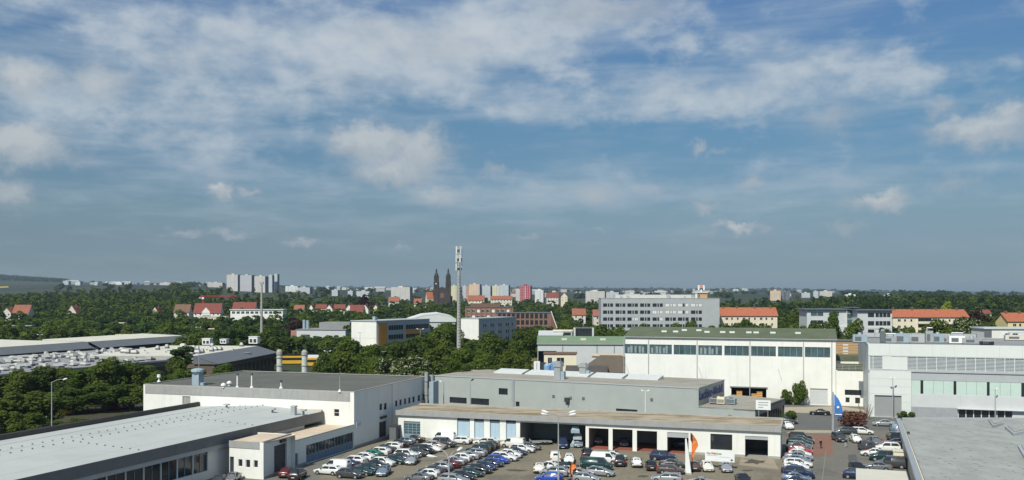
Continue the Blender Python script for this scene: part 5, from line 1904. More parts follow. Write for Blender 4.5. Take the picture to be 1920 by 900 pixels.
for z in (4, 8, 12):
    win_small(b, fr, 1.2, z, 1.2, 1.4)

# red brown brick complex
for (px, d, L, D, py, ang_, lab, n, fl) in ((872, 545, 29, 14, 576.5, -2, 'long red brown brick block with grey windows behind the plain white block, taller one', 9, 3),
                                            (930, 505, 30.5, 13, 587, -3, 'red brown brick block with tall recessed bays, lower one with a sloping end', 11, 2)):
    fr = Frame((X(px, d), d), R(ang_))
    H = Zy(py, d)
    t = thing('brick_block', lab, 'building', fr)
    shell(fr, L, D, H, t, BRICK)
    flat_roof(fr, L, D, H, t, GREYD, over=.3, th=.4)
    for q in range(5):
        z = H - 3.0 - q * 3.5
        if z < 1:
            break
        for k in range(n):
            x = 1.2 + (L - 2.4) * k / n
            if fl == 3:
                win_small(t, fr, x, z, (L - 2.4) / n * .6, 1.7, (GLASS, GLASS, BLIND)[(k + q) % 3], FRAMEW)
            else:
                win_small(t, fr, x, z, (L - 2.4) / n * .7, 2.6, GLASS, FRAMED)
    mb = MB(fr)
    for k in range(n + 1):
        x = 1.0 + (L - 2.2) * k / n
        mb.box(x - .2, x + .1, -.35, -.004, 0, H - .2)
    mb.build('pilaster', BRICK, t)
    if fl == 3:
        mb = MB(fr); mb.box(3, L - 8, 3, D - 2, H + .4, H + 2.4); mb.build('penthouse', TILEB, t)
    else:
        mb = MB(fr); mb.prism([(L, 0), (L + 4, 0), (L + 4, D), (L, D)], 0, [H + 1, 8, 8, H + 1]); mb.build('sloping_end', TILEB, t)
        mb = MB(fr); mb.path([(L + .1, -.2, H + 1.2), (L + 4.2, -.2, 8.1)], .25, 6); mb.build('verge', WHITEP, t)

# low flat complex left of the orange block
d = 470.0
fr = Frame((X(556, d), d), R(-12))
t = thing('low_depot', 'low grey depot with stepped flat roofs and brick end among the trees', 'building', fr)
shell(fr, 27, 20, 10.5, t, GREYL, [(2.5, 7.5, 4.5, 8)])
window(t, fr, (2.5, 7.5, 4.5, 8), nx=3, fm=FRAMEB, gm=GLASSB)
flat_roof(fr, 27, 20, 10.5, t, ROOFGR, over=.4)
mb = MB(fr); mb.box(-3.2, -.02, 0, 10, 0, 10.0); mb.build('brick_end', mat('pale_brick', (.35, .19, .14), .9, .1, .8), t)
mb = MB(fr); mb.box(9, 26, 8, 19, 10.75, 14.2); mb.build('upper_storey', ROOFGR, t)
mb = MB(fr); mb.cyl((1.5, 6, 10.7), (1.5, 6, 15.5), .8, .8, 10); mb.cyl((3.5, 6, 10.7), (3.5, 6, 15.2), .8, .8, 10); mb.build('flue', METALB, t)

# green roofed hall
d = 318.0
fr = Frame((X(1008, d), d), R(-3))
t = thing('green_roof_hall', 'long grey hall with bright green roof behind the tall white hall', 'building', fr)
L, D, H = 44.0, 22.0, Zy(645, d)
shell(fr, L, D, H, t, GREYL, [(0.2, 6.6, 0, Zy(658, d))])
mb = MB(fr); mb.box(.2, 6.6, 4, 4.1, 0, Zy(658, d)); mb.build('deep_opening', DOORD, t)
gable_roof(fr, L, D, H, 2.1, t, ROOFG2, over=.3, wm=GREYL)
mb = MB(fr); mb.box(-.3, L + .3, -.45, -.25, H - .15, H + .25); mb.build('gutter', METAL, t)
for px in (1053, 1089, 1126):
    x = X(px, d) - fr.o[0]
    mb = MB(fr); mb.box(x, x + 2.0, 5, 7, H + .8, H + 1.75); mb.build('rooflight', ROOFCR, t)
for px in (1055, 1119, 1151):
    x = X(px, d) - fr.o[0]
    mb = MB(fr); mb.box(x - .1, x + .1, -.1, -.003, 0, H); mb.build('downpipe', GREYD, t)
fr = Frame((X(1010, 345), 345), R(-3))
b = thing('pale_gable_hall', 'pale sheet metal hall whose roof shows behind the bright green roof', 'building', fr)
shell(fr, 9, 10, 13.0, b, GREYL); mb = MB(fr); mb.prism([(-.2, -.2), (9.2, -.2), (9.2, 10), (-.2, 10)], 13.0, [13.3, 13.3, 14.6, 14.6]); mb.build('roof', GREYL, b)
d = 350.0
fr = Frame((X(1038, d), d), R(-3))
b = thing('flat_top_house', 'low house with pale striped parapet behind the bright green roof', 'building', fr)
H = Zy(621.5, d)
shell(fr, 7.2, 8, H, b, GREYP)
flat_roof(fr, 7.2, 8, H, b, CREAM, over=.2, th=.4)
mb = MB(fr); mb.box(.4, 3.4, -.06, -.003, H - 1.5, H - .4); mb.box(3.9, 6.6, -.06, -.003, H - 1.5, H - .4); mb.build('window_strip', GLASS, b)
fr = Frame((X(1079, d), d), R(-3))
b = thing('dark_glass_house', 'dark glazed house between two pale side walls behind the bright green roof', 'building', fr)
H = Zy(616, d)
mb = MB(fr); mb.box(0, 6.4, .4, 8, 0, H); mb.build('glazing', GLASS, b)
mb = MB(fr); mb.box(-.7, 0, 0, 8, 0, H + .1); mb.box(6.4, 7.1, 0, 8, 0, H + .1); mb.build('side_wall', GREYL, b)
mb = MB(fr); mb.box(0, 6.4, .2, 8.2, H, H + .3); mb.build('roof', GREYD, b)
mb = MB(fr)
for k in range(1, 5):
    mb.box(k * 1.28 - .05, k * 1.28 + .05, .3, .39, 0, H)
mb.build('mullion', FRAMED, b)

# cream house, brown hipped roof, tanks in the yard behind the grey hall
d = 287.0
fr = Frame((X(1020, d), d), R(-4))
t = thing('cream_house', 'low cream house with flat brown roof edge before the green roofed hall', 'building', fr)
H = Zy(664, d)
ops = [(1.2, 2.6, H - 3, H - 1.1), (4.0, 6.4, H - 3, H - 1.1)]
shell(fr, 10.2, 8, H, t, CREAM, ops)
for o_ in ops:
    window(t, fr, o_, nx=2)
flat_roof(fr, 10.2, 8, H, t, TILEB, over=.3)
d = 262.0
fr = Frame((X(1086, d), d), R(-12))
t = thing('brown_roof_house', 'house under a wide dark brown hipped roof beside the tall white hall', 'building', fr)
shell(fr, 17, 13, 6.6, t, CONC)
gable_roof(fr, 17, 13, 6.6, 4.0, t, mat('brown_sheet_roof', (.115, .095, .075), .9, .1, .6), over=.6, hip=6.0)
fr = Frame((X(1110, 283), 283), R(-8))
t = thing('grey_canopy_hall', 'pale flat canopy building behind the brown hipped roof', 'building', fr)
shell(fr, 14, 6, 9.4, t, GREYL); flat_roof(fr, 14, 6, 9.4, t, TANR, over=.4, th=.4)
fr = Frame((X(1062, 256), 256), R(-10))
t = thing('small_gable_house', 'small cream gabled house with grey roof between the vent towers', 'building', fr)
shell(fr, 11, 7, 6.2, t, CREAM, [(1, 2.4, 3.4, 5.4)])
window(t, fr, (1, 2.4, 3.4, 5.4))
gable_roof(fr, 11, 7, 6.2, 2.0, t, ROOFD, over=.5, wm=CREAM)
for px, lab in ((1026, 'upright blue storage tank behind the grey clad hall, paler one'), (1038, 'upright blue storage tank behind the grey clad hall, next to the vent tower')):
    d = 254.0
    fr = Frame((X(px, d), d), 0)
    t = thing('storage_tank', lab, 'tank', fr)
    h = Zy(678 if px > 1030 else 681, d)
    mb = MB(fr); mb.cyl((0, 0, 0), (0, 0, h - .6), .95, .95, 14); mb.cyl((0, 0, h - .6), (0, 0, h), .95, .4, 14); mb.build('vessel', mat('tank_blue', (.12, .26, .50) if px > 1030 else (.22, .36, .55), .5, .1, 1), t)
    mb = MB(fr); mb.path([(1.05, 0, 0), (1.05, 0, h)], .08, 5); mb.build('pipe', METAL, t)
d = 256.0
fr = Frame((X(1001, d), d), R(-5))
t = thing('white_silo_box', 'white upright container with blue stripe behind the grey clad hall roof', 'container', fr)
h = Zy(678, d)
mb = MB(fr); mb.box(0, 1.7, 0, 1.7, .6, h); mb.build('body', WHITEP, t)
mb = MB(fr); mb.box(.7, .95, -.03, -.002, 1, h - .3); mb.build('stripe', METALB, t)
mb = MB(fr); mb.box(.05, .3, .1, 1.6, 0, .6); mb.box(1.4, 1.65, .1, 1.6, 0, .6); mb.build('leg', GREYD, t)
mb = MB(fr); mb.box(2.0, 3.4, .3, 1.7, 0, h - .3); mb.build('dark_cabinet', DOORD, t)

# timber clad building and green slope behind the link
d = 268.0
fr = Frame((X(1566, d), d), R(-6))
t = thing('timber_clad_building', 'timber clad building with white window slits behind the link block', 'building', fr)
H = Zy(640, d)
shell(fr, 12.5, 9, H, t, TIMBER)
flat_roof(fr, 12.5, 9, H, t, GREYD, over=.2)
for x in (2.2, 9.0):
    for k in range(4):
        win_small(t, fr, x, H - 1.3 - k * .9, 1.5, .5, BLIND, FRAMEW)
for k in range(8):
    mb = MB(fr); mb.box(0, 12.5, -.05, -.003, H - .5 - k * .75, H - .44 - k * .75); mb.build('board_joint', TILEB, t)
d = 252.0
fr = Frame((X(1566, d), d), R(-12))
t = thing('green_flat_block', 'low block with mossy green flat roof and white band behind the link block', 'building', fr)
H = Zy(668, d)
shell(fr, 10.5, 10, H - 1.2, t, WHITE)
mb = MB(fr); mb.box(-.2, 10.7, -.2, 10.2, H - 1.2, H); mb.build('roof', ROOFG, t)

# grey school like buildings with overhanging roofs
for px0, px1, d, yt, ang_, lab, wins in ((1513, 1588, 402, 580.5, -4, 'pale grey three storey block with overhanging flat roof, left of the glazed stair core', 0),
                                         (1608, 1671, 392, 582, -4, 'pale grey three storey block with overhanging flat roof, joined to the orange roofed flats', 1)):
    fr = Frame((X(px0, d), d), R(ang_))
    L = X(px1, d) - X(px0, d)
    H = Zy(yt, d)
    t = thing('grey_school_block', lab, 'building', fr)
    shell(fr, L, 14, H, t, GREYL)
    flat_roof(fr, L, 14, H, t, GREYD, over=1.2, th=.35)
    for q in range(5):
        z = H - 2.9 - q * 3.6
        if wins:
            win_small(t, fr, L * .30, z, 2.6, 1.9, GLASS, FRAMED)
            for k in range(4):
                win_small(t, fr, L * .52 + k * 1.6, z, 1.4, 1.9, GLASS if q != 2 else BLIND, FRAMED)
        else:
            win_small(t, fr, 1.6, z, 5.6, 1.9, (GLASSB, GLASS)[q % 2], FRAMEW)
            win_small(t, fr, 10, z, 4.0, 1.9, GLASSB, FRAMEW)
    mb = MB(fr); mb.box(L * .28, L * .98, -.08, -.003, H - 7.6, H - 6.9); mb.build('parapet_band', WHITE2, t)
d = 400.0
fr = Frame((X(1588, d), d), R(-4))
t = thing('glazed_stair_core', 'glazed stair core with dark frame between the two pale grey blocks', 'building', fr)
H = Zy(577, d)
mb = MB(fr); mb.box(0, 2.6, .3, 6, 0, H - .3); mb.build('glazing', GLASSB, t)
mb = MB(fr); mb.box(2.6, 4.6, 0, 6, 0, H); mb.build('side_wall', GREYD, t)
mb = MB(fr)
for k in range(9):
    mb.box(0, 2.6, .2, .29, 1 + k * 2.4, 1.15 + k * 2.4)
mb.box(-.1, .1, .1, 6, 0, H - .3)
mb.build('mullion', FRAMEW, t)
mb = MB(fr); mb.box(-.6, 5.4, -.6, 6.5, H, H + .3); mb.build('roof', GREYD, t)


def flats(name, label, px0, px1, d, ye, yr, ang_, wall, roofm, D=11.0, balc=None, cols=8, group=None):
    fr = Frame((X(px0, d), d), R(ang_))
    L = X(px1, d) - X(px0, d)
    z0 = ground_h(*fr.pt(L / 2)) if d > 450 else 0
    H = Zy(ye, d)
    rh = Zy(yr, d + D / 2) - H
    t = thing(name, label, 'apartment block', fr, group)
    shell(fr, L, D, H, t, wall, z0=min(z0 - 1, -.3))
    gable_roof(fr, L, D, H, rh, t, roofm, over=.5, wm=wall)
    for q in range(int((H - z0) / 3.0)):
        z = H - 2.3 - q * 2.9
        if z < z0 + .5:
            break
        for k in range(cols):
            x = 1.2 + (L - 2.4) * (k + .5) / cols
            if balc and balc[0] * L < x < balc[1] * L:
                continue
            win_small(t, fr, x - .5, z, 1.0 if k % 3 else 1.5, 1.3, GLASS, FRAMEW)
    if balc:
        for q in range(5):
            z = H - 2.6 - q * 2.9
            if z < z0:
                break
            mb = MB(fr); mb.box(balc[0] * L, balc[1] * L, -1.2, -.003, z - .5, z + .45); bo = mb.build('balcony', wall, t)
            mb = MB(fr); mb.box(balc[0] * L + .2, balc[1] * L - .2, -.06, -.003, z + .5, z + 1.9); mb.build('balcony_glazing', GLASS, bo)
    for x in (L * .05, L * .3, L * .62, L * .9):
        mb = MB(fr)
        mb.box(x, x + .7, D * .42, D * .58, H + rh * .6, H + rh + 1.0)
        mb.build('chimney', TILEB, t)
    return t


flats('apartment_block', 'cream apartment block with orange roof beside the grey office block', 1352, 1456, 470, 591.5, 577, -3, CREAM, TILEO, cols=9)
flats('apartment_block', 'long cream apartment block with orange roof and balconies beside the pale grey blocks', 1674, 1812, 420, 594, 580.5, -3, CREAM, TILEO, balc=(.33, .52), cols=11)
flats('apartment_block', 'yellow apartment block with orange roof cut by the right edge', 1890, 1990, 380, 602, 587, -3, YELLOWW, TILEO, cols=8)
d = 345.0
fr = Frame((X(1846, d), d), R(-5))
t = thing('white_low_house', 'white low house with dark side and two dark windows before the yellow flats', 'building', fr)
H = Zy(617, d)
ops = [(7.5, 9.4, H - 3.2, H - 1.6), (10.2, 12.2, H - 3.2, H - 1.6)]
shell(fr, 26, 12, H, t, WHITE, ops)
for o_ in ops:
    window(t, fr, o_, nx=2)
mb = MB(fr); mb.box(-.4, 26.4, -.5, 12.4, H, H + .5); mb.build('roof', GREYL, t)
mb = MB(fr); mb.box(-.1, 2.6, -.1, -.004, 0, H); mb.build('dark_bay', GREYD, t)

# ------------------------------------------------------------------ houses among the trees (each with its own roof and front)
HOUSES = [  # px centre, eave row, ridge row, distance, width px, wall, roof, ridge direction, label
    (12, 586, 577, 640, 16, PINKW, TILEH, 'y', 'small orange roofed house at the left edge among the trees'),
    (38, 587, 572, 640, 30, PINKW, TILEH, 'x', 'orange roofed house near the left edge, larger of two close together'),
    (134, 586, 572, 660, 18, PINKW, TILEH, 'y', 'house with orange gable half hidden in the trees behind the cream sheds'),
    (290, 586, 575, 680, 14, PINKW, TILER, 'y', 'small reddish roofed house deep in the trees behind the cream sheds'),
    (340, 585, 571, 650, 28, PINKW, TILEB, 'x', 'brown roofed house standing next to the red roofed white villa'),
    (388, 586, 569, 640, 50, WHITE, TILER, 'x', 'white villa with red roof and central white gable below the red crane'),
    (457, 578, 567, 690, 42, PINKW, TILER, 'x', 'dull red roofed house behind the flat white pavilion'),
    (560, 580, 572, 760, 18, PINKW, TILEH, 'x', 'house with orange roof leading the row of white gabled houses'),
    (583, 579, 571, 760, 9, WHITE, TILER, 'y', 'narrow white gable in the row of gabled houses, nearest the first orange roof'),
    (601, 578, 571, 765, 20, PINKW, TILER, 'x', 'long red roof in the row between two narrow white gables'),
    (617, 579, 571, 755, 12, WHITE, TILER, 'y', 'white gable in the middle of the row of gabled houses'),
    (636, 579, 571, 765, 20, PINKW, TILER, 'x', 'red roofed house between the middle gable and the broad red roof'),
    (654, 579, 571, 750, 12, WHITE, TILER, 'y', 'white gable just before the broad red roofed house'),
    (668, 587, 572, 735, 24, PINKW, TILER, 'x', 'broad red roofed house near the end of the gabled row'),
    (684, 580, 571, 740, 13, WHITE, TILER, 'y', 'white gable behind the broad red roof at the end of the row'),
    (704, 577, 571, 760, 8, CREAM, TILEB, 'y', 'last tiny cream gable at the end of the gabled row'),
    (738, 565, 557, 980, 19, PINKW, TILEH, 'x', 'orange roof in the dark trees below the pale tower block'),
    (783, 567, 560, 950, 14, PINKW, TILEH, 'x', 'orange roofed house in the dark trees just before the church'),
    (796, 578, 571, 800, 8, WHITE, TILEH, 'y', 'tiny white gabled house below the church'),
    (893, 563, 554, 900, 30, CREAM, TILEH, 'x', 'cream house with orange roof beside the phone mast, gable end lit'),
    (940, 561, 555, 940, 40, PINKW, TILEH, 'x', 'long low orange roof below the pale tower blocks'),
    (1036, 557, 549, 1050, 22, PINKW, TILER, 'x', 'red roofed house beyond the trees right of the red tower block'),
    (1058, 556, 549, 1080, 12, CREAM, TILEH, 'y', 'small cream gable beyond the trees right of the red tower block'),
    (1086, 590, 579, 560, 24, PINKW, TILEH, 'x', 'orange roofed house in the trees next to the grey office block'),
    (1120, 592, 581, 520, 14, PINKW, TILEH, 'x', 'small orange roof touching the end of the grey office block'),
    (1852, 588, 581, 640, 14, PINKW, TILER, 'x', 'dull red roof in the wood behind the yellow flats'),
]
for (px, ye, yr, d, wp, wm, rm, rd, lab) in HOUSES:
    wd = wp * d / F
    D = 8.0 if rd == 'x' else 9.0
    x0 = X(px, d) - wd / 2
    fr = Frame((x0, d), 0)
    gz = ground_h(x0 + wd / 2, d)
    t = thing('house', lab, 'house', fr)
    H = Zy(ye, d)
    if H < gz + 2.5:
        gz = H - 4
    rh = max(1.2, Zy(yr, d + D / 2) - H)
    mb = MB(fr); mb.box(0, wd, 0, D, gz - 1, H); mb.build('wall', wm, t)
    if rd == 'x':
        gable_roof(fr, wd, D, H, rh, t, rm, over=.4, wm=wm)
    else:
        gable_roof(fr.sub(wd, 0, R(90)), D, wd, H, rh, t, rm, over=.3, wm=wm)
    n = max(1, int(wd / 3))
    for k in range(n):
        for z in (H - 2.0, H - 4.8):
            if z > gz + .6:
                win_small(t, fr, wd * (k + .5) / n - .5, z, 1.0, 1.3)
    mb = MB(fr); mb.box(wd * .65, wd * .65 + .6, D * .5 - .3, D * .5 + .3, H + rh * .5, H + rh + .9); mb.build('chimney', TILEB, t)
    if px == 388:
        mb = MB(fr)
        mb.poly([(wd * .32, -.4, H - 2), (wd * .62, -.4, H - 2), (wd * .62, -.4, H + .5), (wd * .47, -.4, H + 3.6), (wd * .32, -.4, H + .5)]); mb.build('front_gable', WHITE, t)
d = 600.0
fr = Frame((X(432, d), d), R(-2))
t = thing('white_pavilion', 'long flat roofed white pavilion with dark windows below the dull red roof', 'building', fr)
H = Zy(581, d)
shell(fr, 35, 8, H, t, WHITE, z0=-2)
flat_roof(fr, 35, 8, H, t, WHITE2, over=.6, th=.4)
for k in range(11):
    win_small(t, fr, 1 + k * 3.1, H - 2.6, 2.2, 1.7, GLASS, FRAMEW)
fr = Frame((X(372, 585), 585), R(-2))
t = thing('pale_shed', 'pale yellow low shed in front of the white villa', 'shed', fr)
shell(fr, 18, 6, Zy(594, 585), t, CREAM, z0=-2); flat_roof(fr, 18, 6, Zy(594, 585), t, ROOFCR, over=.3)
for px, wp, py, d, lab in ((400, 20, 616, 500, 'flat pale canopy roof over the stop beyond the cream flat roof'), (225, 25, 627, 470, 'long thin grey canopy among the bushes behind the cream sheds'),
                           (218, 30, 605, 560, 'low pale roofs in the allotments behind the cream sheds'), (30, 60, 610, 520, 'long grey low roof at the left edge behind the cream sheds')):
    fr = Frame((X(px, d), d), R(-3))
    wd = wp * d / F
    H = Zy(py, d)
    t = thing('low_canopy', lab, 'canopy', fr)
    mb = MB(fr); mb.box(-wd / 2, wd / 2, 0, 4, H - .4, H); mb.build('roof', METALB if px == 30 else CREAM, t)
    for x in (-wd / 2 + .3, 0, wd / 2 - .5):
        mb = MB(fr); mb.box(x, x + .2, .3, .5, 0, H - .4); mb.box(x, x + .2, 3.4, 3.6, 0, H - .4); mb.build('post', GREYD, t)

# red tower crane
d = 700.0
fr = Frame((X(381, d), d), 0)
t = thing('tower_crane', 'red tower crane with long horizontal jib above the white villa', 'crane', fr)
gz = ground_h(X(381, d), d)
zt = Zy(557, d)
mb = MB(fr)
for x in (-.6, .6):
    for y in (-.6, .6):
        mb.box(x - .14, x + .14, y - .14, y + .14, gz - 1, zt)
z = gz
while z < zt - 1:
    mb.path([(-.6, -.6, z), (.6, -.6, z + 1.5)], .1, 4); mb.path([(.6, -.6, z + 1.5), (.6, .6, z + 3)], .1, 4); z += 1.5
mb.build('mast', REDP, t)
mb = MB(fr)
j0, j1 = X(375, d) - X(381, d), X(444, d) - X(381, d)
mb.box(j0, j1, -.5, -.3, zt, zt + .25); mb.box(j0, j1, .3, .5, zt, zt + .25); mb.box(j0, j1, -.1, .1, zt + 1.0, zt + 1.25)
x = j0
while x < j1 - 1:
    mb.path([(x, -.4, zt + .1), (x + .8, 0, zt + 1.1)], .09, 4); mb.path([(x + .8, 0, zt + 1.1), (x + 1.6, -.4, zt + .1)], .09, 4); x += 1.6
mb.build('jib', REDP, t)
mb = MB(fr); mb.box(-.8, .8, -.9, .9, zt - 1.6, zt - .1); mb.build('cab', WHITEP, t)
mb = MB(fr); mb.box(j0 - .6, j0 + 1.2, -.7, .7, zt - 1.2, zt); mb.build('counterweight', CONC, t)

# ------------------------------------------------------------------ the church with two towers
d = 1250.0
sc = d / F
gz = ground_h(X(829, d), d) - 1
fch = Frame((X(829, d), d), R(-4))
ch = thing('church', 'dark sandstone church with two tall domed towers on the skyline', 'church', fch)
for i, px in enumerate((817.5, 840)):
    x = X(px, d) - X(829, d)
    f2 = fch.sub(x, 0, 0)
    zt = Zy(501, d)
    w2 = 3.3
    mb = MB(f2)
    mb.box(-w2, w2, 0, 2 * w2, gz, zt - 21)
    mb.box(-w2 * .9, w2 * .9, .35, 2 * w2 - .35, zt - 21, zt - 13)
    tw = mb.build('tower', SANDST, ch)
    mb = MB(f2); mb.box(-w2 - .3, w2 + .3, -.3, 2 * w2 + .3, zt - 21.6, zt - 20.8); mb.box(-w2 - .1, w2 + .1, -.1, 2 * w2 + .1, zt - 13.3, zt - 12.7); mb.build('cornice', SANDST, tw)
    mb = MB(f2)
    for z0, z1 in ((zt - 19.5, zt - 14.5), (zt - 29, zt - 24)):
        for xx in (-1.6, .5):
            mb.box(xx, xx + 1.1, -.06 if z0 < zt - 22 else .28, .1 if z0 < zt - 22 else .4, z0, z1)
    mb.build('belfry_opening', BLACKM, tw)
    mb = MB(f2)
    prof = [(2.9, -12.7), (3.0, -11.2), (2.5, -9.3), (1.5, -7.8), (1.2, -7.0), (1.2, -4.6), (1.5, -4.4), (.9, -3.2), (.35, -2.2), (.12, -1.2), (.05, 0)]
    for (r0, a), (r1, b) in zip(prof, prof[1:]):
        mb.cyl((0, w2, zt + a), (0, w2, zt + b), r0, r1, 10, caps=False)
    mb.build('dome', mat('dark_copper', (.045, .05, .048), .8, .15, .4) if i == 0 else MAT['dark_copper'], tw)
    if i == 0:
        mb = MB(f2); mb.cyl((0, -.1, zt - 22.8), (0, -.02, zt - 22.8), .9, .9, 12); mb.build('clock_face', CREAM, tw)
xl, xr = X(817.5, d) - X(829, d) + 3.3, X(840, d) - X(829, d) - 3.3
zn = Zy(541, d)
mb = MB(fch)
mb.box(xl, xr, .6, 8, gz, zn)
mb.prism([(xl, .6), (xr, .6), (xr, 8), (xl, 8)], zn, zn + .01)
mb.build('front_wall', SANDST, ch)
mb = MB(fch); xm = (xl + xr) / 2
mb.poly([(xl + .4, .5, zn - .1), (xr - .4, .5, zn - .1), (xm, .5, zn + 2.6)]); mb.poly([(xl + .4, 1.2, zn - .1), (xr - .4, 1.2, zn - .1), (xm, 1.2, zn + 2.6)]); mb.build('front_gable', SANDST, ch)
mb = MB(fch); mb.poly([(xm + 2.6 * math.cos(k * math.pi / 10), .45, zn - 9 + 3.2 * math.sin(k * math.pi / 10)) for k in range(11)] ); mb.box(xm - 2.6, xm + 2.6, .44, .58, zn - 13, zn - 9); mb.build('great_window', TILEB, ch)
mb = MB(fch); mb.box(xl - 5, xr + 5, 8.02, 34, gz, Zy(556, d)); mb.build('nave', SANDST, ch)
gable_roof(fch.sub(xr + 5, 8.05, R(90)), 26, xr - xl + 10, Zy(556, d), 7, ch, TILER, over=.2, wm=SANDST)
fr = Frame((X(806, d + 20), d + 20), R(20))
t = thing('parish_house', 'orange roofed house snug against the church tower', 'house', fr)
mb = MB(fr); mb.box(-4, 5, 0, 9, gz, Zy(560, d)); mb.build('wall', PINKW, t)
gable_roof(fr.sub(-4, 0, 0), 9, 9, Zy(560, d), 9, t, TILEO, over=.3, wm=PINKW)

# ------------------------------------------------------------------ tower blocks on the skyline
BEIGE = mat('beige_slab', (.52, .50, .45), .85, .06, .1)
LILAC = mat('lilac_grey_slab', (.42, .42, .46), .85, .06, .1)
SHADEG = mat('slate_shade_slab', (.17, .19, .22), .85, .08, .1)  # slate front of one block, and painted shade on all end walls
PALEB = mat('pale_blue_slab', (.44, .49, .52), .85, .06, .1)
YEL2 = mat('pale_yellow_slab', (.60, .57, .36), .85, .06, .1)
ORC = mat('apricot_slab', (.62, .45, .28), .85, .06, .1)
ORR = mat('brick_orange_slab', (.42, .18, .12), .85, .06, .1)
BLOCKS = [  # px0 px1 ytop d front side depth label
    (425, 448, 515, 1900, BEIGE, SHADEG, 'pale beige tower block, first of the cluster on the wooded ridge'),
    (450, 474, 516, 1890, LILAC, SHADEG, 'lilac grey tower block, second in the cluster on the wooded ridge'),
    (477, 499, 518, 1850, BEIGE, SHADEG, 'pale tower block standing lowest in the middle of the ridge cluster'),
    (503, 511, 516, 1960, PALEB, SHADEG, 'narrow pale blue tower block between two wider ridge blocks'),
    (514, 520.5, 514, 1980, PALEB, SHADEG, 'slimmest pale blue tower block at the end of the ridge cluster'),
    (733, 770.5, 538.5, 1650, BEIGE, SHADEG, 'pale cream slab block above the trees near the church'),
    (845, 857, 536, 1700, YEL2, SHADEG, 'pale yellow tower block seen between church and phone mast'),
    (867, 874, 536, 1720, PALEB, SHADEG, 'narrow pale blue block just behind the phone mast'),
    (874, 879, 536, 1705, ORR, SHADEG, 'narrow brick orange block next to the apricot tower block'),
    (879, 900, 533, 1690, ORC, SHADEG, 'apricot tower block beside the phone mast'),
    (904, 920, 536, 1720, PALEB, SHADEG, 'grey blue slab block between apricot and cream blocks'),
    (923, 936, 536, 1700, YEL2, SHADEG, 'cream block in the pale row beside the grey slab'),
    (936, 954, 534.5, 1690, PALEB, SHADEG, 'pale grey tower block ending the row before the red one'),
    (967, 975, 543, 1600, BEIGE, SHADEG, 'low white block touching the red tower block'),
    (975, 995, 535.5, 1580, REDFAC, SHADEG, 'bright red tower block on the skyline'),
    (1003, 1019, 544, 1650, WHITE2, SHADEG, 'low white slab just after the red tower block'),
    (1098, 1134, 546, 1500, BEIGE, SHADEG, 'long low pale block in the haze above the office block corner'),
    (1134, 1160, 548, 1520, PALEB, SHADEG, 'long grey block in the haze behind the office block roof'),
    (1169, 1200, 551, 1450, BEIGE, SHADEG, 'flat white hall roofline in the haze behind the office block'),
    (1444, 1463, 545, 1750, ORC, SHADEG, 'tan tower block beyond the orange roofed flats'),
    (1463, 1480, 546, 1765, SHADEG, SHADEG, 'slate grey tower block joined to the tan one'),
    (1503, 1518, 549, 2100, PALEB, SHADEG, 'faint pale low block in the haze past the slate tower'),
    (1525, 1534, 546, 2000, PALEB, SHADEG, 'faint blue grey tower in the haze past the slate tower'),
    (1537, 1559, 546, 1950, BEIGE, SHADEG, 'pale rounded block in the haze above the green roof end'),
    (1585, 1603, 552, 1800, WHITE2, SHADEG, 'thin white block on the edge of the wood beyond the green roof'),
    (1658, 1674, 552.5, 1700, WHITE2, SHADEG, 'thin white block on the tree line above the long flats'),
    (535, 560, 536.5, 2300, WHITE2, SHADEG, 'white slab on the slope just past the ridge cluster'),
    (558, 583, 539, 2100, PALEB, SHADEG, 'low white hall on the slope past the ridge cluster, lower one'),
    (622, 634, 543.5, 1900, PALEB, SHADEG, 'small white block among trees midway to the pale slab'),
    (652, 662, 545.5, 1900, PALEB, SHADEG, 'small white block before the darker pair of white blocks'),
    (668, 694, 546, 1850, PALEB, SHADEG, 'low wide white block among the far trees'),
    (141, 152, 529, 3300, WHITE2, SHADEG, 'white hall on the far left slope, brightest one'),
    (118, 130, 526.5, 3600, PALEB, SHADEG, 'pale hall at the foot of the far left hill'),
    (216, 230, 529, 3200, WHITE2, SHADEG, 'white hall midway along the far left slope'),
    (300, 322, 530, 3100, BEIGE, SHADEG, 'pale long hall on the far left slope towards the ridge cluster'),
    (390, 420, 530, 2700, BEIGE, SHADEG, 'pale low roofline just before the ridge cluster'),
]
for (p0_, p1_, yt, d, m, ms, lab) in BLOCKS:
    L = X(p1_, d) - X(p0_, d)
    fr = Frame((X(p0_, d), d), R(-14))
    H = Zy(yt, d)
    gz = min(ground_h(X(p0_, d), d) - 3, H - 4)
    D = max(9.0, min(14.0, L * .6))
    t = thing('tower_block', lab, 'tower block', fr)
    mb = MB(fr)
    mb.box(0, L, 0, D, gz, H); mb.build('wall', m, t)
    mb = MB(fr); mb.box(L + .003, L + .4, .2, D - .2, gz, H - .2); mb.build('end_wall', ms, t)  # end wall painted dark, the shaded side put into its colour
    mb = MB(fr); mb.box(L * .35, L * .6, D * .3, D * .7, H, H + 2.2); mb.build('lift_house', m, t)
    n = max(2, int(L / 3.2))
    if H - gz > 14:
        fl_n = int((H - gz) / 2.9)
        mb = MB(fr)
        for k in range(n):
            x = L * (k + .5) / n
            if k % 3 == 2:
                mb.box(x - .9, x + .9, -.05, -.01, gz + 2, H - 1)
                continue
            for q in range(min(fl_n, 9)):
                mb.box(x - .75, x + .75, -.05, -.01, H - 2.4 - q * 2.9, H - 1.0 - q * 2.9)
        o = mb.build('window', LILAC if m is not SHADEG else GLASS, t)
        o['kind'] = 'stuff'
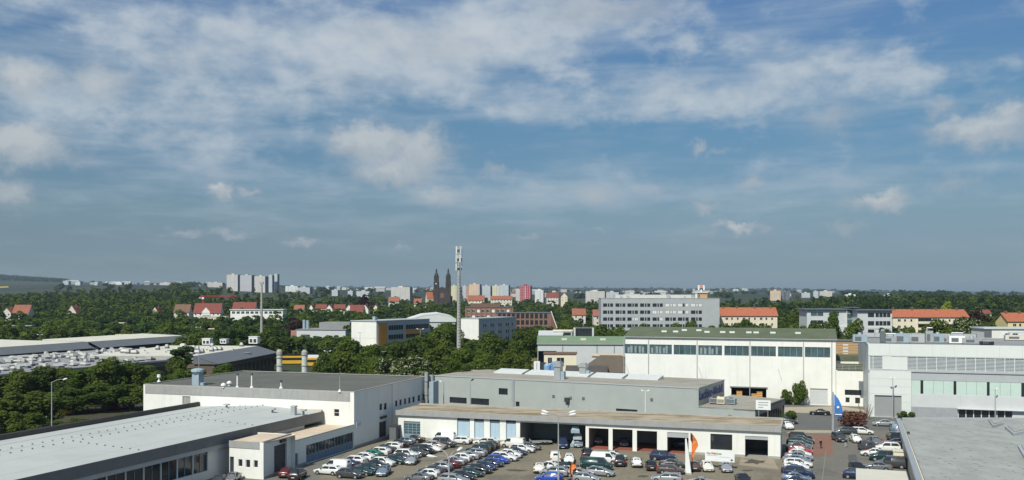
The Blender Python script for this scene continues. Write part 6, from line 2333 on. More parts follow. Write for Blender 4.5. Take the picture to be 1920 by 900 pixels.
# far houses of the town on the plain and slopes
rr = random.Random(21)
hm_w = [mat('far_wall', (.42, .42, .40), .9, .08, .1), BEIGE, PINKW, PALEB]
_fh = []
for wm in hm_w:
    for rm in (TILEB, GREYP, CONC):
        mb = MB()
        mb.box(-6, 6, -4, 4, -6, 5, 0)
        for s in (-1, 1):
            mb.poly([(-6.4, s * 4.4, 4.8), (6.4, s * 4.4, 4.8), (6.4, 0, 8.4), (-6.4, 0, 8.4)], 1)
            mb.poly([(s * 6, -4, 5), (s * 6, 4, 5), (s * 6, 0, 8.2)], 0)
        _fh.append(mb.mesh('far_house', [wm, rm]))
for k in range(135):
    if k < 110:
        px, d = rr.uniform(540, 1600), rr.uniform(2300, 5600)
        if px < 760 and d < 3000:
            continue
    else:
        px, d = rr.uniform(110, 420), rr.uniform(2900, 4300)
    x = X(px, d)
    o = bpy.data.objects.new('far_house', rr.choice(_fh))
    COL.objects.link(o)
    s = rr.uniform(.6, 1.5)
    o.location = (x, d, ground_h(x, d) + 3)
    o.rotation_euler = (0, 0, rr.uniform(-.6, .6))
    o.scale = (s * rr.choice([1, 1, 2.2]), s, rr.uniform(.8, 1.3) * s)
    tag(o, 'tiny pale building of the hazy town below the far hills', 'house', 'buildings of the hazy far town')

# ------------------------------------------------------------------ trees: tapered trunk with limbs, crown of many leaf faces in clumps
def leaf_cloud(rng, centres, radii, n, leaf, squash=1.0, up=.25):
    """n leaf quads spread over lumps; returns verts (4n,3)"""
    centres, radii = np.array(centres), np.array(radii)
    p = radii ** 2 / (radii ** 2).sum()
    k = rng.choice(len(radii), n, p=p)
    dr = rng.normal(size=(n, 3))
    dr[:, 2] += up
    dr /= np.linalg.norm(dr, axis=1)[:, None]
    rad = radii[k] * (1.0 - .42 * rng.random(n) ** 1.6)
    pos = centres[k] + dr * rad[:, None] * np.array([1, 1, squash])
    # drop leaves that sit deep in another lump
    keep = np.ones(n, bool)
    for c, r in zip(centres, radii):
        dist = np.linalg.norm((pos - c) / np.array([1, 1, squash]), axis=1)
        keep &= dist > r * .52
    pos, dr = pos[keep], dr[keep]
    n = len(pos)
    nr = dr * .75 + np.array([0, 0, .5]) + rng.normal(size=(n, 3)) * .38
    nr /= np.linalg.norm(nr, axis=1)[:, None]
    a = np.cross(nr, rng.normal(size=(n, 3)))
    a /= np.linalg.norm(a, axis=1)[:, None]
    b = np.cross(nr, a)
    s = leaf * (.55 + .8 * rng.random(n))[:, None]
    asp = (.55 + .5 * rng.random(n))[:, None]
    a, b = a * s, b * s * asp
    bend = nr * s * .25
    v = np.stack([pos - a * .5 - bend, pos - b * .5, pos + a * .5 - bend, pos + b * .5], 1)
    return v.reshape(-1, 3)


def quads_mesh(name, v, m):
    me = bpy.data.meshes.new(name)
    n = len(v) // 4
    me.vertices.add(len(v))
    me.vertices.foreach_set('co', v.astype(np.float32).ravel())
    me.loops.add(4 * n)
    me.loops.foreach_set('vertex_index', np.arange(4 * n, dtype=np.int32))
    me.polygons.add(n)
    me.polygons.foreach_set('loop_start', np.arange(n, dtype=np.int32) * 4)
    me.polygons.foreach_set('loop_total', np.full(n, 4, np.int32))
    me.update()
    me.validate()
    me.materials.append(m)
    return me


def lumps(rng, Rr, H, hb, n, shape):
    """lump centres inside a crown from height hb to H with half width Rr"""
    cs, rs = [], []
    zc, hz = (H + hb) / 2, (H - hb) / 2
    tries = 0
    while len(cs) < n and tries < 4000:
        tries += 1
        u = rng.uniform(-1, 1, 3)
        zr = u[2]
        if shape == 'round':
            wr = math.sqrt(max(0, 1 - zr * zr))
        elif shape == 'cone':
            wr = max(0.05, (1 - zr) * .55)
        elif shape == 'column':
            wr = .9 * math.sqrt(max(0, 1 - zr ** 4))
        else:   # broad, flat bottomed
            wr = math.sqrt(max(0, 1 - max(zr, -.3) ** 2)) * (1.0 if zr > -.6 else .75)
        if math.hypot(u[0], u[1]) > wr:
            continue
        r = Rr * rng.uniform(.24, .44) * (.8 if shape == 'cone' and zr > .2 else 1)
        cs.append((u[0] * Rr * .78, u[1] * Rr * .78, zc + u[2] * hz * .80))
        rs.append(r)
    return cs, rs


TREE_PROTO = {}


def trunk_mb(rng, Rr, H, hb, r0):
    mb = MB()
    n = 8
    top = (rng.uniform(-.2, .2), rng.uniform(-.2, .2), hb + (H - hb) * .45)
    mid = (top[0] * .5, top[1] * .5, hb * .9)
    mb.cyl((0, 0, -.3), mid, r0, r0 * .75, n, caps=False)
    mb.cyl(mid, top, r0 * .75, r0 * .3, n, caps=True)
    for k in range(5):
        th = k * 1.257 + rng.uniform(-.3, .3)
        z0 = hb * .85 + (H - hb) * .06 * k
        mb.cyl((mid[0], mid[1], z0), (Rr * .6 * math.cos(th), Rr * .6 * math.sin(th), z0 + (H - hb) * .3), r0 * .35, r0 * .1, 6)
    return mb


def proto(key, seed, Rr, H, hb, nl, leaf, n_lump, shape, fm):
    rng = np.random.default_rng(seed)
    cs, rs = lumps(rng, Rr, H, hb, n_lump, shape)
    v = leaf_cloud(rng, cs, rs, nl, leaf)
    crown = quads_mesh('crown', v, fm)
    tr = trunk_mb(rng, Rr, H, hb, .22 + Rr * .03).mesh('trunk', BARK)
    zt = float(np.percentile(v[:, 2], 99.5))
    wr = float(np.percentile(np.abs(v[:, 0]), 98))
    TREE_PROTO[key] = (crown, tr, zt, wr)


k_ = 0
for i in range(7):
    proto(('near', i), 100 + i, 4.6, 12, 2.2, 5200, .55, 26, ['round', 'broad', 'round', 'broad', 'round', 'column', 'broad'][i], FOL)
for i in range(3):
    proto(('nearb', i), 120 + i, 4.4, 12, 2.0, 5200, .55, 24, ['broad', 'round', 'broad'][i], FOLL)
for i in range(2):
    proto(('blossom', i), 130 + i, 4.4, 11, 1.8, 5200, .55, 24, 'broad', FOLB)
proto(('cone', 0), 140, 4.4, 14, 1.5, 5200, .55, 30, 'cone', FOL)
proto(('poplar', 0), 141, 2.6, 15, 1.5, 4600, .5, 26, 'column', FOLD)
for i in range(5):
    proto(('mid', i), 200 + i, 4.8, 12, 2.0, 1500, 1.0, 18, ['round', 'broad', 'round', 'column', 'broad'][i], FOL)
for i in range(3):
    proto(('midb', i), 220 + i, 4.6, 11, 1.8, 1500, 1.0, 18, ['broad', 'round', 'broad'][i], FOLL)
for i in range(4):
    proto(('midd', i), 230 + i, 4.8, 13, 2.0, 1500, 1.0, 18, ['round', 'broad', 'column', 'cone'][i], FOLD)
proto(('midr', 0), 240, 4.8, 12, 2.0, 1500, 1.0, 18, 'round', FOLR)
proto(('midy', 0), 241, 4.8, 11, 2.0, 1500, 1.0, 18, 'broad', FOLY)
for i in range(3):
    proto(('shrub', i), 250 + i, 2.6, 4.2, .1, 1800, .45, 16, 'broad', FOLL)
proto(('redshrub', 0), 260, 2.3, 3.4, .3, 1500, .35, 14, 'broad', FOLRED)


def plant(key, x, y, h, rad, label, group=None, name='tree', cat='tree', gz=None, rot=0.0):
    crown, tr, zt, wr = TREE_PROTO[key]
    gz = ground_h(x, y) - .1 if gz is None else gz
    o = bpy.data.objects.new(name, None)
    COL.objects.link(o)
    o.empty_display_size = .5
    o.location = (x, y, gz)
    o.rotation_euler = (0, 0, rot)
    s = rad / wr
    o.scale = (s, s, h / zt)
    for nm, me in (('trunk', tr), ('crown', crown)):
        c = bpy.data.objects.new(nm, me)
        COL.objects.link(c)
        c.parent = o
    return tag(o, label, cat, group)


rt = random.Random(77)
NEAR = [  # px, top row, distance, radius px, kind, label
    (28, 694, 205, 34, ('near', 0), 'dark leafy tree at the left edge behind the long workshop, beside the pale store'),
    (72, 688, 212, 38, ('near', 1), 'broad tree in the dark clump behind the workshop, left of the street lamp'),
    (118, 690, 218, 36, ('near', 2), 'round tree directly behind the curved street lamp'),
    (160, 690, 214, 34, ('nearb', 0), 'lighter green tree in the dark clump below the domed flat roof'),
    (197, 671, 216, 34, ('near', 3), 'tallest tree of the dark clump behind the workshop'),
    (236, 678, 222, 34, ('near', 4), 'second tallest tree of the dark clump, next to the tallest'),
    (272, 686, 226, 30, ('nearb', 1), 'yellowish tree at the white hall end of the dark clump'),
    (15, 735, 188, 44, ('near', 5), 'dark low tree in front at the left edge of the clump'),
    (70, 735, 190, 46, ('near', 6), 'dark bushy tree in front of the clump near the street lamp base'),
    (140, 728, 194, 46, ('near', 1), 'shaded bushy tree hiding the parked cars behind the workshop'),
    (195, 720, 198, 44, ('near', 2), 'shaded bushy tree in the middle front of the dark clump'),
    (243, 722, 200, 40, ('near', 0), 'shaded tree touching the white hall corner'),
    (345, 650, 262, 22, ('poplar', 0), 'tall dark upright tree before the domed flat roof'),
    (331, 668, 258, 16, ('near', 5), 'small dark tree leaning on the tall upright one'),
    (330, 692, 244, 26, ('nearb', 2), 'low yellow green bush tree behind the white hall roof, left of the hooded stack'),
    (362, 690, 246, 24, ('nearb', 0), 'low yellow green bush tree right behind the hooded stack'),
    (420, 682, 262, 22, ('nearb', 1), 'bright green small tree before the dark glazed hall'),
    (300, 696, 236, 22, ('nearb', 1), 'low bush at the far edge of the white hall roof'),
    (612, 663, 240, 26, ('near', 0), 'tree at the tram depot end of the middle tree clump'),
    (645, 638, 250, 38, ('near', 1), 'tall broad tree in front of the white end of the orange panelled block'),
    (688, 648, 248, 32, ('near', 3), 'broad tree covering the foot of the orange panelled block'),
    (708, 668, 238, 28, ('near', 2), 'mid sized tree in front of the middle clump'),
    (735, 671, 232, 32, ('blossom', 0), 'chestnut with cream blossom behind the twin flues, left of the pair'),
    (782, 669, 234, 34, ('blossom', 1), 'chestnut with cream blossom nearest the twin flues'),
    (756, 634, 285, 36, ('near', 4), 'large dark tree below the ribbon windows of the orange panelled block'),
    (800, 628, 292, 34, ('near', 0), 'large dark tree between orange panelled block and phone mast'),
    (836, 606, 335, 28, ('near', 2), 'high tree just left of the phone mast'),
    (828, 648, 268, 34, ('near', 6), 'broad tree at the foot of the phone mast'),
    (872, 652, 262, 34, ('nearb', 0), 'lighter broad tree right of the phone mast foot'),
    (923, 625, 272, 36, ('cone', 0), 'tall pointed tree in front of the plain white block'),
    (900, 664, 250, 30, ('near', 3), 'low dark tree below the pointed tree'),
    (955, 655, 262, 26, ('near', 5), 'slim dark tree right of the pointed tree'),
    (988, 614, 335, 26, ('near', 4), 'tall dark tree before the brick block'),
    (975, 640, 300, 26, ('near', 1), 'dark tree at the edge of the lawn by the green roofed hall'),
    (860, 676, 240, 28, ('near', 4), 'low tree right behind the grey clad hall roof'),
    (940, 682, 246, 24, ('near', 2), 'low dark tree behind the grey clad hall, by the lawn'),
    (985, 683, 246, 16, ('nearb', 2), 'small yellow green bush beside the white upright container'),
    (1605, 600, 287, 21, ('nearb', 1), 'round bright green tree behind the link block'),
    (1556, 586, 330, 22, ('nearb', 2), 'bright green tree at the end of the green roof'),
    (1524, 604, 340, 20, ('nearb', 0), 'yellowish tree before the pale grey block'),
    (1404, 600, 425, 25, ('nearb', 2), 'green tree in front of the cream flats with orange roof'),
    (1480, 590, 440, 22, ('near', 1), 'dark tree beside the cream flats, above the green roof'),
    (1500, 602, 420, 18, ('nearb', 1), 'pale green tree above the green roof near the pale grey block'),
    (1297, 600, 420, 12, ('near', 2), 'small tree in front of the office block windows'),
    (1768, 600, 365, 30, ('near', 3), 'large dark tree before the balconies of the long flats'),
    (1800, 596, 372, 28, ('blossom', 0), 'blossoming tree at the end of the long cream flats'),
    (1740, 612, 370, 18, ('near', 0), 'small dark tree below the balconies'),
    (1705, 614, 372, 16, ('nearb', 2), 'spreading sapling before the cream flats'),
    (1838, 604, 385, 28, ('near', 6), 'broad tree right of the long cream flats'),
    (1868, 600, 420, 26, ('near', 4), 'dark tree left of the yellow flats'),
]
for (px, ty, d, rp_, key, lab) in NEAR:
    if px < 290 and d < 230 and not (px < 80 and d < 200):
        d += 24
    h = Zy(ty, d)
    plant(key, X(px, d), d, h, rp_ * d / F, lab, 'trees close to the halls' if d < 340 else 'trees before the far blocks', gz=-.1, rot=rt.uniform(0, 6.3))
for k, (px, d, hh, rr_) in enumerate(((8, 178, 6.0, 3.4), (55, 181, 5.2, 3.0), (112, 183, 3.4, 2.6), (150, 184, 3.8, 3.0), (190, 186, 3.6, 2.8), (228, 187, 4.2, 3.0), (254, 190, 4.4, 2.6))):
    plant(('near', k % 7), X(px, d), d, hh, rr_, ['low bush at the far left edge behind the workshop parapet', 'low bush left of the street lamp behind the workshop parapet', 'low bush right behind the street lamp pole', 'low bush in the shade, next beyond the street lamp',
          'low bush in the shade midway between street lamp and white hall', 'low bush in the shade near the white hall corner', 'low bush touching the white hall end wall'][k], 'bushes behind the workshop', 'bush', 'bush', gz=-.4, rot=k * 1.3)
# bushes on the site
fr_b = fw_
for (pa, pb, ty, lab, k) in ((1460, 1487, 726, 'green climber bush on the white hall wall, left lobe', 0), (1484, 1516, 715, 'green climber bush on the white hall wall, tall lobe', 1)):
    a, b = fr_b.x_at(pa), fr_b.x_at(pb)
    q = fr_b.pt((a + b) / 2, -1.3)
    plant(('shrub', k), q[0], q[1], Zy(ty, q[1]) * (.97 if k else .8), (b - a) / 2 * .8, lab, 'bushes on the site', 'bush', 'bush', gz=.3)
q = gp(1604, 803)
plant(('redshrub', 0), q[0], q[1] + 1.5, 3.5, 2.4, 'dark red leaved shrub in front of the link block', None, 'shrub', 'shrub', gz=0)
for px, py, h, r_, lab in ((1692, 786, 1.9, 1.0, 'small green bush before the grey gate of the modern hall'), (1707, 787, 1.8, 1.0, 'small green bush at the corner of the grey felt roof'),
                           (1480, 792, 2.6, 1.6, 'green bush at the end of the garage row')):
    q = gp(px, py)
    plant(('shrub', 2), q[0], q[1], h, r_, lab, 'bushes on the site', 'bush', 'bush', gz=0)
q = gp(1622, 786)
t = thing('bare_shrub', 'grey brown twiggy shrub before the white link block', 'shrub', Frame(q, 0))
mb = MB(Frame(q, 0))
rr = random.Random(9)
for k in range(34):
    x, y = rr.uniform(-1.6, 1.6), rr.uniform(-.6, .6)
    mb.cyl((x * .4, y * .4, 0), (x * 1.3, y, rr.uniform(1.6, 4.2)), .06, .02, 4)
mb.build('twigs', mat('twig', (.20, .16, .12), .9, .2, 1), t)['kind'] = 'stuff'

# middle distance belts: individual trees; rows that must stay in view are kept clear
CLEAR = [  # px0, px1, row, distance: nothing nearer than that distance may rise above the row here
    (0, 345, 634, 360), (0, 360, 628, 420), (365, 530, 648, 340), (1, 75, 609, 520), (200, 240, 606, 555), (382, 420, 618, 500), (205, 236, 628, 470),
    (2, 60, 583, 640), (122, 146, 581, 660), (283, 297, 580, 680), (326, 354, 581, 650), (360, 416, 590, 640), (368, 402, 592, 585), (430, 530, 583, 600), (436, 480, 573, 690),
    (375, 446, 555, 700), (548, 712, 575, 770), (655, 680, 583, 735), (545, 655, 630, 470), (655, 808, 646, 381), (755, 850, 596, 505), (858, 970, 636, 434),
    (868, 962, 592, 545), (928, 1042, 612, 505), (728, 748, 559, 980), (776, 792, 561, 950), (790, 800, 572, 800), (806, 850, 562, 1250), (878, 962, 557, 940),
    (1025, 1066, 549, 1080), (1074, 1098, 584, 560), (1112, 1128, 592, 520), (1127, 1348, 606, 455), (1008, 1170, 632, 318), (1036, 1112, 632, 350), (1350, 1458, 607, 470),
    (1510, 1674, 614, 400), (1672, 1815, 610, 420), (1888, 1990, 616, 380), (1845, 1990, 630, 345), (1845, 1860, 582, 640), (524, 610, 680, 390),
    (733, 771, 553, 1650), (842, 1020, 553, 1700), (425, 522, 536, 1900), (1444, 1480, 556, 1750), (1524, 1562, 554, 1950), (535, 585, 541, 2200), (620, 695, 549, 1900), (1098, 1200, 560, 1500),
]
FOOT = [(-120, 345, 355, 428), (530, 615, 370, 400), (1500, 1680, 385, 420), (1345, 1465, 462, 490), (1120, 1355, 448, 480), (1670, 1820, 412, 440), (1885, 1990, 372, 400), (545, 655, 462, 500),
        (650, 812, 378, 425), (755, 852, 500, 540), (860, 972, 430, 475), (865, 1045, 500, 565), (430, 530, 595, 612), (365, 415, 580, 655), (545, 712, 730, 780), (1000, 1175, 300, 362)]


def top_limit(px, d, rp_):
    lim = -1e9
    for a, b, row_, dist in CLEAR:
        if d < dist - 4 and px + rp_ > a and px - rp_ < b:
            lim = max(lim, row_)
    return lim


def footprint(px, d):
    return any(a < px < b and c < d < e for a, b, c, e in FOOT)


SKY_PX = [-200, 0, 60, 100, 160, 250, 330, 420, 470, 530, 600, 700, 800, 850, 900, 1000, 1100, 1200, 1300, 1400, 1480, 1560, 1620, 1700, 1780, 1850, 1920, 2100]
SKY_Y = [545, 547, 546, 543, 537, 533, 531, 532, 537, 540, 543, 548, 552, 554, 556, 558, 559, 558, 556, 554, 551, 551, 550, 548.5, 547.5, 549, 551, 551]
far_pts = []
cand = []
for i in range(26000):
    px = rt.uniform(-120, 2040)
    u = rt.random()
    d = 365 * (2700 / 365) ** u
    cand.append((px, d))
cand.sort(key=lambda c: c[1])
placed = 0
cells = {}
specs = []
for px, d in cand:
    x = X(px, d)
    gz = ground_h(x, d)
    rad = rt.uniform(3.6, 6.2)
    h = rt.uniform(9, 15.5) if d < 700 else rt.uniform(11, 19)
    rp_ = rad * F / d
    if d > 1750 and (px > 470 and px < 1330):
        continue
    if footprint(px, d):
        continue
    lim = max(top_limit(px, d, rp_ * .9), np.interp(px, SKY_PX, SKY_Y) + rt.uniform(0, 3.0))
    zmax = Zy(lim, d) if lim > -1e8 else 1e9
    if gz + h > zmax:
        h = zmax - gz
        if h < 3.2:
            continue
        if h < 7:
            rad = min(rad, h * .6)
    ck = (int(x / 7.5), int(d / 7.5)) if d < 900 else (int(x / 8.5), int(d / 16)) if d < 1500 else (int(x / 11), int(d / 40))
    if ck in cells:
        continue
    cells[ck] = 1
    specs.append((px, d, x, gz, h, rad))
specs.sort(key=lambda s: -s[5] * s[4] / s[1] ** 2)
IND = 235
kinds = {0: 'round green tree', 1: 'bright green tree', 2: 'dark green tree', 3: 'dark red leaved tree', 4: 'yellow green tree'}


MARKS = [(0, 'at the left edge by the orange roofed pair'), (134, 'by the orange gabled house'), (235, 'behind the cream roofed sheds'), (315, 'by the brown roofed house'), (388, 'around the white villa'),
         (450, 'by the white pavilion'), (500, 'beside the tall lighting mast'), (585, 'below the row of gabled houses'), (640, 'around the low depot'), (710, 'near the orange panelled block'), (780, 'by the white roofed hall'),
         (830, 'below the church'), (885, 'beside the phone mast'), (940, 'around the taller brick block'), (1010, 'around the lower brick block'), (1080, 'by the office block corner'), (1170, 'before the first office windows'),
         (1280, 'below the office sign tower'), (1400, 'by the short orange roofed flats'), (1480, 'between short flats and school blocks'), (1550, 'by the first grey school block'), (1640, 'by the second grey school block'),
         (1740, 'by the long orange roofed flats'), (1840, 'between long flats and yellow flats'), (1930, 'by the yellow flats')]


def where(px, d):
    return min(MARKS, key=lambda m: abs(m[0] - px))[1]


def sized(h, rad, d):
    a_ = 'tall ' if h > 13.5 else 'low ' if h < 8 else ''
    b_ = 'nearer ' if d < 450 else 'far ' if d > 700 else ''
    return a_ + b_


belt = []
for (px, d, x, gz, h, rad) in specs[:IND]:
    u = rt.random()
    if u < .36:
        key, kd = ('mid', rt.randrange(5)), 0
    elif u < .72:
        key, kd = ('midb', rt.randrange(3)), 1
    elif u < .965:
        key, kd = ('midd', rt.randrange(4)), 2
    elif u < .985:
        key, kd = ('midr', 0), 3
    else:
        key, kd = ('midr', 0), 3
    if 1350 < px and u > .6:
        key, kd = ('midd', rt.randrange(4)), 2
    belt.append(plant(key, x, d, h, rad, sized(h, rad, d) + kinds[kd] + ' ' + where(px, d), kinds[kd] + 's of the tree belt', gz=gz - .2, rot=rt.uniform(0, 6.3)))
same = {}
for o in belt:
    same.setdefault(o['label'], []).append(o)
for lab, os_ in same.items():
    if 1 < len(os_) <= 5:
        os_.sort(key=lambda o: o.location.x / o.location.y)
        words = {2: ['left one', 'right one'], 3: ['left one', 'middle one', 'right one'], 4: ['leftmost', 'second from left', 'second from right', 'rightmost'],
                 5: ['leftmost', 'second from left', 'middle one', 'second from right', 'rightmost']}[len(os_)]
        for o, wd in zip(os_, words):
            o['label'] = lab + ', ' + wd
plant(('midy', 0), X(1776, 560), 560, Zy(567, 560) - ground_h(X(1776, 560), 560), 5.2, 'yellow green tree standing out above the orange roof of the long flats', None, gz=ground_h(X(1776, 560), 560))
plant(('midr', 0), X(688, 800), 800, Zy(553, 800) - ground_h(X(688, 800), 800), 7.5, 'dark purple tree behind the end of the gabled row', None, gz=ground_h(X(688, 800), 800))
plant(('midr', 0), X(1842, 520), 520, Zy(580, 520) - ground_h(X(1842, 520), 520), 7.0, 'dark purple tree behind the long cream flats', None, gz=ground_h(X(1842, 520), 520))
# the rest of the wood: one mass of foliage per tone, from the same kinds of crowns
rng = np.random.default_rng(11)
variants = []
for i in range(10):
    cs, rs = lumps(rng, 1.0, 1.0, .12, 10, ['round', 'broad', 'round', 'cone', 'broad', 'column', 'round', 'broad', 'round', 'broad'][i])
    rs = [r * .75 for r in rs]
    cs = [(c[0], c[1], c[2]) for c in cs]
    variants.append((np.array(cs), np.array(rs)))


def mass(points, leafn, leaf):
    out = []
    for (px, d, x, gz, h, rad) in points:
        cs, rs = variants[rt.randrange(len(variants))]
        n = int(leafn)
        k = rng.integers(0, len(rs), n)
        dr = rng.normal(size=(n, 3)); dr[:, 2] = np.abs(dr[:, 2]) * .8 + dr[:, 2] * .3
        dr /= np.linalg.norm(dr, axis=1)[:, None]
        C = cs[k] * np.array([rad, rad, h])
        rr_ = (rs[k] * rad)[:, None]
        pos = C + dr * rr_ * (1 - .3 * rng.random((n, 1)))
        pos[:, 2] = np.clip(pos[:, 2], .3, h)
        nr = dr * .75 + np.array([0, 0, .5]) + rng.normal(size=(n, 3)) * .36
        nr /= np.linalg.norm(nr, axis=1)[:, None]
        a = np.cross(nr, rng.normal(size=(n, 3))); a /= np.linalg.norm(a, axis=1)[:, None]
        b = np.cross(nr, a)
        s = leaf * rad * (.6 + .7 * rng.random((n, 1)))
        a, b = a * s, b * s * .75
        pos = pos + np.array([x, d, gz])
        out.append(np.stack([pos - a * .5, pos - b * .5, pos + a * .5, pos + b * .5], 1).reshape(-1, 3))
    return np.concatenate(out)


rest = specs[IND:IND + 6500]
print('TREES', len(specs), len(rest))
groups = [[], [], []]
for s in rest:
    u = rt.random()
    if s[0] > 1350:
        u = .3 + .7 * u
    groups[1 if u < .2 else 0 if u < .5 else 2].append(s)
for g, m, lab in ((groups[0], FOL, 'green_wood'), (groups[1], FOLL, 'bright_wood'), (groups[2], FOLD, 'dark_wood')):
    nearr = [s for s in g if s[1] < 800]
    farr = [s for s in g if s[1] >= 800]
    v = np.concatenate([q for q in (mass(nearr, 260, .34) if nearr else None, mass(farr, 130, .5) if farr else None) if q is not None])
    o = bpy.data.objects.new(lab, quads_mesh(lab, v, m))
    COL.objects.link(o)
    o['kind'] = 'stuff'
    o['label'] = {'green_wood': 'far off mid green tree mass covering the plain and slopes', 'bright_wood': 'lighter green patches of the far tree mass', 'dark_wood': 'dark green tree mass of the far wooded slopes'}[lab]
    o['category'] = 'wood'
# wooded hill and hedges in the far fields
pts = []
for i in range(1500):
    px, d = rt.uniform(-150, 125), rt.uniform(4300, 5400)
    if rt.random() < .5:
        d = rt.uniform(4800, 5300)
    x = X(px, d)
    pts.append((px, d, x, ground_h(x, d) - 1, rt.uniform(9, 17), rt.uniform(8, 16)))
for i in range(1600):
    px, d = rt.uniform(100, 1980), rt.uniform(2000, 8800)
    if math.sin(px * .05 + d * .004) + math.sin(d * .0021 - px * .013) < .35:
        continue
    x = X(px, d)
    pts.append((px, d, x, ground_h(x, d) - 1, rt.uniform(8, 15), rt.uniform(8, 22)))
v = mass(pts, 34, .8)
o = bpy.data.objects.new('far_wood', quads_mesh('far_wood', v, FOLD))
COL.objects.link(o)
tag(o, 'hazy woods and hedgerows on the farthest hills', 'wood', kind='stuff')

# ------------------------------------------------------------------ cars
def paint(name, col, metal=.0, rough=.32):
    m = bpy.data.materials.new('paint_' + name)
    m.use_nodes = True
    b = m.node_tree.nodes['Principled BSDF']
    t = m.node_tree
    nz = t.nodes.new('ShaderNodeTexNoise'); nz.inputs['Scale'].default_value = 1.3
    g = t.nodes.new('ShaderNodeNewGeometry'); t.links.new(g.outputs['Position'], nz.inputs['Vector'])
    mx = t.nodes.new('ShaderNodeMix'); mx.data_type = 'RGBA'
    mx.inputs[6].default_value = (*[c * .93 for c in col], 1); mx.inputs[7].default_value = (*[min(1, c * 1.05) for c in col], 1)
    t.links.new(nz.outputs[0], mx.inputs[0]); t.links.new(mx.outputs[2], b.inputs['Base Color'])
    b.inputs['Metallic'].default_value = metal
    b.inputs['Roughness'].default_value = rough
    b.inputs['Coat Weight'].default_value = .6
    b.inputs['Coat Roughness'].default_value = .08
    return m


PAINT = {'white': paint('white', (.74, .75, .72)), 'cream white': paint('cream_white', (.70, .68, .60)), 'silver': paint('silver', (.36, .38, .40), .35), 'grey': paint('grey', (.17, .18, .19), .2),
         'dark grey': paint('dark_grey', (.055, .06, .065), .1), 'black': paint('black', (.014, .014, .016)), 'navy blue': paint('navy_blue', (.016, .03, .085), .1),
         'bright blue': paint('bright_blue', (.02, .07, .42)), 'dark green': paint('dark_green', (.012, .045, .04), .1), 'green': paint('green', (.02, .20, .12)),
         'red': paint('red', (.40, .02, .025)), 'dark red': paint('dark_red', (.11, .012, .015)), 'brown': paint('brown', (.09, .06, .055)), 'pale blue': paint('pale_blue', (.30, .42, .52), .2),
         'silver blue': paint('silver_blue', (.22, .27, .33), .35), 'beige': paint('beige', (.42, .36, .32), .2), 'yellow': paint('yellow', (.60, .36, .02)), 'orange': paint('orange', (.5, .16, .02))}
CGLASS = bpy.data.materials.new('car_glass')
CGLASS.use_nodes = True
_b = CGLASS.node_tree.nodes['Principled BSDF']
_b.inputs['Base Color'].default_value = (.02, .028, .03, 1); _b.inputs['Roughness'].default_value = .06; _b.inputs['Specular IOR Level'].default_value = .6
TYRE = mat('tyre_rubber', (.018, .018, .018), .9, .1, 3.0)
RIM = mat('wheel_rim', (.42, .43, .44), .35, .05, 3.0, metal=.5)
HLAMP = mat('headlamp_lens', (.62, .64, .62), .15, .05, 3.0, spec=.7)
TLAMP = mat('tail_lamp_lens', (.30, .012, .012), .25, .05, 3.0, spec=.6)
PLATE = mat('plate_white', (.66, .66, .62), .5, .03, 3.0)
CTRIM = mat('car_trim', (.02, .02, .022), .6, .1, 3.0)

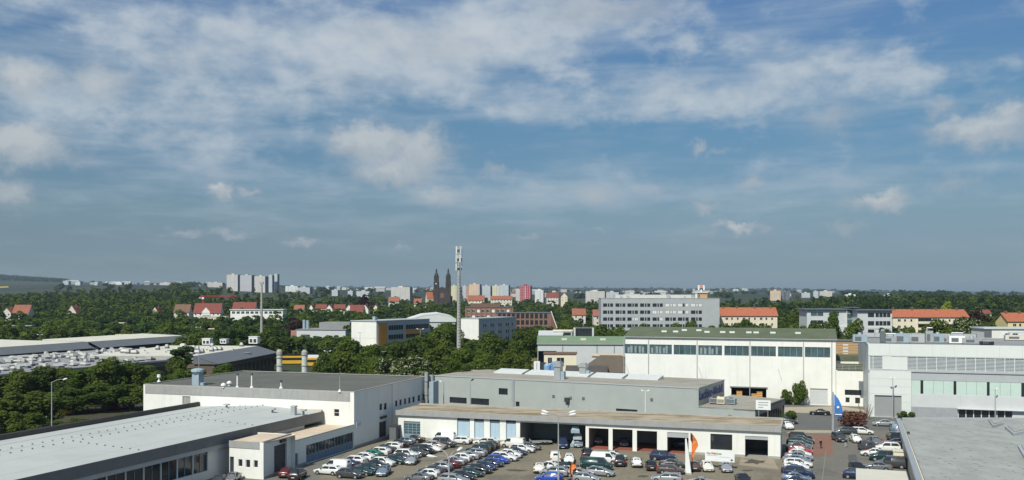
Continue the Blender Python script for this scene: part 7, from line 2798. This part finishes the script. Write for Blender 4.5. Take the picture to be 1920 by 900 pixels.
# x from nose (0) to tail, half width, underside, belt, top, top half width, kind of section
TYPES = {
    'saloon': (4.55, [(0, .62, .36, .58, .62, .5, 0), (.10, .80, .22, .66, .70, .66, 0), (.75, .88, .20, .80, .84, .74, 0), (1.30, .89, .20, .92, .97, .74, 1), (2.00, .89, .20, .95, 1.41, .60, 2),
                      (2.90, .89, .20, .97, 1.43, .60, 2), (3.60, .89, .20, .99, 1.03, .72, 3), (4.35, .86, .22, .98, 1.02, .70, 0), (4.50, .80, .26, .86, .92, .66, 0), (4.55, .70, .36, .70, .74, .6, 0)], (.85, 3.55)),
    'hatchback': (4.05, [(0, .60, .36, .60, .64, .5, 0), (.10, .78, .22, .70, .74, .64, 0), (.60, .85, .20, .84, .88, .72, 0), (1.02, .86, .20, .94, 1.0, .72, 1), (1.72, .86, .20, .97, 1.47, .60, 2),
                         (3.20, .86, .20, 1.0, 1.47, .58, 2), (3.85, .82, .22, 1.0, 1.05, .66, 3), (4.0, .80, .26, .90, .96, .66, 0), (4.05, .70, .36, .74, .80, .6, 0)], (.76, 3.30)),
    'estate car': (4.65, [(0, .62, .36, .58, .62, .5, 0), (.10, .80, .22, .66, .70, .66, 0), (.75, .88, .20, .82, .86, .74, 0), (1.25, .89, .20, .94, .99, .74, 1), (1.95, .89, .20, .97, 1.45, .61, 2),
                          (3.95, .88, .20, 1.0, 1.46, .60, 2), (4.48, .85, .22, 1.0, 1.06, .68, 3), (4.60, .82, .26, .90, .96, .68, 0), (4.65, .72, .36, .74, .80, .6, 0)], (.85, 3.65)),
    'off-roader': (4.50, [(0, .70, .44, .74, .80, .6, 0), (.08, .84, .30, .86, .92, .72, 0), (.70, .91, .28, 1.02, 1.06, .78, 0), (1.15, .92, .28, 1.08, 1.14, .78, 1), (1.70, .92, .28, 1.10, 1.70, .66, 2),
                          (3.95, .91, .28, 1.12, 1.71, .65, 2), (4.36, .88, .30, 1.12, 1.2, .72, 3), (4.46, .84, .34, 1.0, 1.06, .7, 0), (4.50, .74, .44, .8, .86, .6, 0)], (.86, 3.55)),
    'van': (4.75, [(0, .70, .42, .74, .80, .6, 0), (.08, .84, .26, .90, .96, .70, 0), (.55, .92, .24, 1.06, 1.10, .76, 0), (.85, .93, .24, 1.14, 1.2, .78, 1), (1.45, .94, .24, 1.18, 1.88, .74, 2),
                   (4.45, .94, .24, 1.2, 1.90, .73, 2), (4.68, .92, .26, 1.2, 1.40, .78, 3), (4.72, .90, .30, 1.0, 1.1, .78, 0), (4.75, .84, .40, .8, .86, .7, 0)], (.88, 3.75)),
}
CARS = {}


def car_proto(kind):
    L, st, wx = TYPES[kind]
    rings = []
    for (x, w_, zl, zb, zt, wt, k) in st:
        h = [(0, zl), (w_ * .9, zl), (w_, zl + .16), (w_, zb - .14), (w_ * .965, zb), (wt, zt - .05), (wt * .72, zt), (0, zt + .015)]
        ring = [(L / 2 - x, y, z) for y, z in h] + [(L / 2 - x, -y, z) for y, z in reversed(h[1:-1])]
        rings.append(ring)
    n = len(rings[0])
    mb = MB()
    for r in rings:
        mb.v += r
    for i in range(len(rings) - 1):
        for j in range(n):
            a, b = i * n + j, i * n + (j + 1) % n
            mb.f.append((a, b, b + n, a + n)); mb.m.append(0)
    mb.f.append(tuple(range(n))); mb.m.append(0)
    mb.f.append(tuple((len(rings) - 1) * n + j for j in reversed(range(n)))); mb.m.append(0)
    body = mb.mesh('body', PAINT['white'], smooth=True)
    parts = [('body', body)]

    def panel(name, pts, off, shrink):
        c = [sum(p[q] for p in pts) / len(pts) for q in range(3)]
        a, b = Vector(pts[1]) - Vector(pts[0]), Vector(pts[-1]) - Vector(pts[0])
        nn = a.cross(b).normalized()
        if nn.dot(Vector((c[0], c[1], c[2] - .8))) < 0:
            nn = -nn
        return [tuple(Vector([c[q] + (p[q] - c[q]) * shrink for q in range(3)]) + nn * off) for p in pts]

    iw = [i for i, s in enumerate(st) if s[6] == 1][0]
    ir = [i for i, s in enumerate(st) if s[6] == 2]
    ie = [i for i, s in enumerate(st) if s[6] == 3][0]
    f, r = ir[0], ir[-1]
    J = lambda i, j: rings[i][j]
    M = n
    # windscreen and rear window (between roof edge and belt, both halves)
    ws = MB(); ws.poly(panel('w', [J(iw, 5), J(f, 6), J(f, M - 6), J(iw, M - 5)], .022, .92)); parts.append(('windscreen', ws.mesh('windscreen', CGLASS)))
    rw = MB(); rw.poly(panel('r', [J(ie, 5), J(r, 6), J(r, M - 6), J(ie, M - 5)], .022, .84 if kind != 'van' else .6)); parts.append(('rear_window', rw.mesh('rear_window', CGLASS)))
    for s in (0, 1):
        sw = MB()
        q = (lambda i, j: rings[i][j]) if s == 0 else (lambda i, j: rings[i][(M - j) % M])
        rend = r
        pts = [q(iw, 4), q(f, 5), q(rend, 5), q(ie, 4)]
        if kind == 'van':
            xr_ = q(f, 5)[0] - .75
            pts = [q(iw, 4), q(f, 5), (xr_, q(f, 5)[1], q(f, 5)[2]), (xr_, q(f, 4)[1], q(f, 4)[2])]
        pts = [(p[0], p[1], p[2] + (.03 if k_ in (0, 3) else -.03)) for k_, p in enumerate(pts)]
        # two panes split by the middle pillar
        pn = panel('s', pts, .024, .93)
        mids = [tuple((Vector(pn[1]) * (1 - a_) + Vector(pn[2]) * a_)) for a_ in (.44, .49)] + [tuple((Vector(pn[0]) * (1 - a_) + Vector(pn[3]) * a_)) for a_ in (.49, .53)]
        if kind == 'van':
            sw.poly(pn)
        else:
            sw.poly([pn[0], pn[1], mids[0], mids[2]]); sw.poly([mids[3], mids[1], pn[2], pn[3]])
        parts.append(('side_window', sw.mesh('side_window', CGLASS)))
    wr = .31 if kind not in ('off-roader', 'van') else .35
    wm = MB()
    wm.cyl((0, -.11, 0), (0, .11, 0), wr, wr, 14, 0)
    wm.cyl((0, -.125, 0), (0, .125, 0), wr * .62, wr * .62, 10, 1)
    wheel = wm.mesh('wheel', [TYRE, RIM])
    am = MB(); am.cyl((0, -.06, 0), (0, .06, 0), wr + .07, wr + .07, 14, 0)
    arch = am.mesh('wheel_arch', CTRIM)
    whs = []
    for x in wx:
        i = min(range(len(st)), key=lambda i: abs(st[i][0] - x))
        for s in (-1, 1):
            whs.append(('wheel', wheel, (L / 2 - x, s * (st[i][1] - .075), wr)))
            whs.append(('wheel_arch', arch, (L / 2 - x, s * (st[i][1] - .052), wr + .01)))
    hl, tl = MB(), MB()
    hl.box(-.12, .06, -.20, .20, -.07, .07); tl.box(-.06, .06, -.12, .12, -.13, .13)
    hlm, tlm = hl.mesh('headlight', HLAMP), tl.mesh('tail_light', TLAMP)
    w0 = st[1][1]
    for s in (-1, 1):
        whs.append(('headlight', hlm, (L / 2 - .09, s * (w0 - .24), st[1][3] - .05)))
        whs.append(('tail_light', tlm, (-L / 2 + .06, s * (st[-2][1] - .12), st[-2][3] - .10)))
    mm = MB(); mm.box(-.08, .08, -.09, .09, -.06, .07); mir = mm.mesh('mirror', CTRIM)
    for s in (-1, 1):
        whs.append(('mirror', mir, (L / 2 - st[iw][0] - .25, s * (st[iw][1] + .08), st[iw][3] + .05)))
    gm_ = MB(); gm_.box(-.03, .03, -.45, .45, -.09, .09); whs.append(('grille', gm_.mesh('grille', CTRIM), (L / 2 - .015, 0, .45)))
    pm = MB(); pm.box(-.02, .02, -.26, .26, -.055, .055); pl = pm.mesh('number_plate', PLATE)
    whs.append(('number_plate', pl, (L / 2 + .02, 0, .40))); whs.append(('number_plate', pl, (-L / 2 - .01, 0, .62)))
    bm_ = MB(); bm_.box(-.05, .05, -st[-2][1] + .06, st[-2][1] - .06, -.10, .10); whs.append(('rear_bumper', bm_.mesh('rear_bumper', CTRIM), (-L / 2 + .02, 0, .38)))
    CARS[kind] = (parts, whs)


for kd in TYPES:
    car_proto(kd)
HEAD = {'L': A0 + math.pi, 'R': A0, 'N': A0 + math.pi / 2, 'S': A0 - math.pi / 2}
CN = {'saloon': 'saloon', 'hatchback': 'hatchback', 'estate car': 'estate_car', 'off-roader': 'off_roader', 'van': 'small_van'}
rc = random.Random(31)


def put_car(x, y, ang_, kind, colour, label, group=None, z=0.02):
    o = bpy.data.objects.new(CN[kind], None)
    COL.objects.link(o)
    o.location = (x, y, z)
    o.rotation_euler = (0, 0, ang_)
    s = rc.uniform(.96, 1.04)
    o.scale = (s, s, s * rc.uniform(.98, 1.03))
    parts, whs = CARS[kind]
    for nm, me in parts:
        c = bpy.data.objects.new(nm, me); COL.objects.link(c); c.parent = o
        if nm == 'body':
            c.material_slots[0].link = 'OBJECT'
            c.material_slots[0].material = PAINT[colour]
    for nm, me, loc in whs:
        c = bpy.data.objects.new(nm, me); COL.objects.link(c); c.parent = o
        c.location = loc
    return tag(o, label, 'car' if kind != 'van' else 'van', group)


ORD = ['nearest', 'second', 'third', 'fourth', 'fifth', 'sixth', 'seventh', 'eighth', 'ninth', 'tenth', 'eleventh', 'twelfth', 'thirteenth', 'fourteenth', 'fifteenth', 'sixteenth']
SH = {'h': 'hatchback', 's': 'saloon', 'w': 'estate car', 'o': 'off-roader', 'v': 'van'}


def car_row(a, b, head, items, desc, group):
    p, q = Vector(gp(*a)), Vector(gp(*b))
    n = len(items)
    for k, (kd, col) in enumerate(items):
        t_ = k / (n - 1)
        c = p.lerp(q, t_)
        j = rc.uniform(-.35, .35)
        hd = HEAD[head]
        x, y = c.x + math.cos(hd) * j, c.y + math.sin(hd) * j
        put_car(x, y, hd + rc.uniform(-.05, .05), SH[kd], col, '%s %s, %s from near end of the %s' % (col, SH[kd], ORD[k] if k else 'first', desc), group)


car_row((612, 889), (772, 829), 'L', [('w', 'white'), ('v', 'white'), ('s', 'navy blue'), ('w', 'white'), ('h', 'white'), ('h', 'green'), ('w', 'white'), ('s', 'dark grey'), ('w', 'white'), ('s', 'black'), ('h', 'silver blue'), ('s', 'black')],
        'row along the garage wing', 'cars in the row along the garage wing')
car_row((655, 896), (831, 838), 'R', [('h', 'dark grey'), ('s', 'dark green'), ('s', 'dark green'), ('s', 'black'), ('h', 'white'), ('s', 'dark green'), ('s', 'dark grey'), ('o', 'white'), ('s', 'dark grey'), ('o', 'black'), ('w', 'white'), ('h', 'beige'), ('o', 'dark grey')],
        'second row off the wing', 'cars in the second row from the garage wing')
for (px, py, hd, kd, col, lab) in (
        (719, 890, 'S', 'saloon', 'silver blue', 'silver blue saloon parked lengthwise beside the second row, nearer of two'),
        (772, 869, 'S', 'saloon', 'silver', 'silver saloon parked lengthwise beside the second row, farther of two')):
    x, y = gp(px, py)
    put_car(x, y, HEAD[hd] + .25, kd, col, lab, None)
car_row((783, 902), (919, 841), 'L', [('s', 'grey'), ('h', 'white'), ('s', 'dark grey'), ('h', 'silver'), ('s', 'dark red'), ('s', 'silver'), ('h', 'white'), ('s', 'silver'), ('w', 'silver'), ('o', 'dark green'), ('o', 'black'), ('h', 'black')],
        'left middle file', 'cars in the left file of the middle block')
car_row((852, 907), (989, 843), 'R', [('w', 'silver'), ('s', 'black'), ('s', 'dark green'), ('s', 'black'), ('s', 'navy blue'), ('s', 'navy blue'), ('h', 'bright blue'), ('w', 'white'), ('h', 'white'), ('s', 'navy blue'), ('w', 'white'), ('s', 'grey')],
        'right middle file', 'cars in the right file of the middle block')
car_row((1495, 911), (1500, 826), 'R', [('s', 'navy blue'), ('s', 'silver blue'), ('o', 'navy blue'), ('s', 'navy blue'), ('h', 'white'), ('w', 'white'), ('s', 'silver blue'), ('s', 'silver'), ('h', 'white'), ('h', 'red'), ('s', 'dark grey'), ('s', 'grey'), ('w', 'dark green'), ('s', 'dark grey'), ('o', 'black')],
        'row past the garage corner', 'cars in the dense row beyond the garage row')
SINGLES = [
    (832, 831, 'L', 'van', 'white', 'white van parked against the garage row next to the yellow container'),
    (862, 835, 'L', 'estate car', 'white', 'white estate car before the pale blue doors, between van and second estate'),
    (911, 838, 'L', 'estate car', 'cream white', 'cream white estate car before the pale blue doors'),
    (962, 842, 'L', 'van', 'cream white', 'cream white van at the carport end of the pale blue doors'),
    (1055, 842, 'S', 'van', 'navy blue', 'dark blue van with its nose out of the open carport'),
    (1085, 840, 'S', 'estate car', 'silver blue', 'silver blue car nosing out of the carport below the stacked shells'),
    (1012, 887, 'N', 'saloon', 'cream white', 'white saloon seen from behind in the open aisle, rear window dark'),
    (1041, 869, 'N', 'van', 'cream white', 'small white van in the middle of the yard behind the lamp post'),
    (1067, 870, 'S', 'estate car', 'white', 'white estate car next to the lamp post, facing the viewer'),
    (1101, 861, 'N', 'off-roader', 'black', 'black off-roader with pale roof between the carport and the first bay'),
    (1098, 875, 'S', 'saloon', 'dark grey', 'dark grey saloon right below the black off-roader'),
    (1033, 884, 'R', 'saloon', 'white', 'white saloon bonnet poking out before the small white van'),
    (1058, 886, 'L', 'saloon', 'dark green', 'dark green saloon beside the orange flag'),
    (1040, 895, 'L', 'estate car', 'silver', 'silver estate car behind the bright blue hatchback'),
    (1030, 907, 'L', 'hatchback', 'bright blue', 'bright blue hatchback cut by the bottom edge'),
    (1086, 897, 'R', 'saloon', 'beige', 'beige saloon right of the short orange flag'),
    (1100, 907, 'R', 'hatchback', 'silver', 'silver hatchback cut by the bottom edge right of the orange flag'),
    (1120, 884, 'R', 'van', 'dark green', 'dark green high roofed car in the middle of the yard cluster'),
    (1126, 895, 'R', 'estate car', 'silver', 'silver estate car in front of the dark green high roofed car'),
    (1135, 872, 'R', 'van', 'white', 'long white van at the back of the yard cluster'),
    (1150, 865, 'R', 'saloon', 'white', 'white saloon behind the long white van'),
    (1162, 875, 'N', 'off-roader', 'black', 'black off-roader standing next to the lone white hatchback'),
    (1193, 877, 'N', 'hatchback', 'white', 'lone white hatchback seen from behind before the third bay'),
    (1221, 883, 'N', 'hatchback', 'black', 'black hatchback with red tail lights next to the lone white hatchback'),
    (1243, 866, 'R', 'off-roader', 'navy blue', 'navy blue off-roader under the wall between two bays'),
    (1261, 879, 'R', 'saloon', 'dark grey', 'dark grey saloon before the navy blue off-roader'),
    (1258, 891, 'R', 'estate car', 'brown', 'brown estate car behind the white pylon foot'),
    (1250, 907, 'L', 'estate car', 'silver', 'silver estate car cut by the bottom edge below the brown one'),
    (1299, 884, 'N', 'hatchback', 'brown', 'brown hatchback seen from behind right beside the white pylon'),
    (1325, 885, 'S', 'hatchback', 'cream white', 'white hatchback facing the viewer below the advertising board'),
    (1361, 886, 'S', 'saloon', 'silver', 'silver saloon facing the viewer below the star of the advertising board'),
    (1393, 908, 'S', 'saloon', 'black', 'black saloon at the bottom edge before the last bay'),
    (1312, 915, 'L', 'saloon', 'silver', 'silver car roof just showing at the bottom edge under the pylon'),
    (1122, 834, 'S', 'hatchback', 'silver', 'silver car inside the first open garage bay'),
    (1170, 838, 'S', 'saloon', 'silver blue', 'dim silver blue car inside the second open garage bay'),
    (1283, 841, 'L', 'hatchback', 'pale blue', 'pale blue car inside the bay with the half raised door'),
    (1475, 797, 'R', 'saloon', 'dark grey', 'dark car half hidden behind the end of the garage row'),
    (1477, 807, 'S', 'hatchback', 'white', 'white hatchback squeezed at the end wall of the garage row'),
    (1537, 781, 'L', 'saloon', 'black', 'black saloon on the road in front of the tall white hall'),
    (1573, 830, 'S', 'off-roader', 'dark grey', 'dark off-roader beside the flag pole at the far yard'),
    (1584, 817, 'L', 'estate car', 'dark grey', 'dark estate car below the dark red shrub'),
    (1604, 832, 'S', 'hatchback', 'white', 'white hatchback in the far yard seen end on'),
    (1615, 817, 'R', 'estate car', 'white', 'white estate car side on below the dark red shrub'),
    (1641, 836, 'S', 'saloon', 'grey', 'grey saloon alone on the brick paving of the far yard'),
    (1657, 802, 'L', 'saloon', 'silver', 'silver saloon side on before the grey roller gate'),
    (1681, 815, 'N', 'van', 'pale blue', 'pale blue van against the grey felt roof wall, farthest back'),
    (1676, 830, 'S', 'off-roader', 'black', 'black off-roader by the wall under the grey felt roof'),
    (1680, 840, 'L', 'saloon', 'navy blue', 'navy blue saloon by the wall under the grey felt roof'),
    (1624, 849, 'N', 'van', 'dark grey', 'dark van seen from behind at the edge of the brick paving'),
    (1664, 850, 'L', 'off-roader', 'white', 'white off-roader in the close group by the wall'),
    (1639, 858, 'L', 'saloon', 'white', 'white saloon in the close group, next to the dark van'),
    (1656, 867, 'L', 'off-roader', 'dark green', 'dark green and bright roofed off-roader in front of the close group'),
    (1673, 880, 'L', 'van', 'dark grey', 'dark grey van behind the cream shed'),
    (1644, 885, 'L', 'saloon', 'grey', 'grey saloon whose bonnet shows above the cream shed'),
    (1607, 887, 'S', 'hatchback', 'black', 'black hatchback left of the cream shed, farther one'),
    (1606, 900, 'R', 'hatchback', 'navy blue', 'navy blue hatchback left of the cream shed, nearer one'),
    (1689, 846, 'N', 'hatchback', 'dark red', 'dark red hatchback tight against the wall by the cream cabinet'),
    (558, 901, 'N', 'off-roader', 'black', 'black off-roader seen from behind next to the entrance block'),
    (538, 896, 'N', 'hatchback', 'dark red', 'dark red hatchback almost hidden by the black off-roader'),
    (436, 906, 'S', 'saloon', 'grey', 'grey saloon below the little windows of the entrance block'),
    (412, 910, 'S', 'saloon', 'dark grey', 'dark saloon below the workshop windows at the bottom edge'),
    (215, 770, 'R', 'hatchback', 'red', 'red car deep in the shade under the dark tree clump'),
    (124, 781, 'S', 'hatchback', 'yellow', 'yellow car under the dark trees right of the street lamp'),
    (86, 790, 'R', 'hatchback', 'silver', 'silver car under the dark trees at the street lamp foot'),
    (241, 768, 'S', 'hatchback', 'dark red', 'dark red car in the shade near the white hall corner'),
    (985, 668, 'L', 'hatchback', 'dark grey', 'dark car on the lawn edge by the green roofed hall, left one'),
    (996, 667, 'S', 'hatchback', 'dark grey', 'dark car on the lawn edge by the green roofed hall, right one'),
    (557, 661, 'L', 'saloon', 'silver', 'silver car parked behind the trams'),
    (540, 655, 'L', 'saloon', 'navy blue', 'dark blue car parked behind the trams'),
]
for (px, py, hd, kd, col, lab) in SINGLES:
    x, y = gp(px, py - 3)
    put_car(x, y, HEAD[hd] + rc.uniform(-.07, .07) + (.25 if hd in 'NS' else 0), kd, col, lab, 'cars scattered in the yards')
q = gp(1575, 762)

# small lawn by the green roofed hall
sheet('lawn', [gp(955, 690), gp(1012, 690), gp(1012, 664), gp(968, 660)], .02, mat('dry_lawn', (.16, .16, .06), .95, .15, .6))


# ------------------------------------------------------------------ two people in the far yard
def person(px, py, ang_, label, jacket, trousers, stride):
    x, y = gp(px, py)
    fr = Frame((x, y), ang_)
    t = thing('person', label, 'person', fr)
    V, E, Rd = [], [], []

    def add(p, r, parent=None):
        V.append(p); Rd.append(r)
        if parent is not None:
            E.append((parent, len(V) - 1))
        return len(V) - 1
    pel = add((0, 0, .93), .155)
    sp = add((0, .01, 1.12), .14, pel); chs = add((0, .0, 1.32), .165, sp); nk = add((0, 0, 1.48), .065, chs); hd0 = add((0, -.02, 1.57), .085, nk); hd1 = add((0, -.02, 1.68), .09, hd0); add((0, -.01, 1.75), .06, hd1)
    add((0, -.115, 1.62), .018, hd0)
    for s in (-1, 1):
        sh = add((s * .19, 0, 1.40), .075, chs)
        el_ = add((s * .25, .03, 1.13), .052, sh); wr_ = add((s * .25, -.06, .90), .035, el_); pm_ = add((s * .25, -.075, .84), .036, wr_)
        for q in range(4):
            f1 = add((s * .25, -.105 + q * .02, .79), .010, pm_); add((s * .245, -.105 + q * .018, .745 + abs(q - 1.5) * .006), .009, f1)
        th = add((s * .24 - s * .02, -.115, .82), .010, wr_); add((s * .23, -.125, .79), .009, th)
        hp = add((s * .10, 0, .86), .105, pel)
        kn = add((s * .11, -.04 + s * stride * .5, .48), .068, hp); an = add((s * .115, s * stride, .09), .045, kn); add((s * .12, s * stride - .17, .045), .040, an)
    me = bpy.data.meshes.new('body')
    me.from_pydata(V, E, [])
    o = bpy.data.objects.new('body', me)
    COL.objects.link(o)
    sk = o.modifiers.new('skin', 'SKIN')
    for i, v in enumerate(me.skin_vertices[0].data):
        v.radius = (Rd[i], Rd[i])
        v.use_root = i == 0
    o.modifiers.new('sub', 'SUBSURF').levels = 1
    bpy.context.view_layer.update()
    m2 = bpy.data.meshes.new_from_object(o.evaluated_get(bpy.context.evaluated_depsgraph_get()))
    bpy.data.objects.remove(o)
    m2.materials.clear()
    skin = MAT.get('skin') or mat('skin', (.45, .27, .20), .6, .05, 4)
    hair = MAT.get('hair') or mat('hair', (.04, .028, .02), .8, .1, 6)
    shoe = BLACKM
    for m in (jacket, trousers, skin, hair, shoe):
        m2.materials.append(m)
    for p in m2.polygons:
        z, yy = p.center.z, p.center.y
        p.material_index = 4 if z < .09 else 1 if z < .93 and abs(p.center.x) < .2 else 2 if z < .9 else 3 if z > 1.69 or (z > 1.58 and yy > .02) else 2 if z > 1.48 else 0
        p.use_smooth = True
    o = bpy.data.objects.new('body', m2)
    COL.objects.link(o)
    o.parent = t


person(1539, 841, R(20), 'person in dark jacket and trousers standing on the red paving', mat('cloth_black', (.025, .025, .03), .9, .1, 4), mat('cloth_dark', (.03, .032, .04), .9, .1, 4), .12)
person(1586, 839, R(160), 'person in dark top and pale trousers beside the dark off-roader', MAT['cloth_black'], mat('cloth_pale', (.42, .42, .40), .9, .1, 4), .22)
